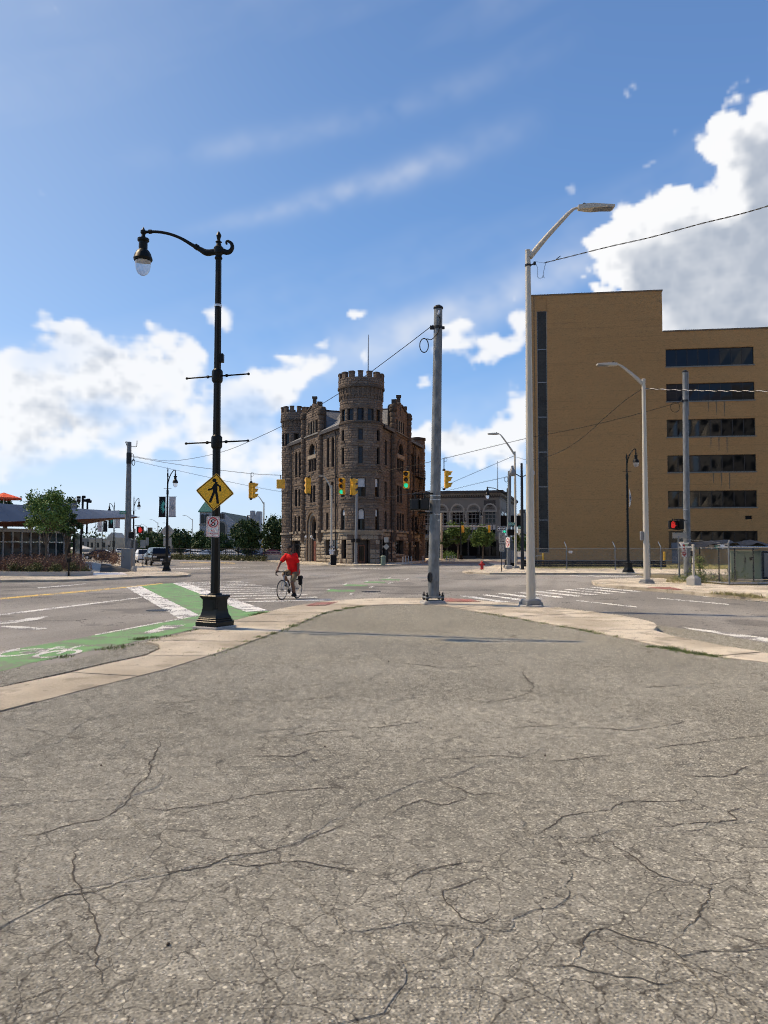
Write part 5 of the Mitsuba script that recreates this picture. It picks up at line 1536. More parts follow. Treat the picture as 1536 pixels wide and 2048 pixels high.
HAND = [stroke([(-.055, -.1), (-.05, .03)], .06), stroke([(.0, -.13), (0, .03)], .11), stroke([(-.055, .0), (-.06, .1)], .03), stroke([(-.018, .0), (-.02, .14)], .03), stroke([(.02, .0), (.022, .13)], .03), stroke([(.05, -.03), (.06, .09)], .03), stroke([(.04, -.08), (.105, -.01)], .035)]
HAND = shapely.union_all(HAND)


def ped_signal(label, c, yaw, arm_to, s=1.0):
    k = thing('pedestrian_signal', label, 'pedestrian signal')
    M = upright(c, yaw)
    part(k, 'housing', mv(cbx((-.2 * s, -.2 * s, -.2 * s), (.2 * s, .2 * s, .06 * s), .03), M), 'black_paint')
    part(k, 'visor', cat(*[mv(bx(a_, b_), M) for a_, b_ in (((-.2 * s, .185 * s, .06 * s), (.2 * s, .2 * s, .24 * s)), ((-.2 * s, -.2 * s, .06 * s), (-.185 * s, .2 * s, .24 * s)), ((.185 * s, -.2 * s, .06 * s), (.2 * s, .2 * s, .24 * s)))]), 'black_plain')
    hand = part(k, 'raised_hand', extr(affinity.scale(HAND, 1.25 * s, 1.25 * s, origin=(0, 0)), .004, M, z0=.062 * s), 'lens_red', label='lit red raised hand')
    scene[hand].update(RED_LIT)
    part(k, 'bracket', cat(tube([c + np.array([0, .06, .2 * s]), c + np.array([0, .06, .27 * s]), arm_to + np.array([0, 0, .27 * s])], .025, 6), tube([c + np.array([0, .06, -.2 * s]), arm_to + np.array([0, 0, -.26 * s])], .025, 6)), 'black_paint')
    return k


ped_signal('black pedestrian signal with red hand on the galvanized pole at right', at(1346, 1049.5, 39.1), -.2, P7 + np.array([-.1, 0, at(1346, 1049.5, 39.1)[2]]), 1.05)
c = at(1360, 1049, 39.2)
k = thing('pedestrian_signal', 'black pedestrian signal head turned away beside the red hand', 'pedestrian signal')
part(k, 'housing', cbx((-.14, -.2, -.24), (.14, .2, .24), .03, fr(c)), 'black_paint')
part(k, 'visor', bx((.14, -.2, .2), (.3, .2, .22), fr(c)), 'black_plain')

# ------------------------------------------------------------------ utility pole, signals and span wires across the crossing
PL = gr(254.5, 1141.8, 0)
pole_left = thing('utility_pole', 'grey utility pole with a tall steel base box by the pavilion corner', 'pole')
TOPL = at(258.5, 884, PL[1])
part(pole_left, 'shaft', tube([PL + [0, 0, .3], TOPL], [.26, .15], 14), 'galvanized', 40)
part(pole_left, 'base_box', cbx((-.36, -.34, 0), (.36, .34, 1.63), .03, fr(PL + np.array([0, 0, 0]))), 'grey_metal')
part(pole_left, 'bracket', tube([TOPL + np.array([.1, 0, -.33]), TOPL + np.array([.55, 0, -.33]), TOPL + np.array([.57, 0, .1])], .025, 6), 'dark_metal')
part(pole_left, 'weatherhead', tube(spline([TOPL + np.array(v_) for v_ in ((-.1, 0, -.4), (-.22, 0, -.1), (-.25, 0, .0), (-.12, 0, -.03), (-.1, 0, -.3))], 5), .035, 6), 'dark_metal', 40)
for i, (dx, dz, r_) in enumerate(((.26, -1.15, .2), (.36, -1.5, .16))):
    part(pole_left, 'cable_coil', tube([TOPL + np.array([dx + r_ * .62 * math.cos(t), -.1, dz + r_ * 1.4 * math.sin(t)]) for t in np.linspace(0, 2 * np.pi, 21)], .025, 5), 'black_plain', 50)
part(pole_left, 'clamp', lathe([(.19, -.9), (.19, -.8), (.19, -1.2), (.19, -1.6)], 12, TOPL), 'dark_metal')
k = thing('street_name_sign', 'small green street name sign on the left utility pole', 'sign')
M = upright(at(245.5, 1025, PL[1] - .25))
part(k, 'plate', extr(rounded(.46, .24, .02), .02, M), 'sign_green')
part(k, 'lettering', ctext('CASS', .11, M @ fr((0, 0, .02)), .004), 'sign_white')
PS = gr(268, 1143.3, 0)
k = thing('signal_post', 'slim grey signal post with concrete foot beside the utility pole', 'pole')
part(k, 'shaft', tube([PS + [0, 0, .3], PS + [0, 0, 3.0]], .065, 10), 'grey_metal', 40)
part(k, 'foot', lathe([(.19, 0), (.19, .22), (.12, .36), (.08, .38)], 8, PS), 'grey_concrete')
cs = at(280.5, 1059.5, PS[1] - .1)
ped_signal('black pedestrian signal with red hand at the pavilion corner', cs, .25, PS + np.array([0, 0, cs[2]]), 1.15)
k = thing('pedestrian_signal', 'dark unlit signal head turned away on the slim post', 'pedestrian signal')
part(k, 'housing', cbx((-.16, -.2, -.22), (.16, .2, .22), .03, fr(at(263, 1070, PS[1]))), 'black_paint')
part(k, 'bracket', tube([at(263, 1070, PS[1]), PS + np.array([0, 0, at(263, 1070, PS[1])[2]])], .03, 6), 'black_paint')


def on(px, A, B):
    """Point of the vertical plane through A and B seen in this direction: forward distance."""
    r = ray(px, 1096)
    d = B - A
    t, s = np.linalg.solve(np.array([[r[0], -d[0]], [r[1], -d[1]]]), A[:2])
    return t * r[1]


WIRES = thing('span_wire', 'long span wire carrying the yellow traffic signals across the crossing', 'wire')
AW, BW_ = at(262, 913, PL[1]), at(1364, 803, P7[1])


def wire(key, A, B, pts, r=.014, m='black_plain', name='cable'):
    q = []
    for px, py in pts:
        q.append(at(px, py, on(px, A, B)))
    q = [A] + q + [B]
    return part(key, name, tube(spline(q, 5), r, 5), m, 50)


W2 = [(330, 925), (400, 935), (500, 947), (565, 950.5), (617, 951.5), (690, 951), (760, 942), (814, 934), (888, 917), (1050, 877.5), (1150, 858), (1260, 832)]
wire(WIRES, AW, BW_, W2, .016)
k = thing('span_wire', 'sagging wire from the left pole up to the top of the thick grey pole', 'wire')
wire(k, at(262, 911, PL[1]), at(866, 650, P2[1]), [(300, 918), (350, 921.5), (440, 905), (520, 873), (600, 833), (700, 773), (790, 708)], .012)
PK = gr(711.5, 1128, 0)
k = thing('span_wire', 'low wire from the left pole to the pole before the castle', 'wire')
wire(k, at(262, 920, PL[1]), at(713, 992, PK[1]), [(364, 943), (500, 972), (600, 988)], .014)
k = thing('span_wire', 'thin wire from the castle corner pole toward the thick grey pole', 'wire')
wire(k, at(715, 996, PK[1]), at(868, 980, P2[1]), [(760, 995), (821, 987)], .008)
k = thing('span_wire', 'upper thin wire rising to the white street light over the turn signs', 'wire')
wire(k, at(848, 993, 96), at(1030, 911, P5[1]), [(896, 969), (960, 941)], .02)
k = thing('span_wire', 'lower thin wire rising to the grey pole at the turn signs', 'wire')
wire(k, at(848, 990, 110), at(1017, 953, P5[1]), [(896, 981), (950, 968)], .02)
k = thing('span_wire', 'sagging string of cable before the tan brick wall', 'wire')
wire(k, at(1033, 914, P5[1]), at(1284, 778, P4[1]), [(1060, 920), (1110, 908), (1160, 879), (1210, 835), (1250, 801)], .014)
k = thing('twisted_cable', 'thick twisted black and white cable leading right from the fenced corner light', 'cable')
a_, b_ = at(1288, 777, P4[1]), at(1600, 781, 30.0)
for j in range(2):
    n_ = 160
    pts = [a_ + (b_ - a_) * t + np.array([0, 0.013 * math.cos(80 * t + j * np.pi), .015 * math.sin(80 * t + j * np.pi) - .25 * (t - t * t)]) for t in np.linspace(0, 1, n_)]
    part(k, 'strand', tube(pts, .013, 5), ('black_plain', 'sign_white')[j], 60)
k = thing('twisted_cable', 'twisted dark cable rising right from the tallest white street light', 'cable')
q = P3 + np.array([.2, -.04, 9.85])
A_ = at(1088, 526, P3[1] - .1)
B_ = at(1640, 378, 15.0)
pp = [A_] + [at(px, py, on(px, A_, B_)) for px, py in ((1140, 513), (1220, 493), (1300, 475), (1400, 448), (1470, 431), (1536, 412))] + [B_]
base_ = spline(pp, 20)
for j in range(2):
    t = np.linspace(0, 1, len(base_))
    off = np.stack([0 * t, .007 * np.cos(90 * t + j * np.pi), .010 * np.sin(90 * t + j * np.pi)], 1)
    part(k, 'strand', tube(base_ + off, .008, 5), ('black_plain', 'dark_metal')[j], 60)
part(k, 'tie_wire', tube([q, A_], .004, 4), 'dark_metal')
part(k, 'stub_end', tube([at(1112, 519, P3[1] - .15), at(1121, 512, P3[1] - .2)], .012, 5), 'black_plain')
wire(thing('span_wire', 'thin wire from the galvanized pole at right past the tan wall', 'wire'), at(1364, 806, P7[1]), at(1700, 960, 36), [(1450, 960), (1536, 968)], .006) if False else None


# ------------------------------------------------------------------ yellow traffic signals hung on the span wire
def signal_face(key, M, lit=None, s=1.0):
    """One three-lens face; x right, y up, z out of the face, origin at the middle."""
    b = part(key, 'housing', mv(cat(*[cbx((-.17 * s, .35 * s * (i - 1) - .172 * s, -.13 * s), (.17 * s, .35 * s * (i - 1) + .172 * s, .10 * s), .03 * s) for i in range(3)], ), M), 'signal_yellow')
    for i, c_ in enumerate(('green', 'amber', 'red')):
        y = .35 * s * (i - 1)
        ln = part(b, 'lens', mv(lathe([(.135 * s, .100 * s), (.13 * s, .112 * s), (.08 * s, .13 * s), (0, .138 * s)], 16, (0, y, 0)), M), 'lens_green' if (lit == c_) else 'signal_glass', 50, label='lit green lens' if lit == c_ else None)
        if lit == c_:
            scene[ln].update(GREEN_LIT)
        th = np.radians(np.linspace(-35, 215, 17))
        ra, V = .150 * s, []
        for t in th:
            L = .26 * s * (.55 + .45 * max(0, math.sin(t)))
            for rr, z in ((ra, .1 * s), (ra, .1 * s + L), (ra - .008, .1 * s + L), (ra - .008, .1 * s)):
                V.append((rr * math.cos(t), y + rr * math.sin(t), z))
        Q = [[i_ * 4 + j, i_ * 4 + (j + 1) % 4, (i_ + 1) * 4 + (j + 1) % 4, (i_ + 1) * 4 + j] for i_ in range(16) for j in range(4)]
        part(b, 'visor', mv((np.array(V), np.array(Q)), M), 'signal_yellow', 40)


def hung_signal(label, px, py_top, py_mid, faces, group=None):
    D = on(px, AW, BW_)
    k = thing('traffic_signal', label, 'traffic signal', group)
    c, top = at(px, py_mid, D), at(px, py_top, D)
    for yaw, lit in faces:
        M = upright(c, yaw) @ fr((0, 0, .16))
        signal_face(k, M, lit)
    part(k, 'hanger', cat(tube([c + [0, 0, .5], top], .028, 6), tube([top + np.array([.08 + .1 * math.cos(t), 0, -.06 + .13 * math.sin(t)]) for t in np.linspace(0, 5.8, 15)], .012, 5), lathe([(.1, .52), (.1, .58), (.04, .64)], 10, c), lathe([(.04, -.64), (.1, -.58), (.1, -.52)], 10, c)), 'dark_metal', 40)
    return k


hung_signal('yellow traffic signal left of the castle, its faces turned away', 502, 947, 981, [(2.2, None), (-2.55 + np.pi * 2 - .6, None)])
hung_signal('yellow traffic signal before the castle entrance bay, seen from behind', 617.5, 951.5, 971, [(-2.7, None)])
hung_signal('yellow traffic signal with green light left of the castle tower', 686.5, 951, 973, [(-.35, 'green')])
hung_signal('yellow traffic signal before the castle tower, visors to the right', 702, 950, 973.5, [(2.3, None)])
hung_signal('yellow traffic signal with green light right of the castle tower', 814, 934, 960, [(-.22, 'green')])
hung_signal('yellow traffic signal beside the thick grey pole, visors in profile', 888, 917, 959, [(1.65, None)])
D = on(561, AW, BW_)
c = at(561.5, 968, D)
k = thing('box_sign', 'blank orange back of a hanging box sign left of the castle', 'sign')
part(k, 'box', cbx((-.26, -.1, -.3), (.26, .1, .3), .015, rotz(-.25, c)), 'signal_yellow')
part(k, 'hanger', tube([c + [0, 0, .3], at(561, 950.5, D)], .03, 6), 'dark_metal')

# pole before the castle tower with a signal, and the light pole beside it
k = thing('signal_post', 'grey post with a black signal head before the castle tower', 'pole')
part(k, 'shaft', tube([PK, at(714, 984, PK[1])], [.17, .13], 12), 'grey_metal', 40)
part(k, 'base', lathe([(.3, 0), (.3, .08), (.2, .14)], 10, PK), 'grey_metal')
for dx in (-1, 1):
    part(k, 'signal_head', cbx((-.16, -.15, -.2), (.16, .15, .2), .03, rotz(.5 * dx, at(711 + dx * 5.0, 1081, PK[1] - .25))), 'black_plain')
PB = gr(662.5, 1129, 0)
wl5 = cobra_lamp('slim white street light before the castle shop window', PB, 7.88, (-1, -.1), .9, 1.0, .4, rb=.13, rt=.09)
k = thing('one_way_sign', 'black and white one way sign on the slim pole before the castle', 'sign')
M = upright(at(665, 1094, PB[1] - .25))
part(k, 'plate', extr(rounded(.60, .25, .02), .01, M), 'black_plain')
part(k, 'arrow', extr(Polygon([(-.25, -.045), (.12, -.045), (.12, -.09), (.26, 0), (.12, .09), (.12, .045), (-.25, .045)]), .004, M, z0=.01), 'sign_white')
part(k, 'lettering', ctext('ONE WAY', .06, M @ fr((-.05, 0, .0135)), .003, width=.28), 'black_plain')
k = thing('notice_plate', 'white notice plates below the one way sign at the castle', 'sign')
M = upright(at(664, 1103, PB[1] - .25))
part(k, 'plate', extr(rounded(.62, .13, .01), .01, M @ fr((0, .12, 0))), 'sign_white')
part(k, 'plate', extr(rounded(.42, .3, .02), .01, M @ fr((-.06, -.12, 0))), 'sign_white')
k = thing('litter_bin', 'square black litter bin before the castle shop window', 'bin')
c = gr(667, 1130.5, 0)
part(k, 'body', hull([(x, y, z) for z, h in ((0.03, .24), (.92, .29)) for x in (-h, h) for y in (-h, h)] ) if False else mv(hull([(x, y, z) for z, h in ((0.03, .24), (.92, .29)) for x in (-h, h) for y in (-h, h)]), fr(c)), 'black_plain')
part(k, 'lid', cbx((-.31, -.31, .92), (.31, .31, 1.0), .03, fr(c)), 'dark_metal')
k = thing('litter_bin', 'pale green cylindrical litter bin by the castle tower door', 'bin')
c = gr(766.5, 1130.5, 0)
part(k, 'body', lathe([(.21, .02), (.23, .06), (.23, .78), (.21, .80)], 16, c), 'cabinet_green', 30)
part(k, 'lid', lathe([(.26, .79), (.27, .84), (.22, .9), (.1, .93), (0, .93)], 16, c), 'cabinet_green', 30)
k = thing('traffic_sign', 'grey diamond and square sign backs on one post by the castle', 'sign')
c = gr(772.5, 1129.5, 0)
part(k, 'post', tube([c, c + [0, 0, 2.75]], .035, 6), 'dark_metal')
part(k, 'square_plate', cbx((-.22, -.05, 2.2), (.22, -.04, 2.72), .003, fr(c)), 'sign_back')
part(k, 'diamond_plate', extr(affinity.rotate(rounded(.44, .44, .02), 45, origin=(0, 0)), .008, upright(c + np.array([0, -.045, 1.78]))), 'sign_back')
for i, (x, y) in enumerate(((806, 1128.5), (811.5, 1128), (817, 1127.5), (822.5, 1127), (846, 1125.5), (894, 1125.5), (900, 1125), (904.5, 1124.6), (908.5, 1124.2))):
    k = thing('bollard', (('first', 'second', 'third', 'fourth', 'last')[i] + ' pale bollard from the left by the castle right face') if i < 5 else (('first', 'second', 'third', 'fourth')[i - 5] + ' pale bollard from the left at the plaza corner'), 'bollard', 'bollards by the castle' if i < 5 else 'bollards at the plaza corner')
    c = gr(x, y, 0)
    part(k, 'post', tube([c, c + [0, 0, .72]], .045, 8), 'mullion', 40)
    part(k, 'cap', ball(c + [0, 0, .72], .05, 8), 'sign_white', 50)

# ------------------------------------------------------------------ signs, hydrant and boxes on the far right corner
c = gr(964, 1139, 0)
k = thing('fire_hydrant', 'red fire hydrant at the edge of the far pavement', 'fire hydrant')
part(k, 'barrel', lathe([(.17, 0), (.17, .05), (.12, .07), (.11, .40), (.15, .42), (.15, .47), (.12, .5), (.1, .58), (.05, .62), (.03, .64), (.03, .69), (0, .7)], 14, c), 'hydrant_red', 35)
for a in (0, np.pi, -np.pi / 2):
    d = np.array([math.cos(a), math.sin(a), 0])
    part(k, 'outlet', cat(cyl(c + d * .08 + [0, 0, .38], c + d * .19 + [0, 0, .38], .055, n=10), cyl(c + d * .19 + [0, 0, .38], c + d * .225 + [0, 0, .38], .065, n=6)), 'hydrant_red', 35)

PT = gr(1003, 1143, 0)
k = thing('sign_post', 'thin dark post carrying three lane signs on the far corner', 'post')
part(k, 'post', tube([PT, PT + np.array([0, 0, 3.1])], .032, 6), 'dark_metal')
D = PT[1] - .06
k = thing('one_way_sign', 'one way sign with arrow to the left, topmost on the thin post', 'sign')
M = upright(at(1002.9, 1057, D))
part(k, 'plate', extr(rounded(.62, .26, .015), .008, M), 'sign_white')
part(k, 'ground', extr(rounded(.58, .22, .01), .003, M, z0=.008), 'black_plain')
part(k, 'arrow', extr(Polygon([(.26, -.055), (-.12, -.055), (-.12, -.1), (-.27, 0), (-.12, .1), (-.12, .055), (.26, .055)]), .003, M, z0=.011), 'sign_white')
part(k, 'lettering', ctext('ONE WAY', .075, M @ fr((.05, 0, .014)), .002, width=.30), 'black_plain')
k = thing('lane_sign', 'white sign reading this lane must turn right with arrow', 'sign')
M = upright(at(1003.8, 1076, D))
part(k, 'plate', extr(rounded(.44, .76, .02), .008, M), 'sign_back')
for i, t in enumerate(('THIS', 'LANE', 'MUST', 'TURN', 'RIGHT')):
    part(k, 'word', ctext(t, .075, M @ fr((0, .29 - .105 * i, .008)), .003, width=.062 * len(t)), 'black_plain')
part(k, 'arrow', extr(Polygon([(-.15, -.27), (.05, -.27), (.05, -.31), (.16, -.25), (.05, -.19), (.05, -.23), (-.15, -.23)]), .003, M, z0=.008), 'black_plain')
k = thing('lane_sign', 'small white sign reading no turn on red below the lane sign', 'sign')
M = upright(at(1003.5, 1096, D))
part(k, 'plate', extr(rounded(.36, .5, .02), .008, M), 'sign_back')
for i, t in enumerate(('NO', 'TURN', 'ON RED')):
    part(k, 'word', ctext(t, .08, M @ fr((0, .15 - .15 * i, .008)), .003, width=.048 * len(t)), 'black_plain')
PU = gr(1017, 1138.5, 0)
k = thing('utility_pole', 'grey pole behind the lane signs with concrete foot', 'pole')
topu = at(1019, 942, PU[1])
part(k, 'shaft', tube([PU, topu], [.15, .13], 12), 'galvanized', 40)
part(k, 'foot', cbx((-.26, -.26, 0), (.26, .26, .32), .05, fr(PU)), 'grey_concrete')
part(k, 'cable_coil', tube([at(1012, 959, PU[1]) + np.array([.13 * math.cos(t), -.1, .21 * math.sin(t)]) for t in np.linspace(0, 2 * np.pi, 19)], .02, 5), 'black_plain')
k = thing('street_name_sign', 'green street name sign reading Grand River on the far corner', 'sign')
M = upright(at(1023.5, 1048, PU[1] - .3))
part(k, 'plate', extr(rounded(.58, .23, .01), .01, M), 'sign_green')
part(k, 'border', extr(rounded(.56, .21, .01).difference(rounded(.54, .19, .01)), .003, M, z0=.01), 'sign_white')
part(k, 'lettering', ctext('Grand River', .095, M @ fr((0, 0, .01)), .004, width=.5), 'sign_white')
k = thing('street_name_sign', 'dim green street name sign beside the dark twin lamp post', 'sign')
M = upright(at(1042, 1054.5, PU[1] - .3), -.3)
part(k, 'plate', extr(rounded(.44, .23, .01), .01, M), 'sign_green')
part(k, 'lettering', ctext('Middle', .1, M @ fr((0, 0, .01)), .004, width=.34), 'sign_white')
k = thing('no_turn_sign', 'no left turn sign turned aside on the far grey pole', 'sign')
M = upright(at(1015.5, 1085, PU[1] - .3), -1.22)
part(k, 'plate', extr(rounded(.62, .78, .03), .008, M), 'sign_white')
part(k, 'prohibition_ring', cat(extr(ring((0, .0), .2, .26, 1.25), .004, M, z0=.008), extr(stroke([(-.15, .18), (.15, -.18)], .06), .004, M, z0=.009)), 'sign_red')
part(k, 'arrow', extr(stroke([(.07, -.18), (.07, .06), (-.1, .06)], .06), .003, M, z0=.0075), 'black_plain')
k = thing('pedestrian_signal', 'black signal head with hood on the far grey pole', 'pedestrian signal')
c = at(1021, 1065, PU[1] - .25)
part(k, 'housing', cbx((-.24, -.15, -.24), (.24, .15, .24), .03, fr(c)), 'black_plain')
part(k, 'visor', cat(bx((-.24, -.34, .22), (.24, -.15, .24), fr(c)), bx((-.24, -.34, -.2), (-.225, -.15, .24), fr(c)), bx((.225, -.34, -.2), (.24, -.15, .24), fr(c))), 'black_plain')
k = thing('signal_lens', 'small lit green signal beside the one way sign', 'traffic signal')
c = at(1009, 1063, PU[1] + 1.0)
part(k, 'housing', cbx((-.12, 0, -.14), (.12, .2, .5), .02, fr(c)), 'black_plain')
kk = part(k, 'lens', lathe([(.10, 0), (.08, .02), (0, .03)], 12, M=upright(c)), 'lens_green', 40, label='lit green lens')
scene[kk].update(GREEN_LIT)
c = gr(1024, 1136, 0)
k = thing('utility_cabinet', 'grey ribbed metal cabinet on a dark plinth behind the far signs', 'cabinet')
part(k, 'plinth', cbx((-.33, -.3, .02), (.36, .3, .42), .02, rotz(-.3, c)), 'black_plain')
part(k, 'body', cbx((-.33, -.28, .42), (.36, .28, 1.42), .02, rotz(-.3, c)), 'panel_grey')
for i in range(4):
    part(k, 'rib', bx((-.3 + .17 * i, -.3, .46), (-.27 + .17 * i, -.28, 1.38), rotz(-.3, c)), 'grey_metal')

# mast arm with two small signals on the far plaza
PM = gr(883, 1118.5, 0)
k = thing('mast_arm', 'pale pole with a long horizontal mast arm at the far plaza', 'pole')
zt = at(883, 1053, PM[1])[2]
part(k, 'shaft', tube([PM, PM + np.array([0, 0, zt + 2.0])], [.19, .15], 10), 'pole_white', 40)
part(k, 'arm', tube([PM + np.array([-.1, 0, zt]), at(982, 1053, PM[1])], [.12, .08], 8), 'mullion', 40)
for px in (925.5, 978.5):
    c = at(px, 1058, PM[1] - .1)
    q = thing('traffic_signal', 'small yellow signal at the ' + ('middle' if px < 950 else 'tip') + ' of the far mast arm', 'traffic signal')
    signal_face(q, upright(c, 2.6), None)
    part(q, 'hanger', tube([c + [0, 0, .4], c + np.array([0, 0, .8])], .04, 6), 'dark_metal')

# ------------------------------------------------------------------ tan brick office building on the right
class Line2(Flat):
    pass


QA, QB = at(1061, 1100, 80.0), at(1536, 1100, 77.0)
dq = (QB - QA)[:2] / np.linalg.norm((QB - QA)[:2])
BF = Flat(QA[:2], QA[:2] + dq * 44, 1)
office = thing('office_building', 'tall tan brick building with ribbon windows and a windowless stair tower, at right', 'building')
HT, HL = BF.p(1200, 586.8)[1], BF.p(1430, 660.2)[1]
uS = BF.p(1329, 900)[0]
outline = sbox(0, 0, uS, HT).union(sbox(uS - .01, 0, BF.L, HL))
bands = [(695.5, 731), (765.5, 801), (837.5, 872.5), (909.5, 943.5), (981, 1014.5), (1062, 1096)]
u0, u1 = BF.p(1334.5, 900)[0], BF.p(1512, 900)[0]
holes = []
for i, (yt, yb) in enumerate(bands):
    z1, z0 = BF.p(1420, yt)[1], BF.p(1420, yb)[1]
    o = sbox(u0, z0, u1, z1)
    holes.append(o)
    fr_ = o.difference(o.buffer(-.07))
    n = 8
    us = np.linspace(u0, u1, n + 1)
    fr_ = fr_.union(shapely.union_all([sbox(u - .035, z0, u + .035, z1) for u in us[1:-1]]))
    k = part(office, 'window', wall(BF, fr_, -.24, -.17), 'window_frame')
    for j in range(n):
        # each pane hangs a hair out of true, as glass does
        r_ = np.random.RandomState(i * 20 + j)
        a, b = us[j], us[j + 1]
        t = r_.uniform(-.012, .012, 4)
        cs_ = [(a, z0), (b, z0), (b, z1), (a, z1)]
        V = np.array([BF.map(u, z, -.215 + t[q]) for q, (u, z) in enumerate(cs_)] + [BF.map(u, z, -.235 + t[q]) for q, (u, z) in enumerate(cs_)])
        part(k, 'pane', (V, np.array([[0, 1, 2], [0, 2, 3], [4, 6, 5], [4, 7, 6]])), ('blue_glass' if i < 2 else 'office_glass') if j < 5 else 'dark_glass')
    part(office, 'sill', wall(BF, sbox(u0 - .05, z0 - .12, u1 + .05, z0 - .004), -.2, .07), 'limestone')
    for s in range(3 if i in (1, 2, 3) else 0):                          # run-off stains that hang from the sills
        u = u0 + (u1 - u0) * (.45 + .09 * s + .02 * i)
        part(office, 'stain', wall(BF, Polygon([(u, z0 - .13), (u + .14, z0 - .13), (u + .09, z0 - 1.1 - .3 * s), (u + .04, z0 - 1.2 - .3 * s)]), .002, .004), 'brick_trim')
gu0, gu1 = BF.p(1076, 900)[0], BF.p(1095.8, 900)[0]
gz0, gz1 = BF.p(1086, 1105)[1], BF.p(1086, 622)[1]
g = sbox(gu0, gz0, gu1, gz1)
holes.append(g)
hs = sbox(gu0 - .05, gz1 + .2, gu1 + .05, BF.p(1086, 596)[1])
holes.append(hs)
part(office, 'recessed_panel', wall(BF, hs, -.25, -.08), 'tan_brick')
k = part(office, 'glass_block_strip', wall(BF, g, -.3, -.14), 'mortar')
cuts = [gz1] + [BF.p(1086, y)[1] for y in (698.5, 764.5, 834, 904, 973.5, 1040)] + [gz0]
for i in range(len(cuts) - 1):
    za, zb = cuts[i + 1], cuts[i]
    p_ = part(k, 'frame', wall(BF, sbox(gu0, za, gu1, zb).difference(sbox(gu0 + .06, za + .05, gu1 - .06, zb - .05)), -.16, -.08), 'grey_metal')
    nb, nz = 5, int(round((zb - za - .1) / .2))
    bl = []
    for a in range(nb):
        for b in range(nz):
            w_, h_ = (gu1 - gu0 - .12) / nb, (zb - za - .1) / nz
            x, z = gu0 + .06 + a * w_, za + .05 + b * h_
            bl.append(wall(BF, sbox(x + .012, z + .012, x + w_ - .012, z + h_ - .012), -.15, -.115))
    part(k, 'glass_blocks', cat(bl), 'glass_block', kind='stuff')
vent = sbox(BF.p(1487.5, 900)[0], BF.p(1490, 1038.5)[1], BF.p(1501, 900)[0], BF.p(1490, 1031.5)[1])
holes.append(vent)
part(office, 'vent', wall(BF, vent, -.3, -.15), 'black_plain')
dr_ = sbox(BF.p(1339, 900)[0], 0, BF.p(1355, 900)[0], BF.p(1347, 1062)[1] - 1.7 + 1.7 - .0)
door = sbox(BF.p(1340, 900)[0], .1, BF.p(1356, 900)[0], 2.2)
holes.append(door)
part(office, 'door', wall(BF, door, -.25, -.15), 'panel_grey')
part(office, 'wall', wall(BF, outline.difference(shapely.union_all(holes)), -.4, 0), 'tan_brick')
# returns, roof and parapet coping
SW = Flat(BF.map(0, 0, -.4)[:2] + np.array([.235, .972]) * 30, BF.map(0, 0, -.4)[:2], 1)
part(office, 'side_wall', wall(SW, sbox(0, 0, SW.L, HT), -.4, 0), 'tan_brick')
SR = Flat(BF.map(uS, 0, -.4)[:2], BF.map(uS, 0, -30)[:2], 1)
part(office, 'side_wall', wall(SR, sbox(0, HL - .5, SR.L, HT), -.4, 0), 'tan_brick')
part(office, 'coping', wall(BF, sbox(-.08, HT - .02, uS + .08, HT + .13), -.5, .06), 'brick_trim')
part(office, 'coping', wall(BF, sbox(uS + .08, HL - .02, BF.L, HL + .13), -.5, .06), 'brick_trim')
mroof = cat(extr([tuple(q_) for q_ in (SW.B, BF.map(uS, 0, -.4)[:2], SR.B, SW.A)], .1, z0=HT - .5), wall(BF, sbox(uS, HL - .5, BF.L, HL - .4), -30, -.4))
part(office, 'roof', mroof, 'dark_stone')
uh = BF.p(1240, 900)[0]
part(office, 'roof_hatch', wall(BF, sbox(uh - .9, HT + .1, uh + .9, HT + .42), -2.5, -.8), 'dark_metal')
part(office, 'seam', wall(BF, sbox(BF.p(1070.5, 900)[0] - .05, 0, BF.p(1070.5, 900)[0] + .05, HT - .1), .0, .03), 'brick_trim')

# fence with barbed-wire arms, dark guard rail and small things along the foot of that building
FA, FB = gr(1040, 1138.5, 0), gr(1375, 1140.5, 0)
k = thing('chain_link_fence', 'grey chain link fence with leaning barbed wire arms along the tan building', 'fence')
fence_px = (1062, 1133, 1230, 1321.5, 1372)
for px in fence_px:
    p_ = at(px, 1100, on(px, FA, FB))
    p_ = np.array([p_[0], p_[1], 0])
    q_ = part(k, 'post', tube([p_, p_ + [0, 0, 1.75]], .04, 8), 'grey_metal')
    part(q_, 'arm', tube([p_ + [0, 0, 1.72], p_ + [-.12, .2, 2.12]], .025, 6), 'silver_metal')
ends = [at(px, 1100, on(px, FA, FB)) for px in (fence_px[0], fence_px[-1])]
for z in (1.62, .70):
    part(k, 'rail', tube([np.r_[e_[:2], z] for e_ in ends], .024, 6), 'grey_metal')


def chain(a, b, z0, z1, pitch, r, m=3):
    """Woven wire between two points, as crossing diagonals."""
    a, b = np.array(a), np.array(b)
    L, H = np.linalg.norm(b - a), z1 - z0
    d = (b - a) / L
    out = []
    s = -H
    while s < L:
        for sg in (1, -1):
            t0, t1 = max(0, -s), min(H, L - s)
            if t1 - t0 > .02:
                za, zb = (z0 + t0, z0 + t1) if sg > 0 else (z1 - t0, z1 - t1)
                out.append(tube([np.r_[a + d * (s + t0), za], np.r_[a + d * (s + t1), zb]], r, m, False))
        s += pitch
    return cat(out)


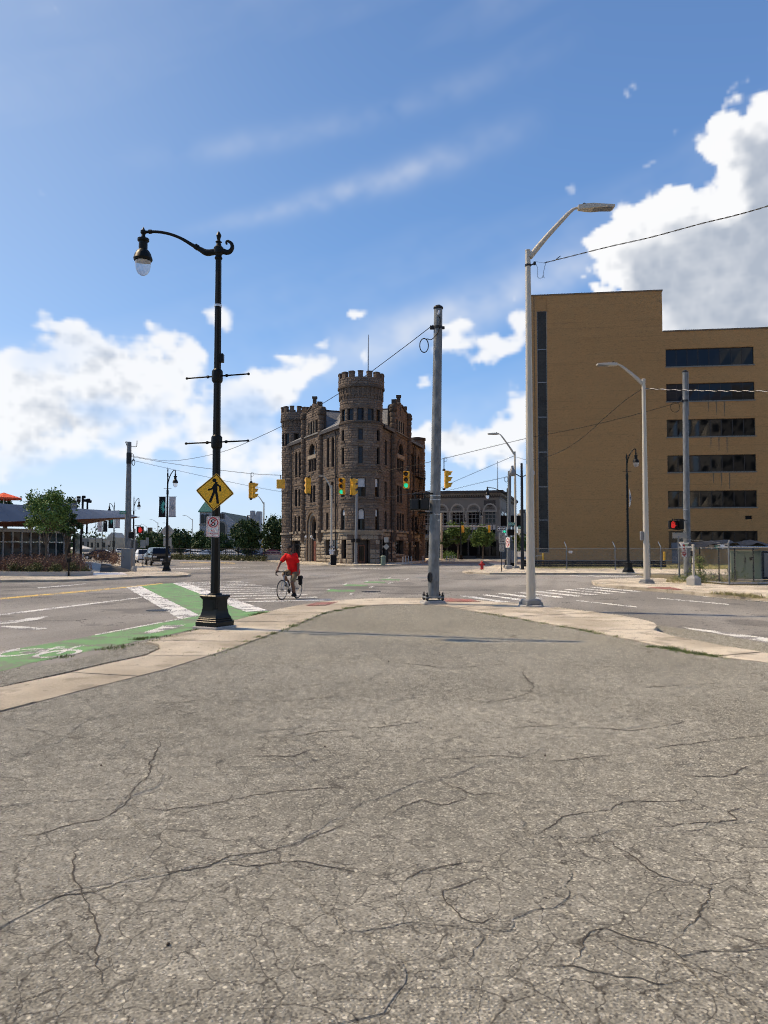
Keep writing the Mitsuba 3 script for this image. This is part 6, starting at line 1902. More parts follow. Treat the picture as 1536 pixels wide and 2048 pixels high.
part(k, 'mesh', chain(ends[0][:2], ends[1][:2], .05, 1.62, .11, .004), 'grey_metal', kind='stuff')
GA, GB = gr(1048, 1134, 0), gr(1332, 1135.5, 0)
k = thing('guard_rail', 'low black guard rail with posts before the tan building', 'guard rail')
d = (GB - GA) / np.linalg.norm(GB - GA)
nn = np.array([d[1], -d[0], 0])
L = np.linalg.norm(GB - GA)
M = fr(GA, d, nn, (0, 0, 1))
for z in (.06, .25, .43):
    part(k, 'beam', cbx((0, -.05, z), (L, .05, z + .165), .02, M), 'black_plain')
for x in np.arange(.3, L, 1.9):
    part(k, 'post', cbx((x - .06, -.17, 0), (x + .06, -.05, .6), .01, M), 'dark_metal')
for i, (px, y0, y1) in enumerate(((1086, 1108, 1122), (1328.8, 1105, 1125))):
    k = thing('bollard', ('yellow gate post left at the foot of the tan building', 'yellow bollard behind the fence near the building door')[i], 'bollard')
    c = at(px, 1100, 69.0)
    za, zb = at(px, y0, 69.0)[2], 0
    part(k, 'post', tube([np.r_[c[:2], 0], np.r_[c[:2], za]], .085, 10), 'sign_yellow', 40)
    part(k, 'cap', ball(np.r_[c[:2], za], .085, 10), 'sign_yellow', 50)
    if i == 0:
        part(k, 'gate_bar', tube([np.r_[c[:2], .95], np.r_[c[:2] - [1.0, 0], .92]], .035, 6), 'silver_metal')
c = at(1141, 1104, on(1141, FA, FB) - .06)
k = thing('notice_plate', 'small white notice on the chain link fence below the brick wall', 'sign')
part(k, 'plate', extr(rounded(.28, .18, .01), .006, upright(c)), 'sign_white')
part(k, 'lettering', cat(*[bx((-.1, y, .006), (.1 - .03 * i, y + .018, .008), upright(c)) for i, y in enumerate((-.05, -.01, .03))]), 'grey_metal')

# ------------------------------------------------------------------ the fenced compound on the right corner
C0 = gr(1358.6, 1161.5, 0)
C1 = gr(1458.8, 1170.5, 0)
C2 = C1 + np.array([9.0, .35, 0])
comp = thing('chain_link_fence', 'near chain link fence round the green cabinet at the right edge', 'fence')
ht = 1.74
for i, (p_, h_) in enumerate(((C0, 2.2), (C1, 1.86), (C1 + (C2 - C1) * .36, 1.8), (C1 + (C2 - C1) * .72, 1.8), (C0 + np.array([.6, 6, 0]), 1.8))):
    q_ = part(comp, 'post', tube([p_, p_ + [0, 0, h_]], .036 if i else .04, 10), 'galvanized', 40)
    part(q_, 'cap', ball(p_ + [0, 0, h_], .05, 8), 'grey_metal', 50)
part(comp, 'arm', tube([C1 + [0, 0, 1.74], C1 + np.array([.14, .25, 2.0])], .025, 6), 'grey_metal')
for z, r_ in ((ht - .05, .03), (.09, .026)):
    part(comp, 'rail', tube([C0 + [0, 0, z], C1 + [0, 0, z]], r_, 8), 'silver_metal', 40)
    part(comp, 'rail', tube([C1 + [0, 0, z], C2 + [0, 0, z]], r_, 8), 'silver_metal', 40)
part(comp, 'tension_wire', cat(tube([C0 + [0, 0, 2.12], C1 + [0, 0, 1.85]], .006, 4), tube([C0 + [0, 0, 1.98], C1 + [0, 0, 1.79]], .006, 4)), 'grey_metal')
part(comp, 'mesh', chain(C0[:2], C1[:2], .1, ht - .06, .075, .0015), 'grey_metal', kind='stuff')
part(comp, 'mesh', chain(C1[:2], C2[:2], .1, ht - .06, .075, .0016), 'grey_metal', kind='stuff')
yard = Polygon([tuple(q_[:2]) for q_ in (C0, C1, C2, C2 + [2, 9, 0], C0 + [.6, 9, 0])])
struct('gravel_yard', extr(yard.buffer(-.06), .05, z0=-.02), 'dirt', 'dirt and gravel inside the fenced compound')
# transformer cabinet
a_ = at(1460.8, 1100, 38.0)
b_ = at(1513.0, 1100, 38.3)
dx = np.array([.916, -.402])
M = fr((a_[0], a_[1], 0), (dx[0], dx[1], 0), (-dx[1], dx[0], 0), (0, 0, 1))
W = 1.36
H = at(1480, 1101.5, 38.1)[2]
cab = thing('transformer_cabinet', 'green two door transformer cabinet behind the chain link at the right edge', 'cabinet')
part(cab, 'plinth', cbx((-.08, -.06, .02), (W + .08, 1.3, .14), .02, M), 'grey_concrete')
part(cab, 'body', cbx((0, .03, .14), (W, 1.2, H - .04), .02, M), 'cabinet_green')
part(cab, 'lid', cbx((-.04, -.02, H - .05), (W + .04, 1.24, H), .015, M), 'cabinet_green')
for i in range(2):
    dd = part(cab, 'door', cbx((.02 + i * W * .47, -.005, .17), (W * .47 - .015 + i * W * .53 - (.0 if i == 0 else .005), .035, H - .07), .008, M), 'cabinet_green')
    part(dd, 'handle', cbx((W * .47 - .05 + i * .06, -.03, H * .62), (W * .47 - .025 + i * .06, -.0, H * .78), .006, M), 'dark_metal')
part(cab, 'warning_sticker', mv(extr(Polygon([(0, 0), (.2, 0), (.2, -.05), (.12, -.07), (.12, -.12), (.06, -.16), (0, -.16)]), .004), M @ upright((W * .62, -.006, H * .80))), 'black_plain')
c = (C1 + C2) / 2
k = thing('junction_box', 'dark junction boxes half hidden behind the fence at the right edge', 'box')
c = at(1535, 1100, 38.5)
part(k, 'body', cbx((-.25, 0, .1), (.6, .7, 1.5), .03, fr((c[0], c[1], 0))), 'dark_metal')
part(k, 'door', cbx((-.2, -.03, .2), (.15, .005, 1.4), .01, fr((c[0], c[1], 0))), 'grey_metal')
# crumpled tarpaulins heaped over the compound
for i, (a_, b_, lab) in enumerate(((at(1386, 1085.5, 36.5), at(1464, 1087.5, 35.2), 'dark crumpled tarpaulin slung along the fence top, left piece'), (at(1462, 1085, 36.6), at(1560, 1087.5, 36.6), 'dark crumpled tarpaulin slung over the cabinet, right piece'))):
    V = []
    nu, nv = 44, 14
    d = b_ - a_
    L = np.linalg.norm(d)
    d = d / L
    nr = np.array([-d[1], d[0], 0])
    for u in np.linspace(0, 1, nu):
        for v_ in np.linspace(0, 1, nv):
            P = np.array([[u * L * 1.3 + i * 7, v_ * 3.2, 3.0]])
            w_ = (meshkit.fbm(P, 4, 5)[0] - .5)
            sag = -.06 * math.sin(u * math.pi * (2 + i)) - .05 * u
            drop = .16 * (1 - abs(2 * v_ - 1) ** 2) - .09
            V.append(a_ + d * L * u + nr * ((v_ - .35) * 1.6) + np.array([0, 0, sag + drop + w_ * .30]))
    Q = [[p_ * nv + q_, (p_ + 1) * nv + q_, (p_ + 1) * nv + q_ + 1, p_ * nv + q_ + 1] for p_ in range(nu - 1) for q_ in range(nv - 1)]
    V = np.array(V)
    Q = np.array(Q)
    n_ = len(V)
    Qa = np.vstack([Q, Q[:, ::-1] + n_])
    k = thing('tarpaulin', lab, 'tarpaulin')
    part(k, 'sheet', (np.vstack([V, V - [0, 0, .012]]), Qa), 'tarp', True)
    part(k, 'pole', cat(*[tube([a_ + d * L * t + nr * .5 + [0, 0, .0], np.r_[(a_ + d * L * t + nr * .5)[:2], .02]], .03, 6) for t in (.05, .55, .95)], tube([a_ + nr * .45, b_ + nr * .45 + [0, 0, -.03]], .03, 6)), 'dark_metal')
# bunting along the rail
k = thing('bunting', 'string of small coloured pennants under the tarpaulin', 'bunting')
A_, B_ = C0 + np.array([.0, 0, 1.93]), C1 + np.array([0, .1, 1.80])
part(k, 'cord', tube(spline([A_, (A_ + B_) / 2 - [0, 0, .08], B_], 8), .008, 4), 'sign_white')
for i in range(9):
    t = (i + .6) / 9.5
    c = A_ + (B_ - A_) * t - np.array([0, 0, .08 * 4 * t * (1 - t)])
    e_ = np.array([(B_ - A_)[0], (B_ - A_)[1], 0])
    e_ = np.array([.8, -.6, 0]) if True else e_
    M = fr(c, e_, (0, 0, 1))
    part(k, 'pennant', extr(Polygon([(-.11, 0), (.11, 0), (.02, -.2 - .03 * (i % 2))]), .005, M), ('sign_white', 'cabinet_green', 'sign_white', 'weed_green', 'sign_white', 'tactile_red', 'sign_white', 'copper_green', 'sign_white')[i])
# red and white sign on the fence corner
D = C0[1] - .35
k = thing('direction_sign', 'red and white sign with an up arrow and red shield on the fence corner post', 'sign')
M = upright(at(1368, 1092.5, D))
part(k, 'plate', extr(rounded(.25, .36, .04), .008, M), 'sign_white')
part(k, 'arrow', extr(Polygon([(-.045, -.16), (-.045, .02), (-.09, .02), (0, .14), (.09, .02), (.045, .02), (.045, -.16)]), .004, M, z0=.008), 'sign_red')
M = upright(at(1368.5, 1106.5, D))
part(k, 'plate', extr(rounded(.25, .40, .04), .008, M), 'sign_white')
part(k, 'shield', extr(Polygon([(-.1, .08), (.1, .08), (.1, -.06), (0, -.17), (-.1, -.06)]), .004, M, z0=.008), 'sign_red')
part(k, 'lettering', cat(ctext('TOUR', .05, M @ fr((0, .13, .008)), .004), ), 'sign_red')
part(k, 'number', ctext('US', .07, M @ fr((0, .0, .012)), .003), 'sign_white')
# push-button post
PP = gr(1387.5, 1170, .006)
k = thing('push_button_post', 'short white push button post on a concrete block by the fence', 'post')
part(k, 'foot', cat(hull([(x, y, z) for z, h in ((0, .22), (.3, .215), (.42, .10)) for x in (-h, h) for y in (-h, h)] ),), 'grey_concrete')
scene[k + '__foot'] = mikit.ply(mv(hull([(x, y, z) for z, h in ((0, .22), (.3, .215), (.42, .10)) for x in (-h, h) for y in (-h, h)]), rotz(.5, PP)), 'grey_concrete')
part(k, 'shaft', tube([PP + [0, 0, .40], PP + [0, 0, 1.78]], .055, 12), 'pole_white', 40)
part(k, 'cap', lathe([(.06, 1.76), (.06, 1.80), (0, 1.82)], 12, PP), 'pole_white')
part(k, 'button_box', cat(cbx((-.12, -.06, 1.28), (-.05, .04, 1.52), .01, fr(PP)), ball(PP + [-.09, -.07, .95], .04, 8)), 'dark_metal')

# weeds and dry grass in the compound
r0 = np.random.RandomState(3)


def leaf_cloud(centers, radii, n, size, seed, up=.25):
    """Leaf-sized faces scattered through clumps."""
    r = np.random.RandomState(seed)
    V, k = [], 0
    idx = r.choice(len(centers), n, p=np.array(radii) ** 2 / (np.array(radii) ** 2).sum())
    c = np.asarray(centers)[idx] + r.normal(0, 1, (n, 3)) * np.asarray(radii)[idx][:, None] * .52
    nrm = r.normal(0, 1, (n, 3)) + [0, 0, up]
    nrm /= np.linalg.norm(nrm, axis=1, keepdims=True)
    a = np.cross(nrm, r.normal(0, 1, (n, 3)))
    a /= np.linalg.norm(a, axis=1, keepdims=True)
    b = np.cross(nrm, a)
    s = size * r.uniform(.55, 1.4, (n, 1))
    V = np.stack([c - a * s, c - b * s * .55, c + a * s + nrm * s * .2, c + b * s * .55], 1).reshape(-1, 3)
    q = np.arange(n)[:, None] * 4
    F = np.vstack([q + [0, 1, 2], q + [0, 2, 3]])
    return V, F


wp = [gr(px, 1166 + r0.uniform(-4, 2), 0) for px in np.linspace(1362, 1456, 46)]
cs_ = [p_ + np.array([r0.normal(0, .1), r0.uniform(.2, 1.0), r0.uniform(.05, .35)]) for p_ in wp]
single('weeds', leaf_cloud(cs_, [.2] * len(cs_), 1500, .032, 4), 'weed_green', 'low green weeds along the inside of the near fence', 'weeds', kind='stuff')
pb = at(1397, 1100, 36.6)
pb[2] = 0
cs_ = [pb + np.array([r0.normal(0, .22), r0.normal(0, .2), z]) for z in np.linspace(.1, 1.25, 34)]
k = thing('tall_weed', 'tall leggy green weed behind the push button post', 'plant')
part(k, 'foliage', leaf_cloud(cs_, [.16] * 34, 900, .035, 6), 'weed_green')
part(k, 'stem', cat(*[tube([pb + [dx, 0, 0], pb + [dx * 2.2, .05, h_]], .012, 4) for dx, h_ in ((-.1, .9), (0, 1.35), (.1, 1.1), (.05, .7))]), 'bark')
k = thing('tall_weed', 'small green weed at the foot of the cabinet behind the fence', 'plant')
pb = at(1462, 1100, 36.6)
pb[2] = 0
cs_ = [pb + np.array([r0.normal(0, .22), r0.normal(0, .15), z]) for z in np.linspace(.1, .6, 16)]
part(k, 'foliage', leaf_cloud(cs_, [.15] * 16, 420, .035, 8), 'weed_green')
part(k, 'stem', tube([pb, pb + [.05, 0, .5]], .012, 4), 'bark')
single('compound_grass', blades([((p_[0] + r0.normal(0, .2), p_[1] + r0.uniform(.1, 1.2), 0), r0.uniform(.3, 1)) for p_ in wp + [C1 + (C2 - C1) * t for t in np.linspace(0, .7, 30)]], 30, .25, .15, 12, w=.01), 'dry_grass', 'dry grass along the foot of the near fence', 'grass', kind='stuff')

# ------------------------------------------------------------------ limestone hall closing the street at centre right
HA, HB = at(800, 1100, 128.0), at(1000, 1100, 124.0)
HF = Flat(HA[:2], HB[:2], 1)
HR = Flat(HB[:2], at(1031, 1100, 152.0)[:2], 1)
hall = thing('limestone_hall', 'low grey limestone hall with tall arched windows at the end of the street', 'building')
zt, zf, ztop = HF.p(940, 997.5)[1], HF.p(940, 990)[1], HF.p(940, 983.5)[1]
holes = []
wins = [(px - 11, px + 11) for px in (851.5, 883, 915, 947.3, 980)]
z_b, z_mid, z_spr, z_arc = HF.p(940, 1069.5)[1], HF.p(940, 1046.5)[1], HF.p(940, 1022)[1], HF.p(940, 1009.5)[1]
for a, b in wins:
    ua, ub = HF.p(a, 1000)[0], HF.p(b, 1000)[0]
    o = sbox(ua, z_b, ub, z_spr)
    holes.append(o)
    f_ = o.difference(o.buffer(-.08)).union(shapely.union_all([sbox(ua + (ub - ua) * t - .05, z_b, ua + (ub - ua) * t + .05, z_spr) for t in (.33, .67)] + [sbox(ua, z - .05, ub, z + .05) for z in (z_mid, z_mid + .75, z_mid + 1.4)]))
    k = part(hall, 'window', wall(HF, f_, -.35, -.25), 'grey_metal')
    part(k, 'pane', wall(HF, o, -.45, -.32), 'dark_glass')
    for t in (.02, .35, .69):
        part(k, 'spandrel_panel', wall(HF, sbox(ua + (ub - ua) * t + .08, z_mid - 1.05, ua + (ub - ua) * (t + .29) - .02, z_mid - .25), -.32, -.22), 'blind' if (a > 920 or t < .3) else 'limestone')
    r_ = (ub - ua) / 2 + .25
    cu = (ua + ub) / 2
    arch = opening(cu - r_, cu + r_, z_spr - .2, z_spr + r_ + .1, True)
    holes.append(arch.buffer(-.5).intersection(sbox(-99, z_spr, 999, 99)))
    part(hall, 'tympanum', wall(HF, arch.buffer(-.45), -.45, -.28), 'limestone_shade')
    part(hall, 'arch', wall(HF, arch.difference(arch.buffer(-.25)), -.05, .14), 'limestone_trim')
    part(hall, 'pier', wall(HF, sbox(cu - r_ - .22, 3.2, cu - r_ - .02, z_spr), -.05, .07), 'limestone_trim')
part(hall, 'wall', wall(HF, sbox(0, 3.0, HF.L, ztop).difference(shapely.union_all(holes)), -.6, 0), 'limestone')
part(hall, 'side_wall', wall(HR, sbox(0, 3.0, HR.L, ztop), -.6, 0), 'limestone')
for a, b in ((.1, .2), (.28, .38), (.46, .56), (.64, .74)):
    o = sbox(HR.L * a, z_b, HR.L * b, z_spr)
    k = part(hall, 'window', wall(HR, o, -.05, .02), 'dark_glass')
part(hall, 'ground_storey', cat(wall(HF, sbox(0, 0, HF.L, 3.0), -.6, -.2), wall(HR, sbox(0, 0, HR.L, 3.0), -.6, -.2)), 'limestone_dark')
for i in range(9):
    part(hall, 'shop_pane', wall(HF, sbox(1.0 + 1.75 * i, .4, 2.5 + 1.75 * i, 2.7), -.2, -.15), 'dark_glass')
for z0, z1, d, m in ((z_b - .5, z_b - .15, .18, 'limestone'), (zt - 1.6, zt - 1.45, .08, 'limestone'), (zt - .05, zt + .12, .1, 'limestone'), (zt + .12, zf, .02, 'limestone_dark'), (zf, zf + .25, .35, 'limestone'), (zf + .25, ztop + .15, .6, 'limestone_dark')):
    part(hall, 'cornice', cat(wall(HF, sbox(-.3, z0, HF.L + (d if d > .3 else 0), z1), -.1, d), wall(HR, sbox(-d if d > .3 else 0, z0, HR.L, z1), -.1, d)), m)
for i in range(44):
    u = .3 + i * .38
    part(hall, 'dentil', wall(HF, sbox(u, zf - .22, u + .18, zf - .01), .02, .2), 'limestone')
part(hall, 'name_panel', wall(HF, sbox(HF.p(968, 1000)[0], zt - 1.25, HF.p(991, 1000)[0], zt - .3), -.02, .05), 'limestone_dark')
part(hall, 'frieze_panel', wall(HF, sbox(HF.p(916, 1000)[0], zt - 1.3, HF.p(958, 1000)[0], zt - .25), -.02, .05), 'limestone')
part(hall, 'roof', extr(Polygon([tuple(HF.A), tuple(HF.B), tuple(HR.B), tuple(HF.A + [2, 30])]), .2, z0=ztop - .6), 'dark_stone')
pa = at(995.5, 1000, 130)
part(hall, 'antenna', tube([np.r_[pa[:2], ztop - .4], np.r_[pa[:2], at(995.5, 922, 130)[2]]], [.09, .04], 6), 'grey_metal')
k = thing('awning', 'black box awning jutting from the side of the limestone hall', 'awning')
c = at(1017, 1042, 126)
part(k, 'box', cbx((-1.3, -.5, -.9), (2.0, 1.5, .9), .05, fr(c)), 'black_plain')
part(k, 'stay', cat(*[tube([c + [x, -.5, .9], c + [x - .6, -.1, 2.2]], .04, 5) for x in (-.9, 1.2)]), 'grey_metal')
# kiosk, parked bicycle stand and small street things on the plaza
PK2 = gr(941.5, 1112.5, 0)
k = thing('kiosk', 'tall information pillar with pale frame in the far plaza', 'kiosk')
Mk = fr(PK2)
hk = at(941, 1081, PK2[1])[2]
part(k, 'frame', cat(cbx((-.48, -.15, 0), (-.34, .15, hk), .02, Mk), cbx((.34, -.15, 0), (.48, .15, hk), .02, Mk), cbx((-.48, -.15, hk - .14), (.48, .15, hk), .02, Mk)), 'mullion')
part(k, 'panel', cbx((-.34, -.08, .1), (.34, .08, hk - .14), .01, Mk), 'car_blue')
part(k, 'map', bx((-.22, -.1, 1.0), (.22, -.08, 1.55), Mk), 'sign_white')
for i, (px, py, lab) in enumerate(((921.7, 1119, 'slim black crook lamp between the two plaza trees'), (956, 1116.5, 'slim black crook lamp right of the information pillar'))):
    street_lamp(lab, gr(px, py, 0), at(px, (1027, 1017)[i], gr(px, py, 0)[1])[2], (1, 0), .2, 'hook')
for i, px in enumerate((932, 937)):
    c = gr(px - 3, 1115.5, 0)
    k = thing('bicycle_rack', 'dark hoop bicycle rack ' + ('left' if i == 0 else 'right') + ' beside the information pillar', 'bike rack')
    part(k, 'hoop', tube([c + [-.35, 0, 0], c + [-.35, 0, .8], c + [-.2, 0, .95], c + [.2, 0, .95], c + [.35, 0, .8], c + [.35, 0, 0]], .045, 6), 'dark_metal', 50)
    part(k, 'plate', cbx((-.42, -.1, 0), (.42, .1, .03), .01, fr(c)), 'grey_metal')

# pale office blocks across the street behind the viewer: seen only in the ribbon windows
for i, (x0, x1, y0, hgt, m, lab) in enumerate(((48, 74, -46, 41, 'pale_wall', 'pale office block behind the viewer, mirrored in the ribbon windows'), (78, 120, -52, 34, 'pale_wall', 'wide grey office block behind the viewer, mirrored in the windows'), (10, 46, -58, 46, 'pale_wall', 'tall tan block behind the viewer, mirrored in the windows'))):
    k = thing('mirrored_building', lab, 'building')
    NF = Flat((x1, y0), (x0, y0), 1)
    hs_ = [sbox(1.2 + 3.0 * a, 3.5 + 3.6 * b, 3.2 + 3.0 * a, 5.7 + 3.6 * b) for a in range(int((x1 - x0 - 2) / 3.0)) for b in range(int((hgt - 5) / 3.6))]
    part(k, 'wall', wall(NF, sbox(0, 0, NF.L, hgt).difference(shapely.union_all(hs_)), -.5, 0), m)
    part(k, 'windows', wall(NF, sbox(.5, 3, NF.L - .5, hgt - 1), -.6, -.45), 'dark_glass')
    part(k, 'body', bx((x0, y0 - 18, 0), (x1, y0 - .65, hgt - .3)), m)

# ------------------------------------------------------------------ trees
def tree(label, P, crown_c, rad_, n, leaf, m, seed, clumps=60, trunk=.16, group=None, name='tree', low=False):
    """Tapered trunk and limbs, and a crown of leaf faces gathered in clumps."""
    r = np.random.RandomState(seed)
    k = thing(name, label, 'tree', group)
    P, C, rad_ = np.array(P, float), np.array(crown_c, float), np.array(rad_, float)
    cs, rs_ = [], []
    while len(cs) < clumps:
        q = r.normal(0, 1, 3)
        q = q / np.linalg.norm(q) * r.uniform(.25, 1.0) ** .5
        q *= 1 - .16 * meshkit.noise(np.array([q * 2.2 + seed]), seed)[0]
        if q[2] < -.55 and not low:
            continue
        cs.append(C + q * rad_)
        rs_.append(rad_.mean() * r.uniform(.12, .27))
    cs = np.array(cs)
    part(k, 'crown', leaf_cloud(cs, np.array(rs_), n, leaf, seed + 1), m)
    top = C + np.array([0, 0, rad_[2] * .3])
    pts = spline([P, P + (C - P) * np.array([.3, .3, .45]) + r.normal(0, .03, 3), C, top], 5)
    part(k, 'trunk', tube(pts, np.linspace(trunk, trunk * .25, len(pts)), 8), 'bark', 50)
    lim = []
    for i in range(0, clumps, max(1, clumps // 14)):
        t = r.uniform(.45, .8)
        a = P + (C - P) * np.array([t, t, t])
        lim.append(tube(spline([a, (a + cs[i]) / 2 + [0, 0, .1 * rad_[2]], cs[i]], 4), np.linspace(trunk * .4, trunk * .08, 9), 5))
    part(k, 'limbs', cat(lim), 'bark', 50)
    return k


def tree_px(label, px, yb, yt, ybc, w, D, n, leaf, m, seed, **kw):
    P = at(px, 1100, D)
    P[2] = 0
    zt, zb = at(px, yt, D)[2], at(px, ybc, D)[2]
    R = w / 2 / F_PX * D
    return tree(label, P, (P[0], D, (zt + zb) / 2), (R, R, (zt - zb) / 2), n, leaf, m, seed, **kw)


tree_px('young leafy green tree in the planting bed before the glass pavilion', 92, 1122, 975, 1083, 92, 50, 5000, .085, 'leaf_bright', 1, clumps=70, trunk=.10)
tree_px('second young tree close behind, right of the first, at the pavilion', 134, 1120, 1010, 1090, 52, 54, 2400, .085, 'leaf_dark', 2, clumps=40, trunk=.09)
tree_px('big dark round tree with crown to the ground before the church', 492, 1112, 1036, 1110, 64, 112, 5200, .19, 'leaf_dark', 3, clumps=90, trunk=.3, low=True)
tree_px('dark tree just left of the castle end tower', 546, 1112, 1031, 1106, 60, 118, 4600, .20, 'leaf_dark', 4, clumps=80, trunk=.3, low=True)
tree_px('dark tree behind the no standing sign', 440, 1112, 1068, 1108, 56, 128, 3200, .2, 'leaf_dark', 5, clumps=60, trunk=.3, low=True)
tree_px('bushy tree between the banner lamp and the ornate lamp', 361, 1108, 1057, 1103, 50, 150, 3200, .23, 'leaf_dark', 6, clumps=60, trunk=.3, low=True)
tree_px('bushy tree just left of the ornate lamp post', 402, 1110, 1062, 1106, 44, 145, 2800, .23, 'leaf_dark', 7, clumps=55, trunk=.3, low=True)
tree_px('low tree mass behind the black pickup', 305, 1106, 1062, 1101, 60, 175, 3000, .26, 'leaf_dark', 8, clumps=60, trunk=.3, low=True)
tree_px('dark tree at the far end of the tree row, behind the small yellow sign', 578, 1112, 1040, 1106, 44, 135, 2600, .22, 'leaf_dark', 9, clumps=55, trunk=.3, low=True)
tree_px('large tree showing over the pavilion roof behind the young tree', 112, 1100, 988, 1060, 92, 92, 3200, .17, 'leaf_dark', 10, clumps=60, trunk=.3)
tree_px('tree top behind the orange parasol at the left edge', 8, 1100, 994, 1050, 36, 92, 1500, .17, 'leaf_dark', 11, clumps=30, trunk=.3)
tree_px('small tree top over the middle of the pavilion roof', 60, 1100, 990, 1060, 40, 96, 1500, .17, 'leaf_dark', 12, clumps=30, trunk=.3)
tree_px('bright green street tree left of the far information pillar', 916, 1112, 1040, 1098, 50, 116, 3600, .17, 'leaf_bright', 13, clumps=70, trunk=.16)
tree_px('bright green street tree right of the far information pillar', 966, 1112, 1050, 1100, 48, 119, 3200, .17, 'leaf_bright', 14, clumps=65, trunk=.16)
tree_px('street tree half hidden by the thick grey pole', 884, 1114, 1062, 1100, 34, 114, 2000, .17, 'leaf_dark', 15, clumps=45, trunk=.16)
tree_px('thin green tree behind the dark twin lamp post', 1033, 1112, 1062, 1104, 16, 90, 700, .12, 'leaf_bright', 16, clumps=20, trunk=.1)
cs_ = [gr(px, 1112 + dy, 0) + np.array([0, 0, .35]) for px, dy in [(888, 6), (896, 5), (904, 4.5), (912, 4), (920, 3), (955, 1.5), (965, 1), (975, .5), (984, 0)]]
single('plaza_hedge', leaf_cloud(cs_, [.7] * len(cs_), 2600, .12, 33), 'leaf_bright', 'low green hedge at the foot of the plaza trees', 'hedge', kind='stuff')

# ------------------------------------------------------------------ planting beds and pavilion on the left
bed1 = gpoly([(-40, 1151.5), (0, 1151.5), (60, 1152.5), (130, 1152.5), (182, 1151), (178, 1146), (165, 1140), (120, 1133), (60, 1131), (0, 1131), (-40, 1131)], 0)
pl_ = thing('planter', 'low grey concrete planter kerb round the reddish planting bed', 'planter')
part(pl_, 'kerb', extr(bed1.buffer(.12).difference(bed1), .26, z0=0), 'grey_concrete')
part(pl_, 'soil', extr(bed1.buffer(-.01), .2, z0=-.02), 'dirt')
rp = np.random.RandomState(12)


def inside(poly, n, r):
    x0, y0, x1, y1 = poly.bounds
    out = []
    while len(out) < n:
        q = (r.uniform(x0, x1), r.uniform(y0, y1))
        if poly.contains(Point(q)):
            out.append(q)
    return out


ps = inside(bed1.buffer(-.25), 260, rp)
y0b = bed1.bounds[1]
red = [(x, y, rp.uniform(.35, 1.05)) for x, y in ps if y > y0b + 1.3]
grn = [(x, y, rp.uniform(.2, .5)) for x, y in ps if y <= y0b + 1.9]
single('border_plants', leaf_cloud(red, [.34] * len(red), 9500, .055, 21), 'leaf_red', 'mass of reddish purple border plants in the planting bed', 'plants', kind='stuff')
single('border_plants', leaf_cloud(grn, [.27] * len(grn), 5500, .05, 22), 'leaf_olive', 'olive green low plants along the front of the planting bed', 'plants', kind='stuff')
g = blades([((x, y, .2), rp.uniform(.5, 1)) for x, y, z in red], 26, .95, .2, 23, w=.012)
single('border_grass', g, 'leaf_red', 'thin reddish grass stalks over the planting bed', 'grass', kind='stuff')
bed2 = gpoly([(182, 1127), (205, 1129), (225, 1133), (241, 1142), (235, 1143.5), (212, 1136), (190, 1131)], 0)
ps = inside(bed2, 90, rp)
red = [(x, y, rp.uniform(.5, 1.2)) for x, y in ps]
single('border_plants', leaf_cloud(red, [.34] * len(red), 3600, .06, 24), 'leaf_red', 'reddish plants spilling over the sloping stone wedge', 'plants', kind='stuff')
# faceted stone wedge
k = thing('stone_wedge', 'faceted grey stone seating wedge beside the planting bed', 'bench')
w0, w1, w2, w3 = gr(178, 1145.0, 0), gr(199, 1145.0, 0), gr(244, 1144.5, 0), gr(150, 1131, 0)
t0, t1, t2 = at(158, 1123, w0[1] + 1.8), at(202, 1126.5, w0[1] + 1.6), at(240, 1136, w2[1] + 1.2)
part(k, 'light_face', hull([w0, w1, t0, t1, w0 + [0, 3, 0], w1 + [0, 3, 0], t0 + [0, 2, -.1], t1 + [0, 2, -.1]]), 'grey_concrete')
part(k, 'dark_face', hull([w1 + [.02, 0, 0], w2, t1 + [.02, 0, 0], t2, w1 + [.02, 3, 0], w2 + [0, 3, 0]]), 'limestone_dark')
part(k, 'paving_band', extr(gpoly([(183, 1150.5), (178, 1146), (245, 1145.2), (255, 1149.5)], 0), .015, z0=.0), 'sign_white')

# glass pavilion with a folded metal roof
V0, V1 = at(-60, 1100, 56.0), at(150, 1100, 67.0)
PF = Flat(V0[:2], V1[:2], 1)
pav = thing('glass_pavilion', 'low glass pavilion with folded grey metal roof and timber soffit at left', 'building')
zs0 = 2.95
us = np.arange(.2, PF.L, .98)
for i in range(len(us) - 1):
    for z0, z1 in ((.15, 2.1), (2.16, zs0)):
        k = part(pav, 'pane', wall(PF, sbox(us[i] + .05, z0 + .04, us[i + 1] - .05, z1 - .03), -.06, -.02), 'cafe_glass')
    part(pav, 'mullion', wall(PF, sbox(us[i] - .06, .1, us[i] + .06, zs0), -.1, .06), 'mullion')
part(pav, 'transom', wall(PF, sbox(0, 2.09, PF.L, 2.17), -.08, .04), 'mullion')
part(pav, 'head_rail', wall(PF, sbox(0, zs0 - .05, PF.L, zs0 + .22), -.1, .05), 'mullion')
part(pav, 'base', wall(PF, sbox(0, 0, PF.L, .16), -.1, .08), 'grey_concrete')
part(pav, 'end_wall', wall(Flat(V1[:2], V1[:2] + [-3, 9], 1), sbox(0, 0, 9.5, zs0), -.1, 0), 'cafe_glass')
for i in range(6):                                                       # notices stuck inside the glass
    u = 4.0 + i * 2.1
    part(pav, 'notice', wall(PF, sbox(u, .8, u + .22, 1.1), -.015, -.005), 'sign_white')
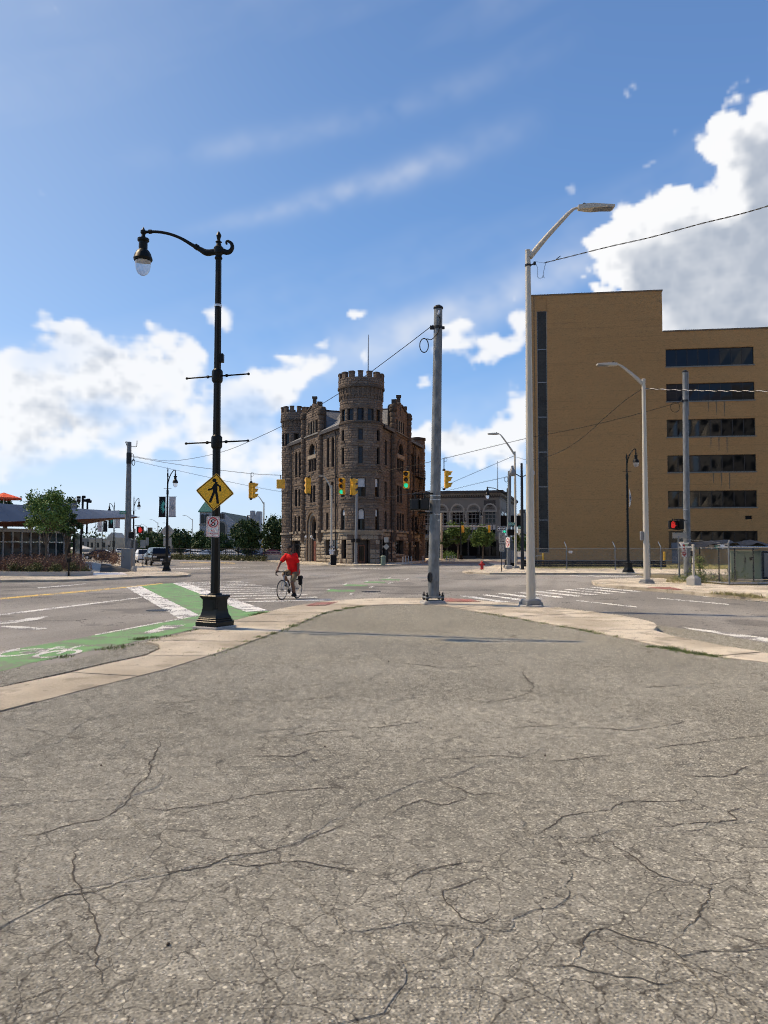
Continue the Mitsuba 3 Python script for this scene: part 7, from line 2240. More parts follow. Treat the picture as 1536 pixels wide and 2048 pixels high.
# roof: fascia in flat panels, thinning toward its tip
F0, F1 = at(-60, 1100, 53.5), at(270, 1100, 71.0)
FF = Flat(F0[:2], F1[:2], 1)
ztop0 = FF.p(0, 1005.5)[1]
ztip = FF.p(262, 1022.5)[1]
zb0, zb1, zb2 = FF.p(0, 1043.5)[1], FF.p(148, 1038.5)[1], FF.p(268, 1033.5)[1]
uu = [0, FF.p(60, 1000)[0], FF.p(148, 1000)[0], FF.p(210, 1000)[0], FF.p(262, 1000)[0], FF.L]
zt_ = lambda u: ztop0 + (ztip - ztop0) * u / FF.p(262, 1000)[0]  # noqa: E731
zb_ = lambda u: np.interp(u, [FF.p(0, 1000)[0], FF.p(148, 1000)[0], FF.L], [zb0, zb1, zb2])  # noqa: E731
cuts = np.linspace(0, FF.p(262, 1000)[0], 12)
for i in range(11):
    a, b = cuts[i] + .006, cuts[i + 1] - .006
    V = [FF.map(u, z, d) for d0, dz in ((0, 0), (-.12, 0)) for u in (a, b) for z, d in ((zb_(u), .5 + d0), (zt_(u), -.9 + d0))]
    part(pav, 'fascia_panel', hull(V), 'panel_grey')
a = FF.p(262, 1000)[0]
part(pav, 'tip', hull([FF.map(a, zb_(a), .5), FF.map(a, zt_(a), -.9), FF.map(FF.L, zb2, .3), FF.map(a, zb_(a), -2.0), FF.map(FF.L, zb2 + .05, 0)]), 'panel_grey')
part(pav, 'roof', hull([FF.map(0, ztop0 - .1, -.95), FF.map(cuts[-1], ztip - .1, -.95), FF.map(0, ztop0 - .12, -9), FF.map(cuts[-1], ztip - .12, -5), FF.map(0, ztop0 - .3, -.95), FF.map(cuts[-1], ztip - .3, -.95), FF.map(0, ztop0 - .3, -9), FF.map(cuts[-1], ztip - .3, -5)]), 'panel_grey')
sz = [(0, FF.p(0, 1054.5)[1]), (FF.p(161, 1000)[0], FF.p(161, 1054)[1]), (FF.p(250, 1000)[0], FF.p(250, 1038)[1])]
for i in range(22):                                                      # timber soffit boards
    u_a, u_b = FF.L * i / 22 + .01, FF.L * (i + 1) / 22 - .01
    zi = lambda u: np.interp(u, [q[0] for q in sz], [q[1] for q in sz])  # noqa: E731
    dpt = -1.0
    V = [FF.map(u, z, d) for u in (u_a, u_b) for z, d in ((zb_(u) + .0, .46), (zb_(u) - .05, .46), (min(zi(u), zb_(u)) - .0, dpt), (min(zi(u), zb_(u)) + .06, dpt))]
    part(pav, 'soffit_board', hull(V), 'soffit_wood')
for i, px in enumerate((148, 162)):
    c = at(px, 1100, 66.0)
    part(pav, 'column', tube([np.r_[c[:2], 0], np.r_[c[:2], 3.4]], .1, 8), 'dark_metal', 40)
part(pav, 'roof_box', cbx((-.5, -.5, 0), (.7, .5, .55), .02, fr(FF.map(FF.p(172, 1000)[0], zt_(FF.p(172, 1000)[0]) - .1, -2.0))), 'panel_grey')


def parasol(label, c, w, z_e, z_a, m, n=8):
    k = thing('parasol', label, 'parasol')
    c = np.array(c, float)
    th = np.arange(n) * 2 * np.pi / n + .3
    rim = np.stack([c[0] + w * np.cos(th), c[1] + w * np.sin(th), np.full(n, c[2] + z_e)], 1)
    V = np.vstack([[c + [0, 0, z_a]], rim, rim - [0, 0, .12], [c + [0, 0, z_a - .06]], rim - [0, 0, .05]])
    F = []
    for i in range(n):
        j = (i + 1) % n
        F += [[0, 1 + i, 1 + j], [1 + i, 1 + n + i, 1 + n + j], [1 + i, 1 + n + j, 1 + j], [1 + 2 * n, 2 + 2 * n + j, 2 + 2 * n + i]]
    part(k, 'canopy', (V, np.array(F)), m)
    part(k, 'pole', tube([c, c + [0, 0, z_a]], .04, 6), 'silver_metal')
    part(k, 'rib', cat(*[tube([c + [0, 0, z_a - .1], rim[i] - [0, 0, .08]], .015, 4) for i in range(n)]), 'silver_metal')


c = at(5, 1100, 60.0)
c[2] = ztop0 - .3
zz = at(4, 985, c[1])[2]
parasol('orange parasol on the pavilion roof at the left edge', c, 1.3, at(4, 996, c[1])[2] - c[2], zz - c[2], 'orange_cloth')
c = gr(160, 1119, 0)
parasol('white parasol in the sitting area right of the pavilion', c, 1.6, at(160, 1097, c[1])[2], at(160, 1089.5, c[1])[2], 'white_cloth')
k = thing('railing', 'low dark railing round the pavilion sitting area', 'railing')
ra, rb_ = gr(134, 1124, 0), gr(204, 1123, 0)
part(k, 'rail', cat(*[tube([ra + [0, 0, z], rb_ + [0, 0, z]], .03, 5) for z in (.1, .9)]), 'dark_metal')
for t in np.linspace(0, 1, 21):
    part(k, 'baluster', tube([ra + (rb_ - ra) * t + [0, 0, .1], ra + (rb_ - ra) * t + [0, 0, .9]], .02, 4), 'dark_metal')
cs_ = [gr(px, 1118, 0) + [0, 0, .5] for px in (138, 146, 154, 162)]
single('hedge', leaf_cloud(cs_, [.55] * 4, 1200, .09, 44), 'leaf_bright', 'bright green hedge under the white parasol', 'hedge', kind='stuff')
c = at(165, 1030, 74)
k = thing('speaker_pole', 'black pole with clustered floodlights above the pavilion roof', 'pole')
part(k, 'pole', cat(tube([np.r_[c[:2], 3], np.r_[c[:2], at(164, 993, 74)[2]]], .11, 8), tube([np.r_[c[:2] + [.45, 0], 3], np.r_[c[:2] + [.45, 0], at(164, 998, 74)[2]]], .09, 8)), 'black_plain', 40)
for dx, py in ((-.32, 995), (.18, 994), (-.32, 1001), (.3, 1001), (.62, 1000), (.75, 1003)):
    q_ = at(164, py, 74) + np.array([dx, 0, 0])
    part(k, 'floodlight', cbx((-.15, -.16, -.13), (.15, .16, .13), .04, rotz(dx, q_)), 'black_plain')
k = thing('bollard_light', 'black path light on a post in front of the planting bed', 'light')
c = gr(137.5, 1152.5, 0)
part(k, 'post', tube([c, c + [0, 0, .95]], .045, 6), 'black_plain')
part(k, 'head', cbx((-.11, -.1, .82), (.11, .1, 1.08), .03, fr(c)), 'black_plain')
for i, px in enumerate((123, 129)):
    c = gr(px, 1121, 0)
    k = thing('timber_post', ('left', 'right')[i] + ' of two slim timber posts behind the planting bed', 'post')
    part(k, 'post', cbx((-.06, -.06, 0), (.06, .06, 1.75), .01, fr(c)), 'bark')
    part(k, 'cap', cbx((-.075, -.075, 1.75), (.075, .075, 1.8), .01, fr(c)), 'dark_metal')

# sign backs and plates along the left pavement
for i, (px, py, y0, kind) in enumerate(((333, 1143, 1074, 'diamond'), (285.5, 1133, 1088, 'rect'), (294, 1132, 1083, 'rect2'), (216, 1120, 1085, 'rect'))):
    c = gr(px, py, 0)
    lab = ('diamond and square grey sign backs on the banner lamp', 'grey sign back on a slim post before the pickup', 'narrow grey sign back on the post by the pickup', 'tan sign back far down the left pavement')[i]
    k = thing('traffic_sign', lab, 'sign')
    z = at(px, y0, c[1])[2]
    if kind == 'diamond':
        part(k, 'diamond_plate', extr(affinity.rotate(rounded(.72, .72, .03), 45, origin=(0, 0)), .01, upright(c + np.array([0, .14, at(333, 1062.5, c[1])[2]]))), 'sign_back')
        part(k, 'square_plate', extr(rounded(.58, .6, .03), .01, upright(c + np.array([0, .14, at(333, 1083.5, c[1])[2]]))), 'sign_back')
    else:
        part(k, 'post', tube([c, c + [0, 0, z + .3]], .035, 6), 'dark_metal')
        part(k, 'plate', cbx((-.24, -.06, z - .36), (.24, -.05, z + .36), .004, fr(c)) if kind == 'rect' else cbx((-.12, -.06, z - .36), (.16, -.05, z + .36), .004, fr(c)), 'sign_back')

# ------------------------------------------------------------------ cars
def car(label, P, yaw, kind, m, s=1.0, near=False):
    """yaw: heading; 0 points toward -y (the camera)."""
    k = thing('parked_car' if near else 'car', label, 'car')
    if kind == 'pickup':
        L, W, Hh = 5.6, 1.98, 1.9
        low = [(-2.8, .42), (-2.8, 1.18), (-2.6, 1.24), (-1.1, 1.27), (2.3, 1.25), (2.75, 1.1), (2.8, .45)]
        cab = [(-2.5, 1.22, .93), (-2.1, 1.80, .78), (-.4, 1.86, .76), (1.0, 1.80, .76), (1.55, 1.24, .93)]
        wx, wr = (1.75, -1.75), .40
        xf = 1
    elif kind == 'suv':
        L, W, Hh = 4.5, 1.85, 1.68
        low = [(-2.2, .35), (-2.25, .95), (-2.05, 1.02), (2.1, 1.0), (2.25, .85), (2.25, .35)]
        cab = [(-1.25, 1.0, .88), (-.45, 1.58, .68), (.9, 1.62, .68), (1.85, 1.45, .70), (2.1, 1.0, .88)]
        wx, wr = (1.4, -1.4), .35
    else:
        L, W, Hh = 4.6, 1.8, 1.45
        low = [(-2.3, .3), (-2.3, .74), (-1.1, .92), (1.5, .94), (2.3, .85), (2.3, .3)]
        cab = [(-1.2, .92, .84), (-.3, 1.40, .64), (.9, 1.42, .64), (1.9, .94, .82)]
        wx, wr = (1.4, -1.45), .33
    M = rotz(yaw, P) @ fr((0, 0, 0), (0, -1, 0), (1, 0, 0), (0, 0, 1)) @ np.diag([s, s, s, 1.0])
    front = -1 if kind == 'pickup' else -1
    hw = W / 2
    V = []
    bodyp = []
    for x, z in low:
        for sx in (-1, 1):
            bodyp.append((-x * front * -1, sx * (hw - (.06 if z > .6 else .02)), z))
    secs = []
    # the front of every profile is at negative x before mirroring, so +x after it
    bm = []
    zmin = min(z for x, z in low)
    for sgn in (1,):
        pts = []
        for x, z in low:
            for y, dz in ((-hw + .07, 0), (hw - .07, 0)):
                pts.append((-x, y, z))
            if .6 < z < 1.15:
                pass
        pts += [(-x, y, (zmin + .45)) for x in (low[0][0] + .05, low[-1][0] - .05) for y in (-hw, hw)] + [(-x, y, .8) for x in (low[0][0] + .12, low[-1][0] - .12) for y in (-hw, hw)]
        bm.append(hull(pts))
    body = part(k, 'body', mv(cat(bm), M), m, 35)
    roofp = [(-x, sy * y, z) for x, z, y in cab for sy in (-1, 1)]
    part(k, 'cabin', mv(hull(roofp), M), m, 25)
    # glazing a touch proud of the cabin
    c0, c1 = cab[0], cab[1]

    def quad(a, b, inset=.12, off=.012):
        (xa, za, ya), (xb, zb, yb) = a, b
        q = [(-(xa + (xb - xa) * t), sy * ((ya + (yb - ya) * t) - .09), za + (zb - za) * t) for t, sy in ((.06, -1), (.06, 1), (.92, 1), (.92, -1))]
        n_ = np.cross(np.array(q[1]) - q[0], np.array(q[2]) - q[0])
        n_ /= np.linalg.norm(n_)
        mid = np.mean(q, 0)
        if n_.dot(mid - np.array([0, 0, 1.0])) < 0:
            n_ = -n_
        q = np.array(q) + n_ * off
        return hull(np.vstack([q, q - n_ * .05]))
    part(k, 'windscreen', mv(quad(cab[0], cab[1]), M), 'blue_glass')
    part(k, 'rear_window', mv(quad(cab[-1], cab[-2]), M), 'dark_glass')
    for sy in (-1, 1):
        xs_ = [q[0] for q in cab]
        pts = []
        a, b, c_, d = cab[0], cab[1], cab[-2], cab[-1]
        for (x, z, y), (dx, dz) in ((a, (.25, .08)), (b, (.12, -.08)), (c_, (-.12, -.08)), (d, (-.25, .08))):
            for o_ in (.012, -.04):
                pts.append((-(x + dx), sy * (y - abs(dz) * .2 + o_), z + dz))
        part(k, 'side_window', mv(hull(pts), M), 'dark_glass')
    for x in wx:
        for sy in (-1, 1):
            w_ = part(k, 'wheel', mv(lathe([(wr * .6, -.11), (wr, -.10), (wr, .10), (wr * .6, .11)], 18, M=fr((x, sy * (hw - .10), wr), (1, 0, 0), (0, 0, 1))), M), 'tyre', 40)
            part(w_, 'rim', mv(lathe([(wr * .58, -.115), (wr * .58, .115)], 10, M=fr((x, sy * (hw - .10), wr), (1, 0, 0), (0, 0, 1))), M), 'silver_metal')
    xf_, zf_ = -low[0][0], (.92 if kind != 'car' else .66)
    for sy in (-1, 1):
        part(k, 'headlight', mv(cbx((xf_ - .1, sy * (hw - .32) - .2, zf_ - .07), (xf_ + .02, sy * (hw - .32) + .2, zf_ + .08), .02), M), 'lamp_lens')
        part(k, 'tail_light', mv(cbx((-low[-1][0] - .02, sy * (hw - .2) - .12, zf_ - .12), (-low[-1][0] + .12, sy * (hw - .2) + .12, zf_ + .12), .02), M), 'tail_red')
        part(k, 'mirror', mv(cbx((xf_ - 1.35, sy * (hw + .08) - .1, 1.08 if kind != 'car' else .9), (xf_ - 1.2, sy * (hw + .08) + .1, 1.25 if kind != 'car' else 1.02), .02), M), m)
    part(k, 'grille', mv(cbx((xf_ - .06, -.55, zf_ - .22), (xf_ + .015, .55, zf_ + .06), .02), M), 'black_plain')
    for x0 in (xf_, -low[-1][0]):
        sg = 1 if x0 > 0 else -1
        part(k, 'number_plate', mv(cbx((x0 - .01 + sg * .012, -.15, zf_ - .36), (x0 + .01 + sg * .012, .15, zf_ - .22), .003), M), 'sign_white')
        part(k, 'bumper', mv(cbx((x0 - .08 + sg * .03, -hw + .08, zf_ - .5), (x0 + .08 + sg * .02, hw - .08, zf_ - .38), .03), M), 'black_plain')
    return k


car('black pickup truck waiting nearest at the left crossing', gr(299, 1131.5, ROAD) + [0, 2.6, 0], .44, 'pickup', 'car_black', .98)
car('white car close behind the black pickup on its left', gr(275, 1127, ROAD) + [0, 2.3, 0], .40, 'suv', 'car_white')
car('silver car driving away up the avenue', gr(377, 1117.5, ROAD) + [0, 2.3, 0], np.pi + .06, 'suv', 'car_silver')
car('dark car just behind the banner lamp', gr(325, 1112, ROAD) + [0, 2, 0], .5, 'car', 'car_black')
for i, (px, py, kd, m, lab) in enumerate(((238, 1107, 'suv', 'car_white', 'white car farther down the left street'), (233, 1101.5 + 2, 'car', 'car_red', 'dark red car far down the left street'), (219, 1103, 'suv', 'car_blue', 'dark blue car far down the left street'), (189, 1102, 'suv', 'car_white', 'white car parked at the far end of the left street'))):
    car(lab, gr(px, py, ROAD), np.pi + .15 if i in (1, 2) else .36, kd, m)
car('black car parked behind the pavilion railing', gr(197, 1119, 0), -1.4, 'car', 'car_black', near=True)
for i, (px, m, lab) in enumerate(((428, 'car_silver', 'silver car parked behind the iron fence at left'), (466, 'car_white', 'white car parked behind the iron fence, centre'), (500, 'car_blue', 'blue car parked under the big dark tree'), (552, 'car_red', 'red car parked by the low wall left of the castle'), (400, 'car_white', 'white car parked at the far end of the iron fence'))):
    p_ = at(px, 1100, 112 if i < 4 else 125)
    car(lab, np.array([p_[0], p_[1], 0]), 1.3, 'car', m, near=True)

# ------------------------------------------------------------------ fence, low wall and church behind the avenue
k = thing('iron_fence', 'long black iron fence before the parked cars and trees', 'fence')
fa, fb = at(338, 1100, 118), at(530, 1100, 103)
fa[2] = fb[2] = 0
L = np.linalg.norm(fb - fa)
part(k, 'rail', cat(*[tube([fa + [0, 0, z], fb + [0, 0, z]], .03, 5) for z in (.3, 1.5)]), 'black_plain')
pk = []
for t in np.linspace(0, 1, 150):
    c = fa + (fb - fa) * t
    part(k, 'picket', bx((c[0] - .016, c[1] - .016, .1), (c[0] + .016, c[1] + .016, 1.65)), 'black_plain')
for t in np.linspace(0, 1, 9):
    c = fa + (fb - fa) * t
    part(k, 'post', cbx((-.06, -.06, 0), (.06, .06, 1.8), .02, fr(c)), 'black_plain')
cs_ = [fa + (fb - fa) * t + np.array([0, -.9, .25]) for t in np.linspace(0, 1, 40)]
single('fence_hedge', leaf_cloud(cs_, [.45] * 40, 3600, .12, 51), 'leaf_olive', 'low olive hedge along the foot of the iron fence', 'hedge', kind='stuff')
k = thing('low_wall', 'pale low wall with rails left of the castle', 'wall')
wa, wb = at(528, 1100, 104), at(566, 1100, 104)
part(k, 'wall', cbx((wa[0], wa[1], 0), (wb[0], wb[1] + .3, .75), .02), 'grey_concrete')
part(k, 'rail', cat(*[tube([np.r_[wa[:2], z], np.r_[wb[:2], z]], .03, 5) for z in (.95, 1.15)], *[tube([(x, wa[1], .7), (x, wa[1], 1.18)], .03, 5) for x in np.linspace(wa[0] + .05, wb[0] - .05, 4)]), 'grey_metal')

DC = 185.0
church = thing('church', 'grey stone church with green spire behind the trees', 'church')


def cx(px, py, D=DC):
    return at(px, py, D)


a, b = cx(403.5, 1023), cx(424, 1023)
w_ = b[0] - a[0]
Mt = fr((a[0], DC - 2, 0))
tk = part(church, 'tower', bx((0, 0, 0), (w_, w_, a[2]), Mt), 'church_stone')
z = a[2]
part(church, 'spire', hull([(a[0] - .3, DC - 2.3, z), (b[0] + .3, DC - 2.3, z), (a[0] - .3, DC - 1.7 + w_, z), (b[0] + .3, DC - 1.7 + w_, z), ((a[0] + b[0]) / 2, DC - 2 + w_ / 2, cx(413, 1000)[2])]), 'copper_green')
part(church, 'eave', cbx((-.35, -.35, z - .25), (w_ + .35, w_ + .35, z + .02), .05, Mt), 'copper_green')
for t in (.3, .7):
    z0, z1 = cx(410, 1047)[2], cx(410, 1029)[2]
    o = opening(w_ * t - .38, w_ * t + .38, z0, z1, True)
    wn = part(church, 'belfry_opening', extr(o, .3, fr((a[0], DC - 2 + .06, 0), (1, 0, 0), (0, 0, 1))), 'dark_glass')
part(church, 'string_course', cbx((-.15, -.15, z0 - .5), (w_ + .15, w_ + .15, z0 - .2), .03, Mt), 'limestone')
gx0, gxa, gx1 = cx(440, 1060), cx(452, 1025.5), cx(479, 1060)
prof = Polygon([(cx(431, 1100)[0], 0), (cx(431, 1038)[0], cx(431, 1042)[2]), (gxa[0], gxa[2]), (cx(477, 1100)[0], cx(477, 1046)[2]), (cx(477, 1100)[0], 0)])
part(church, 'gable_wall', extr(prof, .6, fr((0, DC - 4, 0), (1, 0, 0), (0, 0, 1))), 'church_stone')
o = opening(cx(442, 1100)[0], cx(458, 1100)[0], 2.0, cx(450, 1046)[2], True)
part(church, 'great_window', extr(o, .3, fr((0, DC - 4.45, 0), (1, 0, 0), (0, 0, 1))), 'dark_glass')
part(church, 'window_arch', extr(o.buffer(.35).difference(o), .35, fr((0, DC - 4.4, 0), (1, 0, 0), (0, 0, 1))), 'limestone')
for px in (447, 450, 453, 456):
    q_ = cx(px, 1033)
    part(church, 'slit', bx((q_[0] - .12, DC - 4.72, q_[2] - .7), (q_[0] + .12, DC - 4.55, q_[2] + .5)), 'dark_trim')
roofp = [(gxa[0], DC - 4.2, gxa[2]), (cx(477.5, 1100)[0], DC - 4.2, cx(477, 1046)[2]), (cx(431, 1100)[0] - .3, DC - 4.2, cx(431, 1042)[2]), (gxa[0] + 4.0, DC + 8, gxa[2] - .6), (cx(478, 1100)[0] + 3.0, DC + 8, cx(477, 1046)[2]), (cx(431, 1100)[0], DC + 8, cx(431, 1042)[2])]
part(church, 'roof', hull(roofp), 'church_roof')
part(church, 'roof', hull([cx(440, 1040) + [0, 6, 0], cx(440, 1030) + [0, 10, 0], cx(506, 1029.5) + [0, 10, 0], cx(506, 1044) + [0, 6, 0], cx(440, 1040) + [0, 14, 0], cx(506, 1044) + [0, 14, 0]]), 'beige_roof')
part(church, 'nave_wall', bx((cx(440, 1100)[0], DC + 5, 0), (cx(508, 1100)[0], DC + 12, cx(490, 1042)[2])), 'church_stone')
ca, cb = cx(504.5, 1022.5), cx(513, 1022.5)
part(church, 'chimney', cbx((ca[0], DC - 3, 0), (cb[0], DC - 1.5, ca[2]), .05), 'church_stone')
prof = Polygon([(cx(512, 1100)[0], 0), (cx(512, 1041)[0], cx(512, 1041)[2]), (cx(519, 1024)[0], cx(519, 1024)[2]), (cx(526, 1024)[0], cx(526, 1024)[2]), (cx(527, 1100)[0], 0)])
part(church, 'transept_wall', extr(prof, 3, fr((0, DC - 1, 0), (1, 0, 0), (0, 0, 1))), 'church_stone')
part(church, 'pipe', tube([cx(495, 1040), cx(495, 1031.5), cx(503, 1031.5)], .18, 6), 'dark_trim')

# low buildings closing the left street
for i, (x0, x1, yt, D, m, lab) in enumerate(((178, 214, 1079, 330, 'tan_wall', 'low tan block at the far end of the left street'), (214, 232, 1075, 300, 'tan_wall', 'gabled tan block far down the left street'), (150, 182, 1077, 350, 'limestone', 'pale grey block far behind the pavilion canopy'), (232, 262, 1080, 320, 'limestone_dark', 'dark low block behind the utility pole'), (290, 345, 1081, 300, 'tan_wall', 'tan roofed block behind the tree mass'), (345, 410, 1086, 290, 'limestone_dark', 'dark low block beyond the parked cars'))):
    k = thing('far_building', lab, 'building')
    a, b = at(x0, yt, D), at(x1, yt, D)
    part(k, 'wall', bx((a[0], D, -.1), (b[0], D + 12, a[2])), m)
    if i == 1:
        part(k, 'roof', hull([(a[0], D - .1, a[2]), (b[0], D - .1, a[2]), ((a[0] + b[0]) / 2, D - .1, a[2] + 2.0), (a[0], D + 12, a[2]), (b[0], D + 12, a[2]), ((a[0] + b[0]) / 2, D + 12, a[2] + 2.0)]), 'beige_roof')
    else:
        part(k, 'parapet', bx((a[0] - .1, D - .15, a[2]), (b[0] + .1, D + 12, a[2] + .35)), 'beige_roof')
    n = max(2, int((b[0] - a[0]) / 2.2))
    for j in range(n):
        u = a[0] + (b[0] - a[0]) * (j + .5) / n
        part(k, 'window', bx((u - .5, D - .05, a[2] * .35), (u + .5, D + .05, a[2] * .75)), 'dark_glass')
k = thing('far_tower', 'distant orange brick stack above the tree mass at left', 'building')
a = at(299, 1055, 400)
part(k, 'shaft', bx((a[0] - 1.0, 400, 0), (a[0] + 1.0, 402, a[2])), 'soffit_wood')
part(k, 'block', bx((a[0] - 3.2, 400, 0), (a[0] + 5.5, 404, a[2] - 2.6)), 'soffit_wood')
k = thing('far_tower', 'distant grey high block between the white poles', 'building')
a, b = at(1041, 1026, 420), at(1056, 1026, 420)
part(k, 'shaft', bx((a[0], 420, 0), (b[0], 430, a[2])), 'limestone')
part(k, 'cap', bx((a[0] + 1, 421, a[2]), (b[0] - 1, 429, a[2] + 2)), 'limestone_dark')
# skyline filler: tree belts where the streets run out
r9 = np.random.RandomState(9)
cs_ = [at(px, 1100, 380 + r9.uniform(-20, 20)) * [1, 1, 0] + [0, 0, r9.uniform(2, 6)] for px in np.r_[np.linspace(-160, 430, 70), np.linspace(850, 1070, 26)]]
single('tree_belt', leaf_cloud(cs_, [4.2] * len(cs_), 9000, .8, 61), 'leaf_dark', 'distant belt of dark trees closing the streets', 'trees', kind='stuff')

# ------------------------------------------------------------------ cyclist
hd = np.array([-.41, -.912, 0.0])
hd /= np.linalg.norm(hd)
lf = np.cross([0, 0, 1.0], hd)                                         # the rider's left
RC = gr(594.0, 1196.5, ROAD)                                           # rear wheel on the road
BM = np.eye(4)
BM[:3, 0], BM[:3, 1], BM[:3, 2], BM[:3, 3] = hd, lf, (0, 0, 1), RC
bike = thing('bicycle', 'grey road bicycle with black tyres and drop bars on the crosswalk', 'bicycle')
WB, WR = 1.0, .34


def bt(pts, r, n=8):
    return mv(tube(pts, r, n), BM)


for x in (0, WB):
    th = np.linspace(0, 2 * np.pi, 41)
    w_ = part(bike, 'wheel', bt([(x + (WR - .03) * math.cos(t), 0, WR + (WR - .03) * math.sin(t)) for t in th], .012, 6), 'grey_metal', 50)
    part(w_, 'tyre', bt([(x + (WR - .013) * math.cos(t), 0, WR + (WR - .013) * math.sin(t)) for t in th], .017, 8), 'rubber', 50)
    part(w_, 'spokes', cat(*[bt([(x, .02 * (-1) ** i, WR), (x + (WR - .04) * math.cos(t), 0, WR + (WR - .04) * math.sin(t))], .0022, 4) for i, t in enumerate(np.arange(20) * np.pi / 10)]), 'grey_metal')
    part(w_, 'hub', bt([(x, -.06, WR), (x, .06, WR)], .02, 8), 'dark_metal')
BB, ST, HT_, HB_ = (.43, 0, .28), (.27, 0, .80), (.86, 0, .84), (.89, 0, .70)
part(bike, 'frame', cat(bt([BB, (.24, 0, .88)], .016), bt([BB, HB_], .019), bt([ST, HT_], .016), bt([HT_, HB_], .02), bt([BB, (0, .05, WR)], .01), bt([BB, (0, -.05, WR)], .01), bt([ST, (0, .05, WR)], .009), bt([ST, (0, -.05, WR)], .009)), 'bike_grey', 50)
part(bike, 'fork', cat(*[bt([HB_, (.93, s * .05, .55), (WB, s * .05, WR)], .011) for s in (-1, 1)]), 'bike_grey', 50)
part(bike, 'saddle', mv(hull([(.10, -.075, .92), (.10, .075, .92), (.36, -.02, .93), (.36, .02, .93), (.1, -.05, .87), (.1, .05, .87), (.34, 0, .89), (.12, -.07, .95), (.12, .07, .95), (.34, 0, .95)]), BM), 'black_plain', 40)
part(bike, 'stem', bt([HT_, (.85, 0, .93), (.93, 0, .96)], .016), 'black_plain', 40)
hb = [(.93, 0, .96), (.93, .19, .96), (.97, .21, .955), (1.03, .215, .93), (1.04, .215, .88), (1.0, .215, .84), (.92, .215, .835)]
part(bike, 'handlebar', cat(bt(spline(hb, 4), .015), bt(spline([(x, -y, z) for x, y, z in hb], 4), .015)), 'black_plain', 50)
part(bike, 'brake_lever', cat(*[bt([(1.02, s * .215, .96), (1.07, s * .215, .93), (1.06, s * .215, .84)], .012, 6) for s in (-1, 1)]), 'black_plain', 50)
part(bike, 'crank', cat(bt([(.43, .07, .28), (.43, .09, .115)], .012), bt([(.43, -.07, .28), (.43, -.09, .445)], .012), mv(lathe([(.09, -.004), (.09, .004)], 20, M=fr((.43, -.06, .28), (1, 0, 0), (0, 0, 1))), BM)), 'dark_metal', 40)
part(bike, 'pedal', cat(mv(bx((.38, .085, .095), (.49, .17, .118)), BM), mv(bx((.38, -.17, .43), (.49, -.085, .453)), BM)), 'black_plain')
part(bike, 'bottle', mv(lathe([(.035, 0), (.037, .02), (.037, .15), (.02, .18), (.02, .2)], 12, M=fr((.60, 0, .46), (.8, 0, -.6), (0, 1, 0)) @ fr((0, 0, 0))), BM), 'sign_white', 40)
k = thing('saddle_bag', 'black bag hanging behind the bicycle saddle', 'bag')
part(k, 'bag', mv(cbx((-.14, .04, .46), (.04, .16, .78), .05), BM), 'cloth_black', 40)
part(k, 'flap', mv(cbx((-.15, .03, .66), (.05, .17, .80), .035), BM), 'cloth_black', 40)
part(k, 'strap', bt([(.0, .1, .82), (.1, .04, .90)], .012, 5), 'cloth_black')


def body_of(bones, J, n=18):
    """One continuous skin round bones between joints with radii."""
    out = None
    sph = lambda p_, r_: m3.Manifold.sphere(r_, n).translate(tuple(map(float, p_)))  # noqa: E731
    for b in bones:
        m = None
        hb_ = m3.Manifold.batch_hull([sph(*J[q]) for q in b])
        out = hb_ if out is None else out + hb_
    out = out.refine_to_length(.03)
    v, f = arr(out)
    t = trimesh.Trimesh(v, f, process=True)
    trimesh.smoothing.filter_taubin(t, iterations=8)
    return np.array(t.vertices), np.array(t.faces)


# joints in the bicycle's frame: x forward, y rider's left, z up
J = {'hipL': ((.22, .10, .985), .095), 'hipR': ((.22, -.10, .985), .095), 'waist': ((.27, 0, 1.16), .125), 'waistL': ((.27, .06, 1.16), .115), 'waistR': ((.27, -.06, 1.16), .115),
     'chestL': ((.40, .10, 1.43), .115), 'chestR': ((.40, -.10, 1.43), .115), 'shL': ((.42, .175, 1.52), .058), 'shR': ((.45, -.172, 1.515), .058), 'neck': ((.45, 0, 1.565), .062), 'neck2': ((.48, -.01, 1.61), .058),
     'elL': ((.34, .255, 1.21), .046), 'wrL': ((.42, .285, .965), .032), 'elR': ((.66, -.30, 1.24), .046), 'wrR': ((.93, -.235, 1.035), .032),
     'knL': ((.53, .11, .58), .062), 'anL': ((.38, .12, .17), .042), 'knR': ((.64, -.15, .84), .066), 'anR': ((.40, -.125, .53), .042),
     'calL': ((.44, .115, .42), .060), 'calR': ((.53, -.14, .70), .060), 'heelL': ((.33, .125, .125), .04), 'toeL': ((.53, .13, .135), .034), 'heelR': ((.34, -.13, .475), .04), 'toeR': ((.54, -.13, .475), .034)}
bones = [('hipL', 'hipR', 'waist'), ('waistL', 'waistR', 'chestL', 'chestR'), ('hipL', 'hipR', 'waistL', 'waistR'), ('chestL', 'shL'), ('chestR', 'shR'), ('chestL', 'chestR', 'neck'), ('neck', 'neck2'), ('shL', 'elL'), ('elL', 'wrL'), ('shR', 'elR'), ('elR', 'wrR'),
         ('hipL', 'knL'), ('knL', 'calL'), ('calL', 'anL'), ('hipR', 'knR'), ('knR', 'calR'), ('calR', 'anR'), ('anL', 'heelL'), ('anR', 'heelR'), ('heelL', 'toeL'), ('heelR', 'toeR')]
v, f = body_of(bones, J)
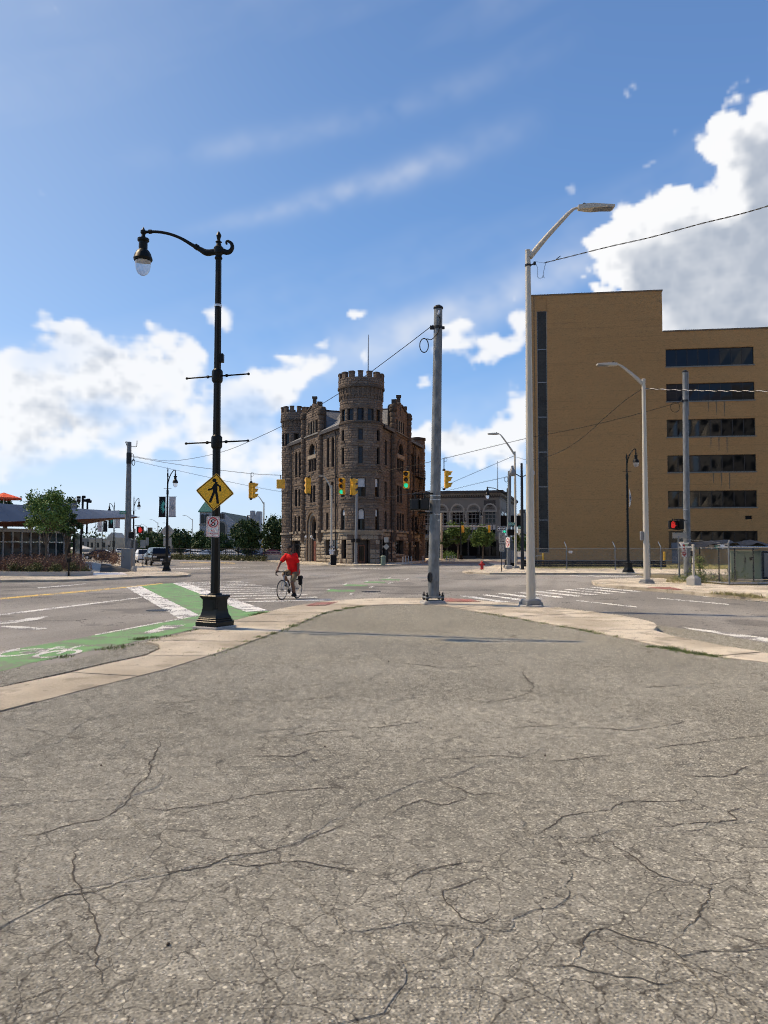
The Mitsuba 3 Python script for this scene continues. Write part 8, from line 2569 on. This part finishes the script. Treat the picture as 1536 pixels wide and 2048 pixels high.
# head with jaw, nose, ears
hc = np.array([.52, -.015, 1.725])
skull = m3.Manifold.batch_hull([m3.Manifold.sphere(r_, 24).translate(tuple(hc + np.array(q))) for q, r_ in (((-.02, 0, .035), .088), ((.02, 0, .03), .08), ((.045, 0, -.06), .045), ((.05, 0, -.085), .03), ((.0, 0, -.03), .068))])
nose = m3.Manifold.batch_hull([m3.Manifold.sphere(r_, 10).translate(tuple(hc + np.array(q))) for q, r_ in (((.09, 0, .03), .010), ((.108, 0, -.018), .014), ((.085, .014, -.02), .010), ((.085, -.014, -.02), .010))])
ears = [m3.Manifold.sphere(.03, 12).scale((.6, .35, 1)).translate(tuple(hc + np.array([-.01, s * .082, -.005]))) for s in (-1, 1)]
head = skull + nose + ears[0] + ears[1]
hv, hf = arr(head)


def hand(wr, d, up, side, curl):
    """Palm, four fingers of unequal length bent at two knuckles and a thumb."""
    d, up = np.array(d, float), np.array(up, float)
    d /= np.linalg.norm(d)
    sd = np.cross(d, up)
    sd /= np.linalg.norm(sd)
    up = np.cross(sd, d)
    wr = np.array(wr)
    S = lambda p_, r_: m3.Manifold.sphere(r_, 10).translate(tuple(map(float, p_)))  # noqa: E731
    out = m3.Manifold.batch_hull([S(wr, .026), S(wr + d * .085 + sd * .032, .016), S(wr + d * .09 - sd * .03, .016)])
    for i, ln in enumerate((.068, .078, .072, .056)):
        p0 = wr + d * .088 + sd * (.033 - .022 * i)
        a1, a2 = curl, curl * 2.1
        p1 = p0 + (d * math.cos(a1) - up * math.sin(a1)) * ln * .55
        p2 = p1 + (d * math.cos(a2) - up * math.sin(a2)) * ln * .5
        out = out + m3.Manifold.batch_hull([S(p0, .0105), S(p1, .0095)]) + m3.Manifold.batch_hull([S(p1, .0095), S(p2, .008)])
    t0 = wr + d * .03 + sd * side * .026
    t1 = t0 + (d * .6 + sd * side * .75 - up * .2) * .04
    t2 = t1 + (d * .8 + sd * side * .1 - up * .5) * .034
    return arr(out + m3.Manifold.batch_hull([S(t0, .014), S(t1, .0115)]) + m3.Manifold.batch_hull([S(t1, .0115), S(t2, .009)]))


h1 = hand(J['wrL'][0], (.08, .02, -1), (.9, .3, 0), -1, .35)
h2 = hand(np.array(J['wrR'][0]) + [.0, 0, .0], (.9, .25, -.55), (.5, 0, .8), -1, .95)
rider = thing('person', 'cyclist in loose red t-shirt, tan shorts and black cap riding one handed', 'person')
part(rider, 'body', mv(cat((v, f), (hv, hf), h1, h2), BM), 'skin', 60)
# face marks and cap
ey = [ball(hc + np.array([.082, s * .032, .022]), .011, 8) for s in (-1, 1)]
part(rider, 'eyes', mv(cat(*ey), BM), 'black_plain', 60)
part(rider, 'mouth', mv(bx(hc + np.array([.072, -.024, -.058]), hc + np.array([.080, .024, -.050])), BM), 'cloth_black')
cap = m3.Manifold.batch_hull([m3.Manifold.sphere(r_, 24).translate(tuple(hc + np.array(q))) for q, r_ in (((-.02, 0, .048), .096), ((.015, 0, .045), .088))]).trim_by_plane((.12, 0, 1), float((hc + np.array([0, 0, .045]))[2] + .12 * hc[0]))
brim = m3.Manifold.batch_hull([m3.Manifold.cylinder(.012, .075, .075, 20).translate(tuple(hc + np.array([.03, 0, .05]))), m3.Manifold.cylinder(.010, .06, .06, 20).translate(tuple(hc + np.array([.115, 0, .035])))])
part(rider, 'cap', mv(cat(arr(cap), arr(brim)), BM), 'cloth_black', 50)
part(rider, 'hair', mv(arr(m3.Manifold.sphere(.088, 20).translate(tuple(hc + np.array([-.03, 0, .015])))), BM), 'cloth_black', 60)


def cloth(bones_, J_, seed, amp=.012, trims=()):
    out = None
    for b in bones_:
        q = m3.Manifold.batch_hull([m3.Manifold.sphere(r_, 20).translate(tuple(map(float, p_))) for p_, r_ in [J_[c_] for c_ in b]])
        out = q if out is None else out + q
    for nrm_, off in trims:
        out = out.trim_by_plane(nrm_, off)
    out = out.refine_to_length(.025)
    v_, f_ = arr(out)
    t = trimesh.Trimesh(v_, f_, process=True)
    trimesh.smoothing.filter_taubin(t, iterations=5)
    v_ = np.array(t.vertices)
    n_ = np.array(t.vertex_normals)
    folds = (meshkit.fbm(v_ * [9, 9, 5], 3, seed) - .5) * 2
    return v_ + n_ * (folds * amp)[:, None], np.array(t.faces)


def grow(keys, dr_):
    return {k_: (J[k_][0], J[k_][1] + dr_) for k_ in keys}


JS = grow(('waistL', 'waistR', 'chestL', 'chestR', 'shL', 'shR', 'hipL', 'hipR', 'neck'), .018)
JS['hemL'], JS['hemR'] = ((.235, .12, .90), .118), ((.26, -.11, .95), .108)
JS['slL'] = (tuple(np.array(J['shL'][0]) * .30 + np.array(J['elL'][0]) * .70), .070)
JS['slR'] = (tuple(np.array(J['shR'][0]) * .34 + np.array(J['elR'][0]) * .66), .074)
JS['neck'] = ((.44, 0, 1.53), .085)
JS['belly'] = ((.33, 0, 1.14), .155)
part(rider, 'tshirt', mv(cloth([('waistL', 'waistR', 'chestL', 'chestR', 'belly'), ('hipL', 'hipR', 'waistL', 'waistR', 'hemL', 'hemR', 'belly'), ('chestL', 'shL'), ('chestR', 'shR'), ('chestL', 'chestR', 'neck'), ('shL', 'slL'), ('shR', 'slR')], JS, 3, .034), BM), 'shirt_red', 60)
JP = grow(('hipL', 'hipR', 'knL', 'knR'), .022)
JP['midL'] = (tuple(np.array(J['hipL'][0]) * .22 + np.array(J['knL'][0]) * .78), .098)
JP['midR'] = (tuple(np.array(J['hipR'][0]) * .12 + np.array(J['knR'][0]) * .88), .100)
part(rider, 'shorts', mv(cloth([('hipL', 'hipR'), ('hipL', 'midL'), ('hipR', 'midR')], JP, 5, .012), BM), 'shorts_tan', 60)
JF = {k_: (J[k_][0], J[k_][1] + .012) for k_ in ('heelL', 'toeL', 'heelR', 'toeR')}
JF['sockL'], JF['sockR'] = ((.39, .12, .24), .052), ((.41, -.127, .60), .052)
JF['anL'], JF['anR'] = (J['anL'][0], .052), (J['anR'][0], .052)
for s in 'LR':
    part(rider, 'shoe', mv(cloth([('heel' + s, 'toe' + s), ('heel' + s, 'an' + s), ('an' + s, 'sock' + s)], JF, 7, .002), BM), 'cloth_black', 60)
